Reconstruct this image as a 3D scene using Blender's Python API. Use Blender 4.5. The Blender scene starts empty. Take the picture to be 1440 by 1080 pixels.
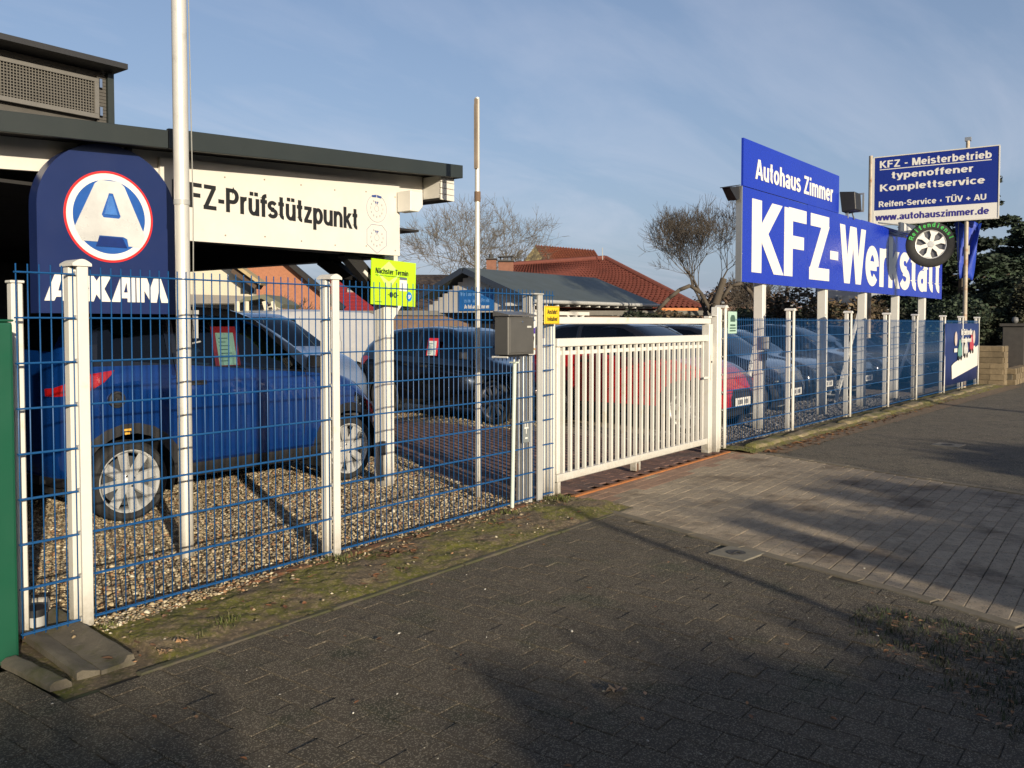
import bpy, bmesh, math, random
import numpy as np
from mathutils import Vector, Matrix
random.seed(7); rng = np.random.default_rng(7)
sc = bpy.context.scene
COL = sc.collection
rad = math.radians

# ------------------------------------------------------------ camera
# world frame: X runs along the fence (away to the right), Y into the car lot, Z up, origin at first tall fence post
FPX = 1208.0
CAM_H = 1.42
yaw = rad(37.72); pitch = rad(2.0)
camd = bpy.data.cameras.new('camera'); cam = bpy.data.objects.new('camera', camd); COL.objects.link(cam)
camd.sensor_width = 36; camd.lens = FPX / 1440 * 36
camd.shift_y = -43.0 / 1440
camd.clip_start = .05; camd.clip_end = 2000
fwd = Vector((math.cos(yaw) * math.cos(pitch), math.sin(yaw) * math.cos(pitch), -math.sin(pitch)))
right = Vector((math.sin(yaw), -math.cos(yaw), 0)); up = right.cross(fwd)
cam.matrix_world = Matrix((right, up, -fwd)).transposed().to_4x4()
cam.location = (-1.962, -4.002, CAM_H)
sc.camera = cam

# ------------------------------------------------------------ light
SUNV = Vector((-.425, -.905, 0)).normalized()
SUN_EL = rad(12.8)
W = bpy.data.worlds.new('World'); sc.world = W; W.use_nodes = True
nt = W.node_tree; nt.nodes.clear()
out = nt.nodes.new('ShaderNodeOutputWorld'); bg = nt.nodes.new('ShaderNodeBackground')
sky = nt.nodes.new('ShaderNodeTexSky'); sky.sky_type = 'NISHITA'; sky.sun_disc = False
sky.sun_elevation = SUN_EL; sky.sun_rotation = math.atan2(SUNV.x, SUNV.y) % (2 * math.pi)
sky.air_density = 1.0; sky.dust_density = 2.0; sky.ozone_density = 2.0
tc = nt.nodes.new('ShaderNodeTexCoord'); sep = nt.nodes.new('ShaderNodeSeparateXYZ')
nt.links.new(tc.outputs['Generated'], sep.inputs[0])
# project the view direction on a flat cloud deck: (x/z, y/z)
zz = nt.nodes.new('ShaderNodeMath'); zz.operation = 'MAXIMUM'; zz.inputs[1].default_value = .035
nt.links.new(sep.outputs[2], zz.inputs[0])
zb = nt.nodes.new('ShaderNodeMath'); zb.operation = 'ADD'; zb.inputs[1].default_value = .12
nt.links.new(zz.outputs[0], zb.inputs[0])
dv = nt.nodes.new('ShaderNodeVectorMath'); dv.operation = 'DIVIDE'
cmb = nt.nodes.new('ShaderNodeCombineXYZ')
for i in range(3): nt.links.new(zb.outputs[0], cmb.inputs[i])
nt.links.new(tc.outputs['Generated'], dv.inputs[0]); nt.links.new(cmb.outputs[0], dv.inputs[1])
mp = nt.nodes.new('ShaderNodeMapping'); mp.inputs['Rotation'].default_value = (0, 0, rad(55)); mp.inputs['Scale'].default_value = (.55, 1.5, 1)
mp.inputs['Location'].default_value = (2.3, 1.1, 0)
nt.links.new(dv.outputs[0], mp.inputs[0])
nz = nt.nodes.new('ShaderNodeTexNoise'); nz.inputs['Scale'].default_value = 1.15; nz.inputs['Detail'].default_value = 9; nz.inputs['Roughness'].default_value = .58
nz.inputs['Distortion'].default_value = .5
nt.links.new(mp.outputs[0], nz.inputs['Vector'])
cr = nt.nodes.new('ShaderNodeValToRGB'); cr.color_ramp.elements[0].position = .47; cr.color_ramp.elements[1].position = .78
cr.color_ramp.elements[1].color = (.52, .52, .52, 1)
nt.links.new(nz.outputs['Fac'], cr.inputs[0])
tint = nt.nodes.new('ShaderNodeMix'); tint.data_type = 'RGBA'; tint.blend_type = 'MULTIPLY'; tint.inputs[0].default_value = 1
tint.inputs[7].default_value = (1.0, .96, 1.03, 1)
nt.links.new(sky.outputs[0], tint.inputs[6])
hz = nt.nodes.new('ShaderNodeMix'); hz.data_type = 'RGBA'; hz.inputs[0].default_value = .45
hz.inputs[7].default_value = (2.75, 3.55, 5.0, 1)          # thin high veil over the whole sky
nt.links.new(tint.outputs[2], hz.inputs[6])
inv = nt.nodes.new('ShaderNodeMath'); inv.operation = 'SUBTRACT'; inv.inputs[0].default_value = 1.0; inv.use_clamp = True; nt.links.new(sep.outputs[2], inv.inputs[1])
pw = nt.nodes.new('ShaderNodeMath'); pw.operation = 'POWER'; pw.inputs[1].default_value = 2.0; nt.links.new(inv.outputs[0], pw.inputs[0])
vf = nt.nodes.new('ShaderNodeMath'); vf.operation = 'MULTIPLY'; vf.inputs[1].default_value = .66; nt.links.new(pw.outputs[0], vf.inputs[0]); nt.links.new(vf.outputs[0], hz.inputs[0])
cfm = nt.nodes.new('ShaderNodeMath'); cfm.operation = 'MULTIPLY'; nt.links.new(cr.outputs[0], cfm.inputs[0]); nt.links.new(pw.outputs[0], cfm.inputs[1])
mixc = nt.nodes.new('ShaderNodeMix'); mixc.data_type = 'RGBA'
mixc.inputs[7].default_value = (5.6, 5.7, 6.5, 1)
nt.links.new(cfm.outputs[0], mixc.inputs[0]); nt.links.new(hz.outputs[2], mixc.inputs[6])
nt.links.new(mixc.outputs[2], bg.inputs[0]); bg.inputs[1].default_value = .095
nt.links.new(bg.outputs[0], out.inputs[0])
sund = bpy.data.lights.new('sun', 'SUN'); sund.energy = 5.0; sund.angle = rad(.53); sund.color = (1.0, .875, .68)
sun = bpy.data.objects.new('sun', sund); COL.objects.link(sun)
tosun = Vector((SUNV.x * math.cos(SUN_EL), SUNV.y * math.cos(SUN_EL), math.sin(SUN_EL)))
sun.rotation_euler = tosun.to_track_quat('Z', 'Y').to_euler()
sc.view_settings.view_transform = 'Standard'; sc.view_settings.look = 'None'
sc.view_settings.exposure = 0.5; sc.view_settings.gamma = 1; sc.view_settings.use_curve_mapping = False

# ------------------------------------------------------------ materials
MATS = {}
def M(name, base, rough=.6, metal=0., var=.12, scale=6., bump=0., bscale=60., rand=0., coat=0., spots=None, attr=None, spec=.5, two=None, trans=None, grime=0.):
    """procedural material in world position space; var: brightness mottling, rand: per-object shift, two: (colour, scale, threshold) patches"""
    if name in MATS: return MATS[name]
    gq = 1. if any(k in name for k in ('paver', 'joint', 'pavement', 'kerb', 'edging', 'moss', 'soil')) else .80
    base = tuple(c * gq for c in base)
    m = bpy.data.materials.new(name); m.use_nodes = True; MATS[name] = m
    n = m.node_tree.nodes; l = m.node_tree.links; p = n['Principled BSDF']
    p.inputs['Roughness'].default_value = rough; p.inputs['Metallic'].default_value = metal
    p.inputs['Coat Weight'].default_value = coat; p.inputs['Coat Roughness'].default_value = .06
    p.inputs['Specular IOR Level'].default_value = spec
    g = n.new('ShaderNodeNewGeometry')
    if attr:
        a = n.new('ShaderNodeAttribute'); a.attribute_name = attr; v0 = n.new('ShaderNodeVectorMath'); v0.operation = 'SCALE'; v0.inputs['Scale'].default_value = gq; l.new(a.outputs['Color'], v0.inputs[0]); col = v0.outputs[0]
    else:
        c = n.new('ShaderNodeRGB'); c.outputs[0].default_value = (*base, 1); col = c.outputs[0]
    def noise(s, d=5, r=.6):
        t = n.new('ShaderNodeTexNoise'); t.inputs['Scale'].default_value = s; t.inputs['Detail'].default_value = d; t.inputs['Roughness'].default_value = r
        l.new(g.outputs['Position'], t.inputs['Vector']); return t.outputs['Fac']
    def mix(fac, a, b, blend='MIX'):
        x = n.new('ShaderNodeMix'); x.data_type = 'RGBA'; x.blend_type = blend
        if isinstance(fac, float): x.inputs[0].default_value = fac
        else: l.new(fac, x.inputs[0])
        l.new(a, x.inputs[6])
        if isinstance(b, tuple): x.inputs[7].default_value = (*b, 1)
        else: l.new(b, x.inputs[7])
        return x.outputs[2]
    if two:
        for (c2, s2, t2) in (two if isinstance(two[0], tuple) and isinstance(two[0][0], tuple) else (two,)):
            f = noise(s2, 8, .65); r = n.new('ShaderNodeMapRange'); r.inputs[1].default_value = t2 - .06; r.inputs[2].default_value = t2 + .06
            l.new(f, r.inputs[0]); col = mix(r.outputs[0], col, c2)
    if var:
        f = noise(scale, 8, .7); r = n.new('ShaderNodeMapRange'); r.inputs[1].default_value = .25; r.inputs[2].default_value = .75
        r.inputs[3].default_value = 1 - var; r.inputs[4].default_value = 1 + var; l.new(f, r.inputs[0])
        v = n.new('ShaderNodeVectorMath'); v.operation = 'SCALE'; l.new(col, v.inputs[0]); l.new(r.outputs[0], v.inputs['Scale']); col = v.outputs[0]
    if rand:
        oi = n.new('ShaderNodeObjectInfo'); r = n.new('ShaderNodeMapRange'); r.inputs[3].default_value = 1 - rand; r.inputs[4].default_value = 1 + rand
        l.new(oi.outputs['Random'], r.inputs[0])
        v = n.new('ShaderNodeVectorMath'); v.operation = 'SCALE'; l.new(col, v.inputs[0]); l.new(r.outputs[0], v.inputs['Scale']); col = v.outputs[0]
    if spots:   # (scale, threshold, colour) fine speckles
        t = n.new('ShaderNodeTexVoronoi'); t.inputs['Scale'].default_value = spots[0]; l.new(g.outputs['Position'], t.inputs['Vector'])
        s3 = n.new('ShaderNodeSeparateColor'); l.new(t.outputs['Color'], s3.inputs[0])
        r = n.new('ShaderNodeMath'); r.operation = 'GREATER_THAN'; r.inputs[1].default_value = spots[1]; l.new(s3.outputs[0], r.inputs[0])
        r2 = n.new('ShaderNodeMath'); r2.operation = 'MULTIPLY'; r2.inputs[1].default_value = .6; l.new(r.outputs[0], r2.inputs[0])
        col = mix(r2.outputs[0], col, spots[2])
    if grime:   # splashed dirt low on the piece
        sz = n.new('ShaderNodeSeparateXYZ'); l.new(g.outputs['Position'], sz.inputs[0]); r = n.new('ShaderNodeMapRange'); r.inputs[1].default_value = .38; r.inputs[2].default_value = .0; r.inputs[3].default_value = 0; r.inputs[4].default_value = 1
        l.new(sz.outputs[2], r.inputs[0]); q = n.new('ShaderNodeMath'); q.operation = 'POWER'; q.inputs[1].default_value = 2.2; l.new(r.outputs[0], q.inputs[0])
        q2 = n.new('ShaderNodeMath'); q2.operation = 'MULTIPLY'; l.new(q.outputs[0], q2.inputs[0]); l.new(noise(26, 6, .7), q2.inputs[1]); q3 = n.new('ShaderNodeMath'); q3.operation = 'MULTIPLY'; q3.inputs[1].default_value = grime; q3.use_clamp = True; l.new(q2.outputs[0], q3.inputs[0])
        col = mix(q3.outputs[0], col, (.12, .09, .045))
    l.new(col, p.inputs['Base Color'])
    if bump:
        b = n.new('ShaderNodeBump'); b.inputs['Strength'].default_value = bump; b.inputs['Distance'].default_value = .01
        l.new(noise(bscale, 6, .7), b.inputs['Height']); l.new(b.outputs[0], p.inputs['Normal'])
    if rough > .12:
        f = noise(scale * 1.7, 4); r = n.new('ShaderNodeMapRange'); r.inputs[3].default_value = max(.02, rough - .12); r.inputs[4].default_value = min(1, rough + .12)
        l.new(f, r.inputs[0]); l.new(r.outputs[0], p.inputs['Roughness'])
    return m

white = M('white_powder_coat', (.72, .70, .64), .38, var=.05, scale=9, bump=.06, bscale=120, two=((.52, .47, .36), 7, .66), grime=1.3)
whiteold = M('white_painted_board', (.69, .665, .60), .5, var=.06, scale=4, bump=.1, bscale=30, two=((.50, .44, .34), 5, .72))
alu = M('brushed_aluminium', (.55, .55, .53), .36, metal=.75, var=.06, scale=10)
aluw = M('dull_mast_paint', (.66, .64, .58), .4, metal=.25, var=.07, scale=9, two=((.42, .40, .36), 6, .64), grime=1.2)
greypost = M('grey_powder_coat', (.42, .42, .40), .45, var=.06)
fblue = M('blue_wire_coat', (.008, .080, .235), .42, var=.10, scale=20)
boxgrey = M('mailbox_metal', (.125, .12, .11), .42, metal=.3, var=.12, scale=6)
signblue = M('sign_royal_blue', (.006, .030, .42), .26, var=.05, scale=2.0)
signwhite = M('sign_white_vinyl', (.80, .78, .72), .35, var=.03)
signdark = M('sign_violet_blue', (.007, .024, .235), .3, var=.05, scale=3)
pylonblue = M('pylon_navy', (.013, .026, .105), .33, var=.06, scale=3)
red = M('logo_red', (.72, .03, .03), .4, var=.03)
logoblue = M('logo_mid_blue', (.02, .10, .38), .35, var=.25, scale=5)
black = M('black_vinyl', (.012, .012, .012), .45, var=.1)
lime = M('lime_sign', (.47, .80, .012), .4, var=.03)
yellow = M('yellow_sign', (.85, .56, .02), .4, var=.05)
bluebadge = M('badge_blue', (.02, .20, .62), .4, var=.05)
fascia = M('anthracite_sheet', (.022, .029, .028), .5, var=.12, scale=2.5, bump=.05, bscale=8)
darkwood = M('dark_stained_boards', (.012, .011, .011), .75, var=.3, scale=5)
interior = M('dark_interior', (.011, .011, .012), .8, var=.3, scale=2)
tyre_m = M('tyre_rubber', (.018, .018, .018), .8, var=.25, scale=30, bump=.1, bscale=200)
rim_m = M('alloy_silver', (.64, .64, .62), .28, metal=.4, var=.05)
rimdark = M('alloy_dark', (.16, .16, .17), .35, metal=.8, var=.05)
trim = M('black_plastic', (.016, .016, .018), .55, var=.15, scale=20)
greenbox = M('green_container_paint', (.008, .085, .045), .42, var=.08, scale=3, bump=.04, bscale=40)
bark = M('bark', (.085, .068, .05), .9, var=.3, scale=10)
barkl = M('pale_bark', (.16, .13, .095), .9, var=.3, scale=10)
concrete = M('weathered_concrete', (.15, .13, .095), .9, var=.35, scale=9, bump=.8, bscale=70, two=((.085, .08, .035), 6, .56))
glass_lamp = M('lamp_glass', (.75, .75, .78), .08, metal=.3, var=.2, scale=40)
chrome = M('chrome', (.8, .8, .8), .12, metal=1., var=0)
taillight = M('taillight_red', (.34, .008, .010), .12, var=.25, scale=60, coat=1.)

def glassmat(name, tintc, refl=1.0):
    m = bpy.data.materials.new(name); m.use_nodes = True; n = m.node_tree.nodes; l = m.node_tree.links; n.clear()
    o = n.new('ShaderNodeOutputMaterial'); t = n.new('ShaderNodeBsdfTransparent'); t.inputs[0].default_value = (*tintc, 1)
    g = n.new('ShaderNodeBsdfGlossy'); g.inputs['Roughness'].default_value = .03; g.inputs[0].default_value = (refl, refl, refl, 1)
    f = n.new('ShaderNodeFresnel'); f.inputs[0].default_value = 1.52; x = n.new('ShaderNodeMixShader')
    ng = n.new('ShaderNodeNewGeometry'); nn = n.new('ShaderNodeTexNoise'); nn.inputs['Scale'].default_value = 3; l.new(ng.outputs['Position'], nn.inputs['Vector'])
    b = n.new('ShaderNodeBump'); b.inputs['Strength'].default_value = .04; b.inputs['Distance'].default_value = .05; l.new(nn.outputs[0], b.inputs['Height']); l.new(b.outputs[0], g.inputs['Normal'])
    l.new(f.outputs[0], x.inputs[0]); l.new(t.outputs[0], x.inputs[1]); l.new(g.outputs[0], x.inputs[2]); l.new(x.outputs[0], o.inputs[0])
    MATS[name] = m; return m
cglass = glassmat('tinted_car_glass', (.34, .44, .42)); dglass = glassmat('dark_car_glass', (.16, .20, .23))
headglass = glassmat('headlight_lens', (.80, .84, .86)); winglass = M('window_glass', (.03, .035, .04), .08, var=0)

# ------------------------------------------------------------ mesh helpers
class MB:
    def __init__(s): s.v = []; s.f = []; s.m = []; s.cm = 0
    def mat(s, i): s.cm = i; return s
    def add(s, vs, fs):
        o = len(s.v); s.v += [tuple(p) for p in vs]; s.f += [tuple(i + o for i in q) for q in fs]; s.m += [s.cm] * len(fs); return s
    def box(s, x0, x1, y0, y1, z0, z1):
        return s.add([(x, y, z) for z in (z0, z1) for y in (y0, y1) for x in (x0, x1)],
                     [(0, 2, 3, 1), (4, 5, 7, 6), (0, 1, 5, 4), (2, 6, 7, 3), (0, 4, 6, 2), (1, 3, 7, 5)])
    def obox(s, c, ax, ay, az):   # centre, half axes
        c = Vector(c); ax = Vector(ax); ay = Vector(ay); az = Vector(az)
        return s.add([c + i * ax + j * ay + k * az for k in (-1, 1) for j in (-1, 1) for i in (-1, 1)],
                     [(0, 2, 3, 1), (4, 5, 7, 6), (0, 1, 5, 4), (2, 6, 7, 3), (0, 4, 6, 2), (1, 3, 7, 5)])
    def beam(s, a, b, w, h, upv=(0, 0, 1)):
        a = Vector(a); b = Vector(b); d = (b - a); ln = d.length; d = d / ln; u = Vector(upv)
        sd = d.cross(u)
        if sd.length < 1e-4: sd = Vector((1, 0, 0))
        sd.normalize(); u = sd.cross(d)
        return s.obox((a + b) / 2, d * ln / 2, sd * w / 2, u * h / 2)
    def tube(s, a, b, r0, r1=None, n=8, cap=True):
        r1 = r0 if r1 is None else r1; a = Vector(a); b = Vector(b); d = (b - a)
        if d.length < 1e-6: return s
        d.normalize(); u = Vector((0, 0, 1)) if abs(d.z) < .9 else Vector((1, 0, 0)); x = d.cross(u).normalized(); y = x.cross(d)
        vs = []
        for c, r in ((a, r0), (b, r1)):
            for k in range(n):
                t = 2 * math.pi * k / n; vs.append(c + (x * math.cos(t) + y * math.sin(t)) * r)
        fs = [(k, k + n, (k + 1) % n + n, (k + 1) % n) for k in range(n)]
        if cap: fs += [tuple(range(n)), tuple(range(2 * n - 1, n - 1, -1))]
        return s.add(vs, fs)
    def path(s, pts, r, n=8):
        for a, b in zip(pts, pts[1:]): s.tube(a, b, r, r, n)
        return s
    def prism(s, poly, o, ax, ay, az, d):   # 2D polygon (ccw) in plane o+x*ax+y*ay, thickness d along az
        o = Vector(o); ax = Vector(ax); ay = Vector(ay); az = Vector(az); n = len(poly)
        vs = [o + ax * p[0] + ay * p[1] for p in poly] + [o + ax * p[0] + ay * p[1] + az * d for p in poly]
        fs = [tuple(range(n - 1, -1, -1)), tuple(range(n, 2 * n))] + [(k, (k + 1) % n, (k + 1) % n + n, k + n) for k in range(n)]
        return s.add(vs, fs)
    def lathe(s, prof, o, axis, n=24, closed=False):   # profile (r, t) turned round axis
        o = Vector(o); d = Vector(axis).normalized(); u = Vector((0, 0, 1)) if abs(d.z) < .9 else Vector((1, 0, 0)); x = d.cross(u).normalized(); y = x.cross(d)
        m = len(prof); vs = []
        for k in range(n):
            t = 2 * math.pi * k / n; e = x * math.cos(t) + y * math.sin(t)
            vs += [o + e * r + d * h for r, h in prof]
        fs = []
        for k in range(n):
            for i in range(m if closed else m - 1):
                j = (i + 1) % m; k2 = (k + 1) % n
                fs.append((k * m + i, k2 * m + i, k2 * m + j, k * m + j))
        return s.add(vs, fs)

WO = {}   # world origin of each parent
def wo(p): return WO.get(p.name, Vector((0, 0, 0))) if p is not None else Vector((0, 0, 0))
def tagp(o, label=None, cat=None, group=None, kind=None):
    if label: o['label'] = label
    if cat: o['category'] = cat
    if group: o['group'] = group
    if kind: o['kind'] = kind
    return o
def thing(name, label, cat, loc, group=None, rz=0):
    o = bpy.data.objects.new(name, None); COL.objects.link(o); o.location = loc; o.rotation_euler = (0, 0, rz); o.empty_display_size = .1
    WO[o.name] = Vector(loc); return tagp(o, label, cat, group)
def mk(name, mb, mats, parent=None, smooth=False, bevel=0, local=False, seg=1):
    """mesh object from world-space MB (or local-space when local)"""
    me = bpy.data.meshes.new(name); off = Vector((0, 0, 0)) if (local or parent is None) else wo(parent)
    me.from_pydata([(p[0] - off.x, p[1] - off.y, p[2] - off.z) for p in mb.v], [], mb.f)
    if not isinstance(mats, (list, tuple)): mats = [mats]
    for m in mats: me.materials.append(m)
    if len(mats) > 1: me.polygons.foreach_set('material_index', mb.m)
    if bevel or smooth == 'auto':
        bm = bmesh.new(); bm.from_mesh(me); bmesh.ops.remove_doubles(bm, verts=bm.verts, dist=1e-5)
        if bevel:
            es = [e for e in bm.edges if len(e.link_faces) == 2 and e.calc_face_angle(0) > .6]
            bmesh.ops.bevel(bm, geom=es, offset=bevel, segments=seg, affect='EDGES', profile=.6)
        bm.to_mesh(me); bm.free()
    if smooth:
        me.polygons.foreach_set('use_smooth', [True] * len(me.polygons))
        if smooth == 'auto': me.set_sharp_from_angle(angle=rad(40))
    me.update()
    o = bpy.data.objects.new(name, me); COL.objects.link(o)
    if parent is not None:
        o.parent = parent; WO[o.name] = WO.get(parent.name, Vector((0, 0, 0)))
    return o
def struct(name, mb, mats, **k):
    o = mk(name, mb, mats, **k); o['kind'] = 'structure'; return o
def inst(name, me, loc, parent=None, rot=(0, 0, 0), scl=(1, 1, 1)):
    o = bpy.data.objects.new(name, me); COL.objects.link(o); off = wo(parent) if parent is not None else Vector((0, 0, 0))
    o.location = Vector(loc) - off; o.rotation_euler = rot; o.scale = scl
    if parent is not None: o.parent = parent
    return o
def npmesh(name, V, Fq, mats, parent=None, colors=None, smooth=False, kind=None, nside=4):
    me = bpy.data.meshes.new(name); V = np.asarray(V, dtype=np.float32); Fq = np.asarray(Fq, dtype=np.int32)
    me.vertices.add(len(V)); me.vertices.foreach_set('co', V.ravel())
    k = Fq.shape[1]; me.loops.add(Fq.size); me.loops.foreach_set('vertex_index', Fq.ravel())
    me.polygons.add(len(Fq)); me.polygons.foreach_set('loop_start', np.arange(0, Fq.size, k, dtype=np.int32))
    me.polygons.foreach_set('loop_total', np.full(len(Fq), k, dtype=np.int32))
    me.update(calc_edges=True)
    if colors is not None:
        a = me.color_attributes.new('Col', 'FLOAT_COLOR', 'POINT'); c = np.ones((len(V), 4), dtype=np.float32); c[:, :3] = colors; a.data.foreach_set('color', c.ravel())
    if smooth: me.polygons.foreach_set('use_smooth', [True] * len(me.polygons))
    if not isinstance(mats, (list, tuple)): mats = [mats]
    for m in mats: me.materials.append(m)
    o = bpy.data.objects.new(name, me); COL.objects.link(o)
    if parent is not None: o.parent = parent; WO[o.name] = wo(parent)
    if kind: o['kind'] = kind
    return o

def arc(cx, cy, rx, ry, a0, a1, n=12): return [(cx + rx * math.cos(rad(a0 + (a1 - a0) * i / n)), cy + ry * math.sin(rad(a0 + (a1 - a0) * i / n))) for i in range(n + 1)]
def ell(cx, cy, rx, ry): return arc(cx, cy, rx, ry, 0, 360, 24)[:-1] + ['c']
TV, TH = .20, .165
GL = {   # advance width, strokes (centre lines; cap height 1, x height .74)
 'A': (.80, [[(.09, 0), (.385, 1)], [(.415, 1), (.71, 0)], [(.2, .30), (.60, .30)]]), 'F': (.68, [[(.13, 0), (.13, 1)], [(.13, .917), (.64, .917)], [(.13, .51), (.57, .51)]]),
 'K': (.80, [[(.13, 0), (.13, 1)], [(.64, 1), (.20, .46)], [(.28, .56), (.69, 0)]]), 'Z': (.72, [[(.07, .917), (.66, .917)], [(.55, .86), (.17, .14)], [(.04, .083), (.68, .083)]]),
 'P': (.74, [[(.13, 0), (.13, 1)], [(.13, .917), (.38, .917)] + arc(.38, .68, .22, .237, 90, -90) + [(.13, .443)]]), 'M': (.94, [[(.13, 0), (.13, 1)], [(.19, 1), (.47, 0)], [(.75, 1), (.47, 0)], [(.81, 0), (.81, 1)]]),
 'R': (.80, [[(.13, 0), (.13, 1)], [(.13, .917), (.40, .917)] + arc(.40, .69, .22, .227, 90, -90) + [(.13, .463)], [(.42, .46), (.68, 0)]]),
 'S': (.74, [arc(.37, .715, .25, .202, 25, 270) + arc(.37, .285, .26, .202, 90, -160)]), 'T': (.70, [[(.02, .917), (.68, .917)], [(.35, 0), (.35, .9)]]),
 'U': (.80, [[(.13, 1)] + arc(.40, .34, .27, .257, 180, 360) + [(.67, 1)]]), 'V': (.76, [[(.08, 1), (.37, 0)], [(.68, 1), (.39, 0)]]), 'W': (1.06, [[(.08, 1), (.28, 0)], [(.50, 1), (.30, 0)], [(.56, 1), (.76, 0)], [(.98, 1), (.78, 0)]]),
 'N': (.82, [[(.13, 0), (.13, 1)], [(.19, 1), (.63, 0)], [(.69, 0), (.69, 1)]]), 'E': (.72, [[(.13, 0), (.13, 1)], [(.13, .917), (.66, .917)], [(.13, .51), (.62, .51)], [(.13, .083), (.68, .083)]]), 'I': (.28, [[(.14, 0), (.14, 1)]]), 'H': (.80, [[(.13, 0), (.13, 1)], [(.67, 0), (.67, 1)], [(.13, .51), (.67, .51)]]),
 'a': (.62, [[(.49, 0), (.49, .48)] + arc(.30, .48, .19, .18, 0, 155), ell(.29, .215, .18, .145)]), 'b': (.66, [[(.13, 0), (.13, 1)], ell(.35, .37, .20, .29)]), 'd': (.66, [[(.53, 0), (.53, 1)], ell(.31, .37, .20, .29)]),
 'c': (.60, [arc(.34, .37, .22, .29, 45, 315)]), 'e': (.63, [arc(.32, .37, .21, .29, 0, 318, 20), [(.14, .37), (.53, .37)]]), 'f': (.42, [[(.20, 0), (.20, .80)] + arc(.38, .80, .18, .12, 180, 92), [(.03, .66), (.40, .66)]]),
 'g': (.66, [ell(.31, .40, .20, .26), [(.53, .74), (.53, -.02)] + arc(.33, -.02, .20, .18, 0, -150)]), 'h': (.64, [[(.13, 0), (.13, 1)], arc(.32, .45, .19, .21, 175, 0) + [(.51, 0)]]), 'i': (.28, [[(.14, 0), (.14, .72)], [(.14, .84), (.14, 1)]]),
 'k': (.60, [[(.13, 0), (.13, 1)], [(.48, .73), (.18, .34)], [(.25, .45), (.53, 0)]]), 'l': (.28, [[(.14, 0), (.14, 1)]]), 'm': (.96, [[(.13, 0), (.13, .73)], arc(.31, .47, .18, .19, 175, 0) + [(.49, 0)], arc(.66, .47, .17, .19, 175, 0) + [(.83, 0)]]),
 'n': (.65, [[(.13, 0), (.13, .73)], arc(.33, .45, .19, .21, 175, 0) + [(.52, 0)]]), 'o': (.66, [ell(.33, .37, .22, .29)]), 'p': (.66, [[(.13, -.27), (.13, .73)], ell(.35, .37, .20, .29)]), 'r': (.44, [[(.13, 0), (.13, .73)], arc(.34, .42, .21, .24, 170, 80)]),
 's': (.58, [arc(.29, .53, .18, .14, 25, 270) + arc(.29, .21, .20, .14, 90, -160)]), 't': (.44, [[(.21, .97), (.21, .21)] + arc(.35, .21, .14, .13, 180, 275), [(.04, .66), (.37, .66)]]), 'u': (.65, [[(.13, .73)] + arc(.32, .29, .19, .21, 180, 355) + [(.52, .30)], [(.52, 0), (.52, .73)]]),
 'v': (.60, [[(.08, .73), (.29, 0)], [(.52, .73), (.31, 0)]]), 'w': (.88, [[(.07, .73), (.23, 0)], [(.43, .73), (.25, 0)], [(.45, .73), (.63, 0)], [(.81, .73), (.65, 0)]]), 'y': (.60, [[(.08, .73), (.31, .03)], [(.53, .73), (.26, -.18), (.16, -.20), (.08, -.19)]]), 'z': (.56, [[(.05, .66), (.50, .66)], [(.41, .62), (.14, .12)], [(.04, .08), (.52, .08)]]),
 '-': (.42, [[(.06, .40), (.36, .40)]]), '.': (.30, [[(.15, 0), (.15, .19)]]), '+': (.66, [[(.06, .42), (.60, .42)], [(.33, .15), (.33, .69)]]), '•': (.44, [[(.22, .24), (.22, .56)]]), '!': (.3, [[(.15, .28), (.15, 1)], [(.15, 0), (.15, .17)]]), ' ': (.34, []), '·': (.28, [[(.14, .4), (.14, .55)]]),
 '0': (.66, [ell(.33, .5, .20, .42)]), '7': (.62, [[(.05, .917), (.56, .917)], [(.50, .90), (.24, 0)]]), '1': (.5, [[(.3, 0), (.3, 1)], [(.3, .95), (.1, .75)]]),
}
GL['ü'] = (GL['u'][0], GL['u'][1] + [[(.20, .84), (.20, 1)], [(.45, .84), (.45, 1)]]); GL['Ü'] = (GL['U'][0], GL['U'][1] + [[(.25, 1.10), (.25, 1.26)], [(.55, 1.10), (.55, 1.26)]]); GL['ä'] = (GL['a'][0], GL['a'][1] + [[(.18, .84), (.18, 1)], [(.43, .84), (.43, 1)]])
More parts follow.
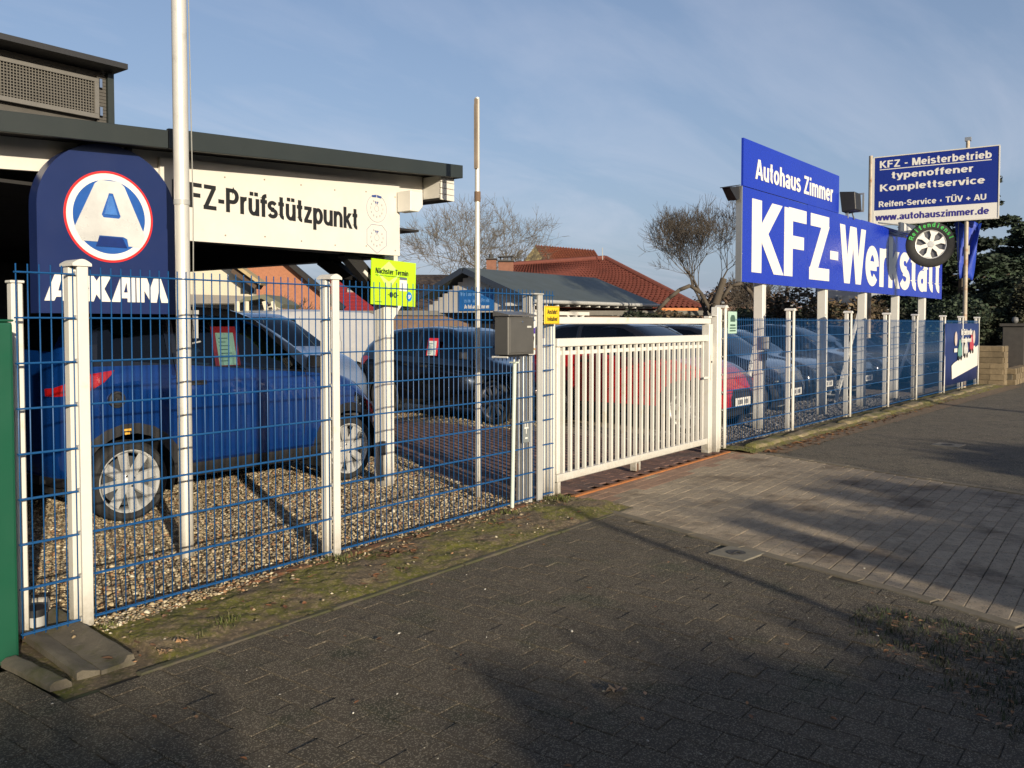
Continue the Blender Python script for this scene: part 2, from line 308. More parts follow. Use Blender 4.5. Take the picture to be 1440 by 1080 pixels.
def text(name, s, o, r, u, w, h, mat, parent, bold=.02, depth=.003, local=False, tv=None, gap=.03, cap=False):
    """block lettering made of thick strokes fitted in a w x h box whose lower left corner is o, reading along r, up u; with cap the height is the capital height above the baseline o"""
    tv = tv or TV; th = tv * TH / TV; r = Vector(r).normalized(); u = Vector(u).normalized(); nn = r.cross(u); o = Vector(o)
    items = []; x = 0
    for ch in s:
        adv, st = GL.get(ch, GL['o']); items.append((x, st)); x += adv + gap
    raw = []; k = 0
    for (x0, st) in items:
        for pl in st:
            closed = pl[-1] == 'c'; P = pl[:-1] if closed else pl; n = len(P); L_ = []; R_ = []
            for i, p in enumerate(P):
                a = P[(i - 1) % n] if (closed or i > 0) else None; b = P[(i + 1) % n] if (closed or i < n - 1) else None
                def nrm(a, b):
                    dx, dy = b[0] - a[0], b[1] - a[1]; l_ = math.hypot(dx, dy) + 1e-9; return -dy / l_, dx / l_
                if a and b:
                    n1, n2 = nrm(a, p), nrm(p, b); m_ = (n1[0] + n2[0], n1[1] + n2[1]); q = math.hypot(*m_) + 1e-9; m_ = (m_[0] / q, m_[1] / q); c_ = max(.5, m_[0] * n1[0] + m_[1] * n1[1]); ox, oy = m_[0] * tv / 2 / c_, m_[1] * th / 2 / c_
                else:
                    n1 = nrm(a, p) if a else nrm(p, b)
                    if n == 2 and abs(n1[0]) > .45: ox, oy = (tv / 2 / abs(n1[0]) * (1 if n1[0] > 0 else -1)) * (.5 + .5 * abs(n1[0])), 0
                    else: ox, oy = n1[0] * tv / 2, n1[1] * th / 2
                L_.append((x0 + p[0] + ox, p[1] + oy)); R_.append((x0 + p[0] - ox, p[1] - oy))
            raw.append((L_, R_, closed, k)); k += 1
    xs = [q[0] for L_, R_, c, k in raw for q in L_ + R_]; ys_ = [q[1] for L_, R_, c, k in raw for q in L_ + R_]
    X0, X1 = min(xs), max(xs); Y0, Y1 = (0, 1) if cap else (min(ys_), max(ys_))
    m = MB()
    for L_, R_, closed, k in raw:
        n = len(L_); d = depth * (1 + .12 * (k % 3) + .03 * (k % 2)); vs = []
        for (q, e) in ((L_, 0), (R_, 0), (L_, d), (R_, d)):
            for (px, py) in q: vs.append(o + r * ((px - X0) / (X1 - X0) * w) + u * ((py - Y0) / (Y1 - Y0) * h) + nn * e)
        m_ = n if closed else n - 1; fs = []
        for i in range(m_):
            j = (i + 1) % n; fs += [(2 * n + i, 3 * n + i, 3 * n + j, 2 * n + j), (i, 2 * n + i, 2 * n + j, j), (n + i, n + j, 3 * n + j, 3 * n + i)]
        if not closed: fs += [(0, n, 3 * n, 2 * n), (n - 1, 3 * n - 1, 4 * n - 1, 2 * n - 1)]
        m.add(vs, fs)
    return mk(name, m, mat, parent, local=local)
def circ(r, n=32, a0=0, rx=None): return [(r * math.cos(a0 + 2 * math.pi * k / n), (rx or r) * math.sin(a0 + 2 * math.pi * k / n)) for k in range(n)]
XN = (1, 0, 0); ZN = (0, 0, 1); YN = (0, 1, 0)
# ------------------------------------------------------------ ground sheets
def fenceY(x): return -.03 * max(0, x - 7.)
soil = M('winter_soil', (.075, .065, .04), .95, var=.35, scale=.7, bump=.5, bscale=9, two=((.035, .05, .018), .35, .5))
mb = MB(); mb.add([(-700, -700, -.06), (700, -700, -.06), (700, 700, -.06), (-700, 700, -.06)], [(0, 1, 2, 3)])
struct('ground', mb, soil)
gravelbase = M('gravel_bed', (.30, .22, .14), .95, var=.45, scale=28, bump=1., bscale=60, spots=(42, .55, (.34, .30, .23)))
mb = MB()
nx, ny = 60, 40
mb.add([(-14, 0.03, -.012), (30, 0.03, -.012), (30, 24, -.012), (-14, 24, -.012)], [(0, 1, 2, 3)])
lot = struct('gravel_lot', mb, gravelbase)

paver_dark = M('dark_concrete_paver', (.072, .057, .038), .92, var=.36, scale=14, bump=1., bscale=170, rand=.13, spots=(230, .80, (.30, .26, .19)), two=((.040, .040, .020), 2.2, .60))
joint = M('sandy_joint', (.040, .033, .022), .95, var=.4, scale=20, bump=.7, bscale=120, two=((.03, .045, .012), 3, .56))
roadmat = M('worn_pavement', (.085, .070, .047), .9, var=.30, scale=1.3, bump=1., bscale=120, spots=(110, .80, (.24, .21, .15)), two=((.050, .043, .028), 5, .56))
mb = MB(); mb.add([(-20, -12, -.016), (60, -12, -.016), (60, -.3, -.016), (-20, -.3, -.016)], [(0, 1, 2, 3)])
struct('pavement_bed', mb, joint)

DA = Vector((3.80, .05)); DB = Vector((2.66, -3.30))      # near edge of the driveway
EA = Vector((7.25, -.10)); EB = Vector((6.05, -3.40))
def xdl(y):   # near edge line with a flare towards the street
    t = (y - .05) / (-3.35); return 3.80 + (2.70 - 3.80) * t - .22 * max(0, t - .85) ** 2 * 4
def xdr(y): return 7.20 + (6.12 - 7.20) * ((y + .15) / -3.25)
# far pavement beyond the driveway
mb = MB()
ys = [-.33, -1, -2, -3, -4, -6, -12]
vs = []; fs = []
for i, y in enumerate(ys):
    xr = xdr(max(y, -6)); vs += [(xr + .05, y, 0), (14, y + (-.1 if i == 0 else 0), 0.0), (26, y + (-.35 if i == 0 else 0), 0), (60, y, 0)]
for i in range(len(ys) - 1):
    for j in range(3): a = i * 4 + j; fs.append((a, a + 4, a + 5, a + 1))
mb.add(vs, fs); struct('road', mb, roadmat)

# ---- pavers
def paver_mesh(name, lx, ly, h=.05, bev=.006, mat=paver_dark, jig=0):
    m = MB(); m.box(-lx / 2, lx / 2, -ly / 2, ly / 2, -h, 0)
    bm = bmesh.new()
    vv = [bm.verts.new(p) for p in m.v]
    for f in m.f: bm.faces.new([vv[i] for i in f])
    bm.verts.ensure_lookup_table()
    es = [e for e in bm.edges if all(v.co.z > -.001 for v in e.verts)]
    bmesh.ops.bevel(bm, geom=es, offset=bev, segments=1, affect='EDGES')
    for f in [f for f in bm.faces if all(v.co.z < -h + .001 for v in f.verts)]: bm.faces.remove(f)
    me = bpy.data.meshes.new(name); bm.to_mesh(me); bm.free(); me.materials.append(mat); return me
def joined(name, me, places, mat, parent):
    """places: (x, y, z, rot, tiltx, tilty)"""
    V0 = np.empty(len(me.vertices) * 3); me.vertices.foreach_get('co', V0); V0 = V0.reshape(-1, 3); F0 = [list(p.vertices) for p in me.polygons]
    m = MB(); vs = []; fs = []
    off = 0
    for pq in places:
        x, y, z, rt, tx, ty = pq[:6]; kx = pq[6] if len(pq) > 6 else 1
        c, s = math.cos(rt), math.sin(rt)
        X = V0[:, 0] * kx * c - V0[:, 1] * s; Y = V0[:, 0] * kx * s + V0[:, 1] * c; Z = V0[:, 2] + tx * X + ty * Y
        vs += list(zip(X + x, Y + y, Z + z)); fs += [[i + off for i in f] for f in F0]; off += len(V0)
    me2 = bpy.data.meshes.new(name); me2.from_pydata(vs, [], fs); me2.materials.append(mat)
    o = bpy.data.objects.new(name, me2); COL.objects.link(o); o.parent = parent; o['kind'] = 'stuff'; return o
camxy = Vector((-1.962, -4.002))
def lay(structname, me, places, mat, piece, rows):
    root = rows
    def vis(p):
        d = Vector((p[0], p[1])) - camxy; f = d.x * math.cos(yaw) + d.y * math.sin(yaw); r = d.x * math.sin(yaw) - d.y * math.cos(yaw)
        if f < .5: return 1e6 + d.length
        u = r / f * FPX
        v = CAM_H / f * FPX - .035 * FPX
        return d.length if abs(u) < 730 and v < 590 else 1e5 + d.length
    places = sorted(places, key=vis)
    for p in places[:300]:
        o = inst(piece, me, (p[0], p[1], p[2]), root, (p[5], -p[4], p[3]), (p[6] if len(p) > 6 else 1, 1, 1))
    if len(places) > 300: joined(piece + '_field', me, places[300:], mat, root)

# sidewalk: herringbone of 20 x 10 stones
root = struct('sidewalk', MB().add([(-8, -9, -.0075), (2.4, -9, -.0075), (3.45, -.66, -.0075), (-8, -.66, -.0075)], [(0, 1, 2, 3)]), joint)
pm = paver_mesh('sidewalk_paver', .1260, .1940, bev=.0028)
places = []
CW, CLn = .128, .196; halves = []
col_ = 0; X = -2.2
while X < 3.7:
    lead = X < -.53; Y = -.730 - CLn / 2 + (3 * CLn if lead else 0)
    if col_ % 2:
        if not lead and X < xdl(-.8) - .1: halves.append((X, -.730 - CLn / 4 + .002, random.gauss(0, .001)))
        Y -= CLn / 2
    while Y > -4.7:
        px, py = X + .006 * math.sin(Y * 2.3 + X), Y
        dd = Vector((px, py)) - camxy; f = dd.x * math.cos(yaw) + dd.y * math.sin(yaw); r = dd.x * math.sin(yaw) - dd.y * math.cos(yaw)
        if px < xdl(py) - .02 and f > 1.2 and abs(r / f) < .72: places.append((px, py, random.gauss(0, .0011) + .0016 * math.sin(px * 2.1) * math.cos(py * 1.7), random.gauss(0, .008), random.gauss(0, .008), random.gauss(0, .008)))
        Y -= CLn
    X += CW; col_ += 1
lay('sidewalk', pm, places, paver_dark, 'paver', root)
hm = paver_mesh('half_paver', .126, .095, bev=.0028)
for h_ in halves: inst('half_paver', hm, h_, root)

# driveway: rows of larger stones laid along the fence
drivemat = M('driveway_concrete_paver', (.31, .25, .175), .9, var=.26, scale=16, bump=.8, bscale=140, rand=.13, spots=(150, .90, (.10, .09, .06)), two=((.14, .105, .07), 1.6, .58))
reddrive = M('reddish_driveway_paver', (.235, .145, .095), .88, var=.22, scale=16, bump=.6, bscale=140, rand=.15)
root = struct('driveway', MB().add([(3.79, .05, -.006), (2.62, -3.45, -.006), (2.0, -5, -.006), (5.6, -5, -.006), (6.12, -3.45, -.006), (7.22, .0, -.006)], [(0, 1, 2, 3, 4, 5)]), joint)
DP = .104
dm = paver_mesh('driveway_paver', .2005, DP - .0035, mat=drivemat, bev=.003)
rm = paver_mesh('driveway_red_paver', .2005, DP - .0035, mat=reddrive, bev=.003)
places = []; redp = []
row = 0; y = -.17
while y > -4.5:
    xa, xb = xdl(y) + .035, xdr(y) - .02; x = xa - (.1 if row % 2 else 0)
    while x < xb - .02:
        p0, p1 = max(x, xa), min(x + .2035, xb); L0 = p1 - p0
        if L0 > .03:
            xc = (p0 + p1) / 2; wob = .010 * math.sin(xc * 1.7 + y * 2.1)
            P = (xc, y + wob + .02 * (xc - 5), random.uniform(-.0010, .0010) + .0015 * math.sin(xc * 1.3) * math.cos(y * 1.1), random.gauss(.02, .004), random.gauss(0, .006), random.gauss(0, .006), L0 / .2035)
            (redp if y > -.34 - .12 * random.random() and random.random() < .85 else places).append(P)
        x += .2035
    y -= DP; row += 1
lay('driveway', dm, places, drivemat, 'paver', root)
for p in redp: inst('red_paver', rm, p[:3], root, (p[5], -p[4], p[3]), (p[6], 1, 1))
print('driveway pavers', len(places), len(redp))
# edge course of the driveway (flat narrow kerb stones, both sides)
km = paver_mesh('edge_stone', .421, .085, mat=M('edge_kerb_concrete', (.15, .125, .085), .88, var=.25, scale=12, bump=.5, bscale=90, rand=.1), bev=.008)
y = -.25
while y > -3.9:
    y2 = y - .39; xa, xb = xdl(y), xdl(y2); ang = math.atan2(y - y2, xa - xb)
    inst('edge_stone', km, ((xa + xb) / 2 + .02, (y + y2) / 2, .0055), root, (0, 0, ang + random.gauss(0, .01)))
    if y > -3.5:
        xa, xb = xdr(y), xdr(y2); inst('edge_stone', km, ((xa + xb) / 2 + .03, (y + y2) / 2, .0055), root, (0, 0, math.atan2(y - y2, xa - xb)))
    y = y2 - .012
# the sheet between sidewalk stones and the driveway near the fence
# ---- verge of moss and soil between the fence and the sidewalk
moss = M('moss_and_soil', (.115, .085, .050), .95, var=.5, scale=30, bump=1., bscale=110, spots=(90, .78, (.24, .18, .11)), two=(((.12, .115, .014), 2.6, .50), ((.22, .165, .09), 7, .63), ((.05, .055, .012), 5, .62)))
def sheet(name, x0, x1, yf0, yf1, nxx, nyy, hf, mat, top=True, kind='structure'):
    X = np.linspace(x0, x1, nxx); V = []
    for x in X:
        a_, b_ = yf0(x), yf1(x)
        for k in range(nyy):
            t = k / (nyy - 1); y = a_ + (b_ - a_) * t; V.append((x, y, hf(x, y, t)))
    V = np.array(V); i, j = np.meshgrid(np.arange(nxx - 1), np.arange(nyy - 1), indexing='ij'); q = (i * nyy + j).ravel()
    F = np.stack([q, q + nyy, q + nyy + 1, q + 1], 1)
    o = npmesh(name, V, F, mat, smooth=True); o['kind'] = kind; return o
from mathutils import noise as mn
def nz2(x, y, s): return mn.noise(Vector((x * s, y * s, 3.1)))
sheet('verge', -.46, 3.80, lambda x: -.70, lambda x: .035, 360, 60,
      lambda x, y, t: -.004 if (x < -.02 and y < .06) else max(.004, .004 + .012 * nz2(x, y, 3) + .010 * nz2(x, y, 14) + .006 * nz2(x, y, 40) + .022 * math.sin(math.pi * min(1, t * 1.0))) , moss)
# concrete edging along the sidewalk
vr = thing('verge_edging', 'thin weathered concrete edging between the moss strip and the dark pavers', 'edging', (0, -.69, 0))
em = paver_mesh('edging_stone', .985, .042, mat=M('edging_concrete', (.085, .072, .05), .9, var=.3, scale=10, bump=.6, bscale=80, two=((.05, .05, .02), 5, .52)), bev=.006, h=.1)
for k in range(4): inst('edging_stone', em, (.32 + k * 1.0, -.705, .0065 + random.uniform(-.002, .002)), vr, (0, random.gauss(0, .002), random.gauss(0, .004)))
# reddish brick edge right under the fence wires
rb = thing('fence_edging', 'reddish brick course set in the ground right under the left wire fence', 'edging', (0, -.05, 0))
redbrick = M('orange_brick', (.20, .085, .040), .9, var=.35, scale=18, bump=.7, bscale=110, rand=.2, two=((.09, .07, .035), 6, .50))
bm_ = paver_mesh('edging_brick', .235, .06, mat=redbrick, bev=.005, h=.08)
x = .62
while x < 3.7:
    inst('brick', bm_, (x, -.045 + random.gauss(0, .003), .020 + random.gauss(0, .004)), rb, (0, random.gauss(0, .008), random.gauss(0, .01))); x += .243
# rail strip under the gate
gr = thing('gate_track', 'rusty orange steel strip crossing the driveway below the white gate', 'track', (3.9, -.02, 0))
mk('rail', MB().box(3.86, 6.96, -.145, -.105, -.02, .012), M('rust', (.36, .13, .035), .85, var=.35, scale=12, bump=.4, bscale=70), gr, bevel=.002)
# paved apron between the gate line and the first driveway row
mb = MB().add([(3.78, -.13, -.008), (7.2, -.13, -.008), (7.2, .4, -.008), (3.78, .4, -.008)], [(0, 1, 2, 3)])

# ---- brick drive inside the lot
lotbrick = M('lot_brick', (.17, .095, .072), .88, var=.25, scale=14, bump=.5, bscale=110, rand=.25, two=((.09, .06, .05), 1.3, .56))
lb = paver_mesh('lot_brick', .198, .096, mat=lotbrick, bev=.005)
poly = [(3.45, -.08), (3.55, .55), (4.05, 1.7), (4.9, 3.0), (6.2, 4.6), (6.9, 5.3), (7.05, 4.2), (7.15, 2.2), (7.3, .3), (7.25, -.08)]
def inside(x, y, P):
    c = False
    for i in range(len(P)):
        x1, y1 = P[i]; x2, y2 = P[i - 1]
        if (y1 > y) != (y2 > y) and x < (x2 - x1) * (y - y1) / (y2 - y1) + x1: c = not c
    return c
root = struct('lot_drive', MB().add([(x_, y_, -.006) for x_, y_ in poly], [tuple(range(len(poly)))]), joint)
places = []; row = 0; xx = 3.3
while xx < 7.6:
    yy = -.1 + (.1 if row % 2 else 0)
    while yy < 5.4:
        X = xx + .18 * (yy - 2) * .5; Y = yy
        if inside(X, Y, poly): places.append((X, Y, .002 + random.uniform(-.002, .003), math.pi / 2 - .09 + random.gauss(0, .01), random.gauss(0, .01), random.gauss(0, .01)))
        yy += .202
    xx += .101; row += 1
lay('lot_drive', lb, places, lotbrick, 'brick', root)
print('lot bricks', len(places))

# ---- loose gravel
def stones(name, pts, size, cols, squash=.6, kind='stuff'):
    n = len(pts); t = (1 + 5 ** .5) / 2
    ico = np.array([(0, 0, 1), (.9, 0, .2), (.28, .86, .2), (-.72, .53, .2), (-.72, -.53, .2), (.28, -.86, .2), (0, 0, -.4)], float)
    F0 = np.array([(0, 1, 2), (0, 2, 3), (0, 3, 4), (0, 4, 5), (0, 5, 1), (1, 6, 2), (2, 6, 3), (3, 6, 4), (4, 6, 5), (5, 6, 1)])
    m = len(ico); sz = size * np.clip(rng.lognormal(-.05, .38, n), .35, 2.3); an = rng.uniform(0, 6.28, n); el = rng.uniform(.6, 1.0, n)
    J = ico[None] * (1 + rng.uniform(-.25, .25, (n, m, 3)))
    J[:, :, 1] *= el[:, None]; J[:, :, 2] *= squash
    tx = rng.uniform(-.4, .4, n); J[:, :, 2] += tx[:, None] * J[:, :, 0]
    c, s = np.cos(an)[:, None], np.sin(an)[:, None]
    X = (J[:, :, 0] * c - J[:, :, 1] * s) * sz[:, None] + pts[:, 0:1]; Y = (J[:, :, 0] * s + J[:, :, 1] * c) * sz[:, None] + pts[:, 1:2]; Z = J[:, :, 2] * sz[:, None] + pts[:, 2:3]
    V = np.stack([X, Y, Z], 2).reshape(-1, 3); F = (F0[None] + (np.arange(n) * m)[:, None, None]).reshape(-1, 3)
    cc = np.array(cols)[rng.integers(0, len(cols), n)] * rng.uniform(.7, 1.25, (n, 1)); cc = np.repeat(cc, m, 0)
    o = npmesh(name, V, F, M('gravel_stone', (.3, .25, .18), .8, var=.15, scale=60, attr='Col'), colors=cc); o['kind'] = kind; return o
gcols = [tuple(c_ * .85 for c_ in t_) for t_ in [(.46, .36, .21), (.34, .25, .14), (.56, .47, .31), (.28, .21, .12), (.40, .32, .21), (.64, .57, .42), (.36, .20, .10), (.20, .165, .12), (.50, .40, .24), (.30, .26, .18)]]
def scatter(n, x0, x1, y0, y1, ok, z=0.):
    p = rng.uniform((x0, y0), (x1, y1), (n, 2)); k = [ok(a_, b_) for a_, b_ in p]; p = p[np.array(k)]
    return np.c_[p, np.full(len(p), z) + rng.uniform(-.004, .008, len(p))]
def lot_ok(x, y): return not inside(x, y, poly)
g1 = scatter(46000, -.55, 4.6, .02, 3.6, lambda x, y: lot_ok(x, y) and not (x < -.0 and x > -.22 and y < .3))
g2 = scatter(7000, 3.0, 8.0, 3.0, 6.5, lot_ok)
g3 = scatter(9000, 7.05, 16, -.02, 1.4, lambda x, y: lot_ok(x, y) and y > fenceY(x) + .03)
G_ = np.r_[g1, g2]; stones('gravel', G_, .0128, gcols)
stones('grey_gravel', g3, .017, [(.20, .19, .18), (.14, .13, .13), (.27, .25, .23), (.10, .10, .10)])
vg = scatter(900, -.2, 3.75, -.64, -.02, lambda x, y: random.random() < .25 + .75 * (y > -.2))
sp = scatter(1500, -.01, 1.5, -.17, .02, lambda x, y: random.random() < 1.1 - x * .75 and y > -.17 + x * .09); vg = np.r_[vg, sp]; vg[:, 2] = .016 + rng.uniform(0, .008, len(vg)); stones('verge_pebbles', vg, .0105, gcols)
pg = scatter(420, -1.2, 7, -4, -.7, lambda x, y: True); pg[:, 2] = .004; stones('pavement_grit', pg, .0045, [(.5, .48, .42), (.3, .28, .22)])

# ---- leaves
leafm = M('dead_leaf', (.2, .1, .05), .8, var=.25, scale=40, attr='Col')
lcols = [(.26, .11, .045), (.19, .10, .05), (.33, .19, .10), (.13, .075, .04), (.30, .14, .05)]
def leaves(name, pts, size, label=None):
    n = len(pts)
    prof = np.array([(0, -1, 0), (.35, -.45, .18), (.42, .15, .22), (.2, .7, .1), (0, 1, .05), (-.2, .7, .12), (-.42, .15, .2), (-.35, -.45, .16), (0, -.4, 0), (0, .3, .02)])
    F0 = np.array([(0, 1, 8), (1, 2, 8), (2, 9, 8), (2, 3, 9), (3, 4, 9), (0, 8, 7), (7, 8, 6), (6, 8, 9), (6, 9, 5), (5, 9, 4)])
    m = len(prof); sz = size * rng.uniform(.6, 1.3, n); an = rng.uniform(0, 6.28, n); cu = rng.uniform(.2, 2.0, n); J = np.repeat(prof[None], n, 0) * (1 + rng.uniform(-.15, .15, (n, m, 3)))
    J[:, :, 2] *= cu[:, None]; ta = rng.uniform(-.5, .5, n); J[:, :, 2] += np.abs(ta[:, None] * J[:, :, 1]) * .6
    c, s = np.cos(an)[:, None], np.sin(an)[:, None]
    X = (J[:, :, 0] * c - J[:, :, 1] * s) * sz[:, None] + pts[:, 0:1]; Y = (J[:, :, 0] * s + J[:, :, 1] * c) * sz[:, None] + pts[:, 1:2]; Z = J[:, :, 2] * sz[:, None] + pts[:, 2:3]
    V = np.stack([X, Y, Z], 2).reshape(-1, 3); F = (F0[None] + (np.arange(n) * m)[:, None, None]).reshape(-1, 3)
    cc = np.repeat(np.array(lcols)[rng.integers(0, len(lcols), n)] * rng.uniform(.6, 1.3, (n, 1)), m, 0)
    return npmesh(name, V, F, leafm, colors=cc, kind='stuff')
def clump(cx, cy, r, n, ex=1.): return np.c_[cx + rng.normal(0, r * ex, n), cy + rng.normal(0, r, n), np.full(n, .02)]
L_ = np.r_[clump(1.75, -.24, .045, 70, 2.4), clump(2.05, -.10, .03, 24, 2.5), clump(2.85, -.30, .045, 60, 2.6), clump(.75, -.06, .035, 26, 4.5), clump(1.35, -.52, .03, 10, 2), clump(.45, -.1, .06, 12, 3), clump(.7, -.40, .05, 8, 2), scatter(90, -.2, 3.7, -.6, 0, lambda x, y: True, .018), clump(-.3, .06, .03, 10)]
leaves('verge_leaves', L_, .024)
k = 900; xr = rng.uniform(7.1, 20, k); yr = -.42 - .02 * (xr - 7) - np.abs(rng.normal(0, .10, k)); leaves('kerb_leaves', np.c_[xr, yr, np.full(k, .006)], .028)
k = 260; p = np.c_[rng.uniform(1.6, 3.2, k), rng.uniform(-4.3, -3.2, k), np.full(k, .01)]; p = p[p[:, 1] < -3.15 - .25 * (p[:, 0] - 1.6)]
k = 700; p = np.c_[rng.uniform(.9, 3.1, k), rng.uniform(-4.6, -2.9, k), np.full(k, .012)]; q = p[:, 0] * 1.0 - (p[:, 1] + 3.2) * .9 ; p = p[(q > 1.7)]; p = p[p[:, 0] < 2.45]
leaves('corner_leaves', p, .017)
l4 = scatter(60, -.5, 3, -4, -.8, lambda x, y: True, .006); leaves('pavement_leaves', l4, .014)
l5 = scatter(160, -.4, 3.6, .1, 2.6, lot_ok, .012); leaves('lot_leaves', l5, .022)
def bigleaf(name, label, x, y, size, rz, col, z=.008):
    ol = [(0, -1), (.12, -.7), (.42, -.62), (.30, -.32), (.62, -.12), (.36, .02), (.66, .38), (.30, .40), (.34, .75), (.08, .72), (0, 1.02), (-.1, .7), (-.36, .72), (-.28, .40), (-.62, .34), (-.34, .04), (-.60, -.16), (-.28, -.34), (-.40, -.66), (-.1, -.72)]
    m = MB(); c, s = math.cos(rz), math.sin(rz); vs = [(x, y, z + .004)]
    for i, (a_, b_) in enumerate(ol):
        hgt = .010 * abs(a_) * 2 + .006 * math.sin(i * 2.3) + (.012 if b_ > .6 else 0)
        vs.append((x + (a_ * c - b_ * s) * size, y + (a_ * s + b_ * c) * size, z + max(0, hgt)))
    n_ = len(ol); m.add(vs, [(0, 1 + i, 1 + (i + 1) % n_) for i in range(n_)])
    o = mk(name, m, M('leaf_' + label.split()[0], col, .75, var=.3, scale=60)); tagp(o, label, 'leaf'); return o
bigleaf('fallen_leaf', 'curled grey brown oak leaf lying alone on the shaded dark pavers', *( .86, -2.33), .052, 1.1, (.10, .075, .055))
bigleaf('fallen_leaf', 'tan dead leaf lying across the joint at the right end of the drain', -.01, -.63, .045, 2.0, (.34, .22, .12), .02)
bigleaf('fallen_leaf', 'pale orange leaf on the edging beside the drain channel', .085, -.60, .03, 1.5, (.42, .24, .12), .03)

# ---- grass in the lower right corner and little tufts
def tufts(name, pts, h, cols, per=14, wid=.0022):
    n = len(pts) * per; P = np.repeat(pts, per, 0) + np.c_[rng.normal(0, .02, (n, 2)), np.zeros(n)]
    an = rng.uniform(0, 6.28, n); ln = rng.uniform(.2, 1.0, n) * h; hh = h * rng.uniform(.4, 1.1, n); d = np.c_[np.cos(an), np.sin(an)]; sd = np.c_[-d[:, 1], d[:, 0]] * wid
    A = np.c_[P[:, :2] + sd, P[:, 2]]; B = np.c_[P[:, :2] - sd, P[:, 2]]; Cc = np.c_[P[:, :2] + d * ln[:, None] * .4 - sd * .7, P[:, 2] + hh * .7]; D = np.c_[P[:, :2] + d * ln[:, None] * .4 + sd * .7, P[:, 2] + hh * .7]; E = np.c_[P[:, :2] + d * ln[:, None], P[:, 2] + hh]
    V = np.stack([A, B, Cc, D, E], 1).reshape(-1, 3); i = np.arange(n) * 5
    F = np.concatenate([np.stack([i, i + 1, i + 2], 1), np.stack([i, i + 2, i + 3], 1), np.stack([i + 3, i + 2, i + 4], 1)])
    cc = np.repeat(np.array(cols)[rng.integers(0, len(cols), n)] * rng.uniform(.6, 1.3, (n, 1)), 5, 0)
    return npmesh(name, V, F, M('grass_blade', (.05, .08, .02), .8, var=.1, attr='Col'), colors=cc, kind='stuff')
gc = [(.025, .042, .012), (.035, .05, .014), (.05, .042, .02), (.02, .03, .01)]
gp = np.c_[rng.uniform(1.2, 2.5, 1500), rng.uniform(-4.6, -2.8, 1500), np.full(1500, .0)]; gp = gp[(gp[:, 0] - (gp[:, 1] + 3.2) * .9 > 1.85 + rng.normal(0, .12, len(gp)))]
tufts('grass', gp, .026, gc, per=6)
tp = np.r_[clump(.36, -.52, .03, 9, 1.5), clump(3.66, -.12, .05, 28, 1.2), clump(3.0, -.15, .05, 10, 3), clump(1.4, -.1, .03, 14, 2), clump(7.2, -.3, .06, 24, 3), clump(-.02, -.15, .02, 3)]
tufts('weeds', tp, .03, [(.09, .11, .02), (.12, .14, .03), (.14, .13, .05)], per=12)
# ------------------------------------------------------------ kerb right of the driveway
kr = thing('mossy_kerb', 'low mossy stone kerb under the long fence right of the driveway', 'kerb', (7.2, -.3, 0))
kmm = M('mossy_kerb_stone', (.17, .135, .08), .92, var=.35, scale=9, bump=.9, bscale=60, rand=.15, two=(((.10, .095, .025), 3, .52), ((.24, .19, .12), 9, .62)))
def kstone(lx, ly, h, name='kerb_stone'):
    m = MB(); m.box(-lx / 2, lx / 2, -ly / 2, ly / 2, -.05, h)
    bm = bmesh.new(); vv = [bm.verts.new(p) for p in m.v]
    for f in m.f: bm.faces.new([vv[i] for i in f])
    bmesh.ops.subdivide_edges(bm, edges=bm.edges, cuts=3, use_grid_fill=True)
    bmesh.ops.bevel(bm, geom=[e for e in bm.edges if len(e.link_faces) == 2 and e.calc_face_angle(0) > .6], offset=.012, segments=2, affect='EDGES')
    for v in bm.verts: v.co += Vector((0, 1.4, 1)) * .016 * mn.noise(v.co * 9) 
    me = bpy.data.meshes.new(name); bm.to_mesh(me); bm.free(); me.materials.append(kmm)
    me.polygons.foreach_set('use_smooth', [True] * len(me.polygons)); return me
ks = kstone(.97, .17, .060)
x = 7.75
while x < 20.3:
    inst('kerb_stone', ks, (x, fenceY(x) - .22 - .006 * (x - 7), random.uniform(-.012, .006)), kr, (random.gauss(0, .03), random.gauss(0, .008), -.036 + random.gauss(0, .006)), (1, random.uniform(.9, 1.2), random.uniform(.8, 1.15))); x += 1.0
sheet('kerb_verge', 7.0, 20.5, lambda x: fenceY(x) - .40 - .016 * (x - 7), lambda x: fenceY(x) + .10, 300, 16,
      lambda x, y, t: .004 + .03 * math.sin(math.pi * t) + .014 * nz2(x, y, 4) + .010 * nz2(x, y, 15), moss)
sheet('leaf_gutter', 7.25, 20.4, lambda x: fenceY(x) - .62 - .02 * (x - 7), lambda x: fenceY(x) - .34 - .016 * (x - 7), 200, 6, lambda x, y, t: .005 + .004 * nz2(x, y, 9),
      M('leaf_dust', (.15, .115, .07), .95, var=.5, scale=16, bump=.8, bscale=60, spots=(60, .7, (.26, .14, .07))))

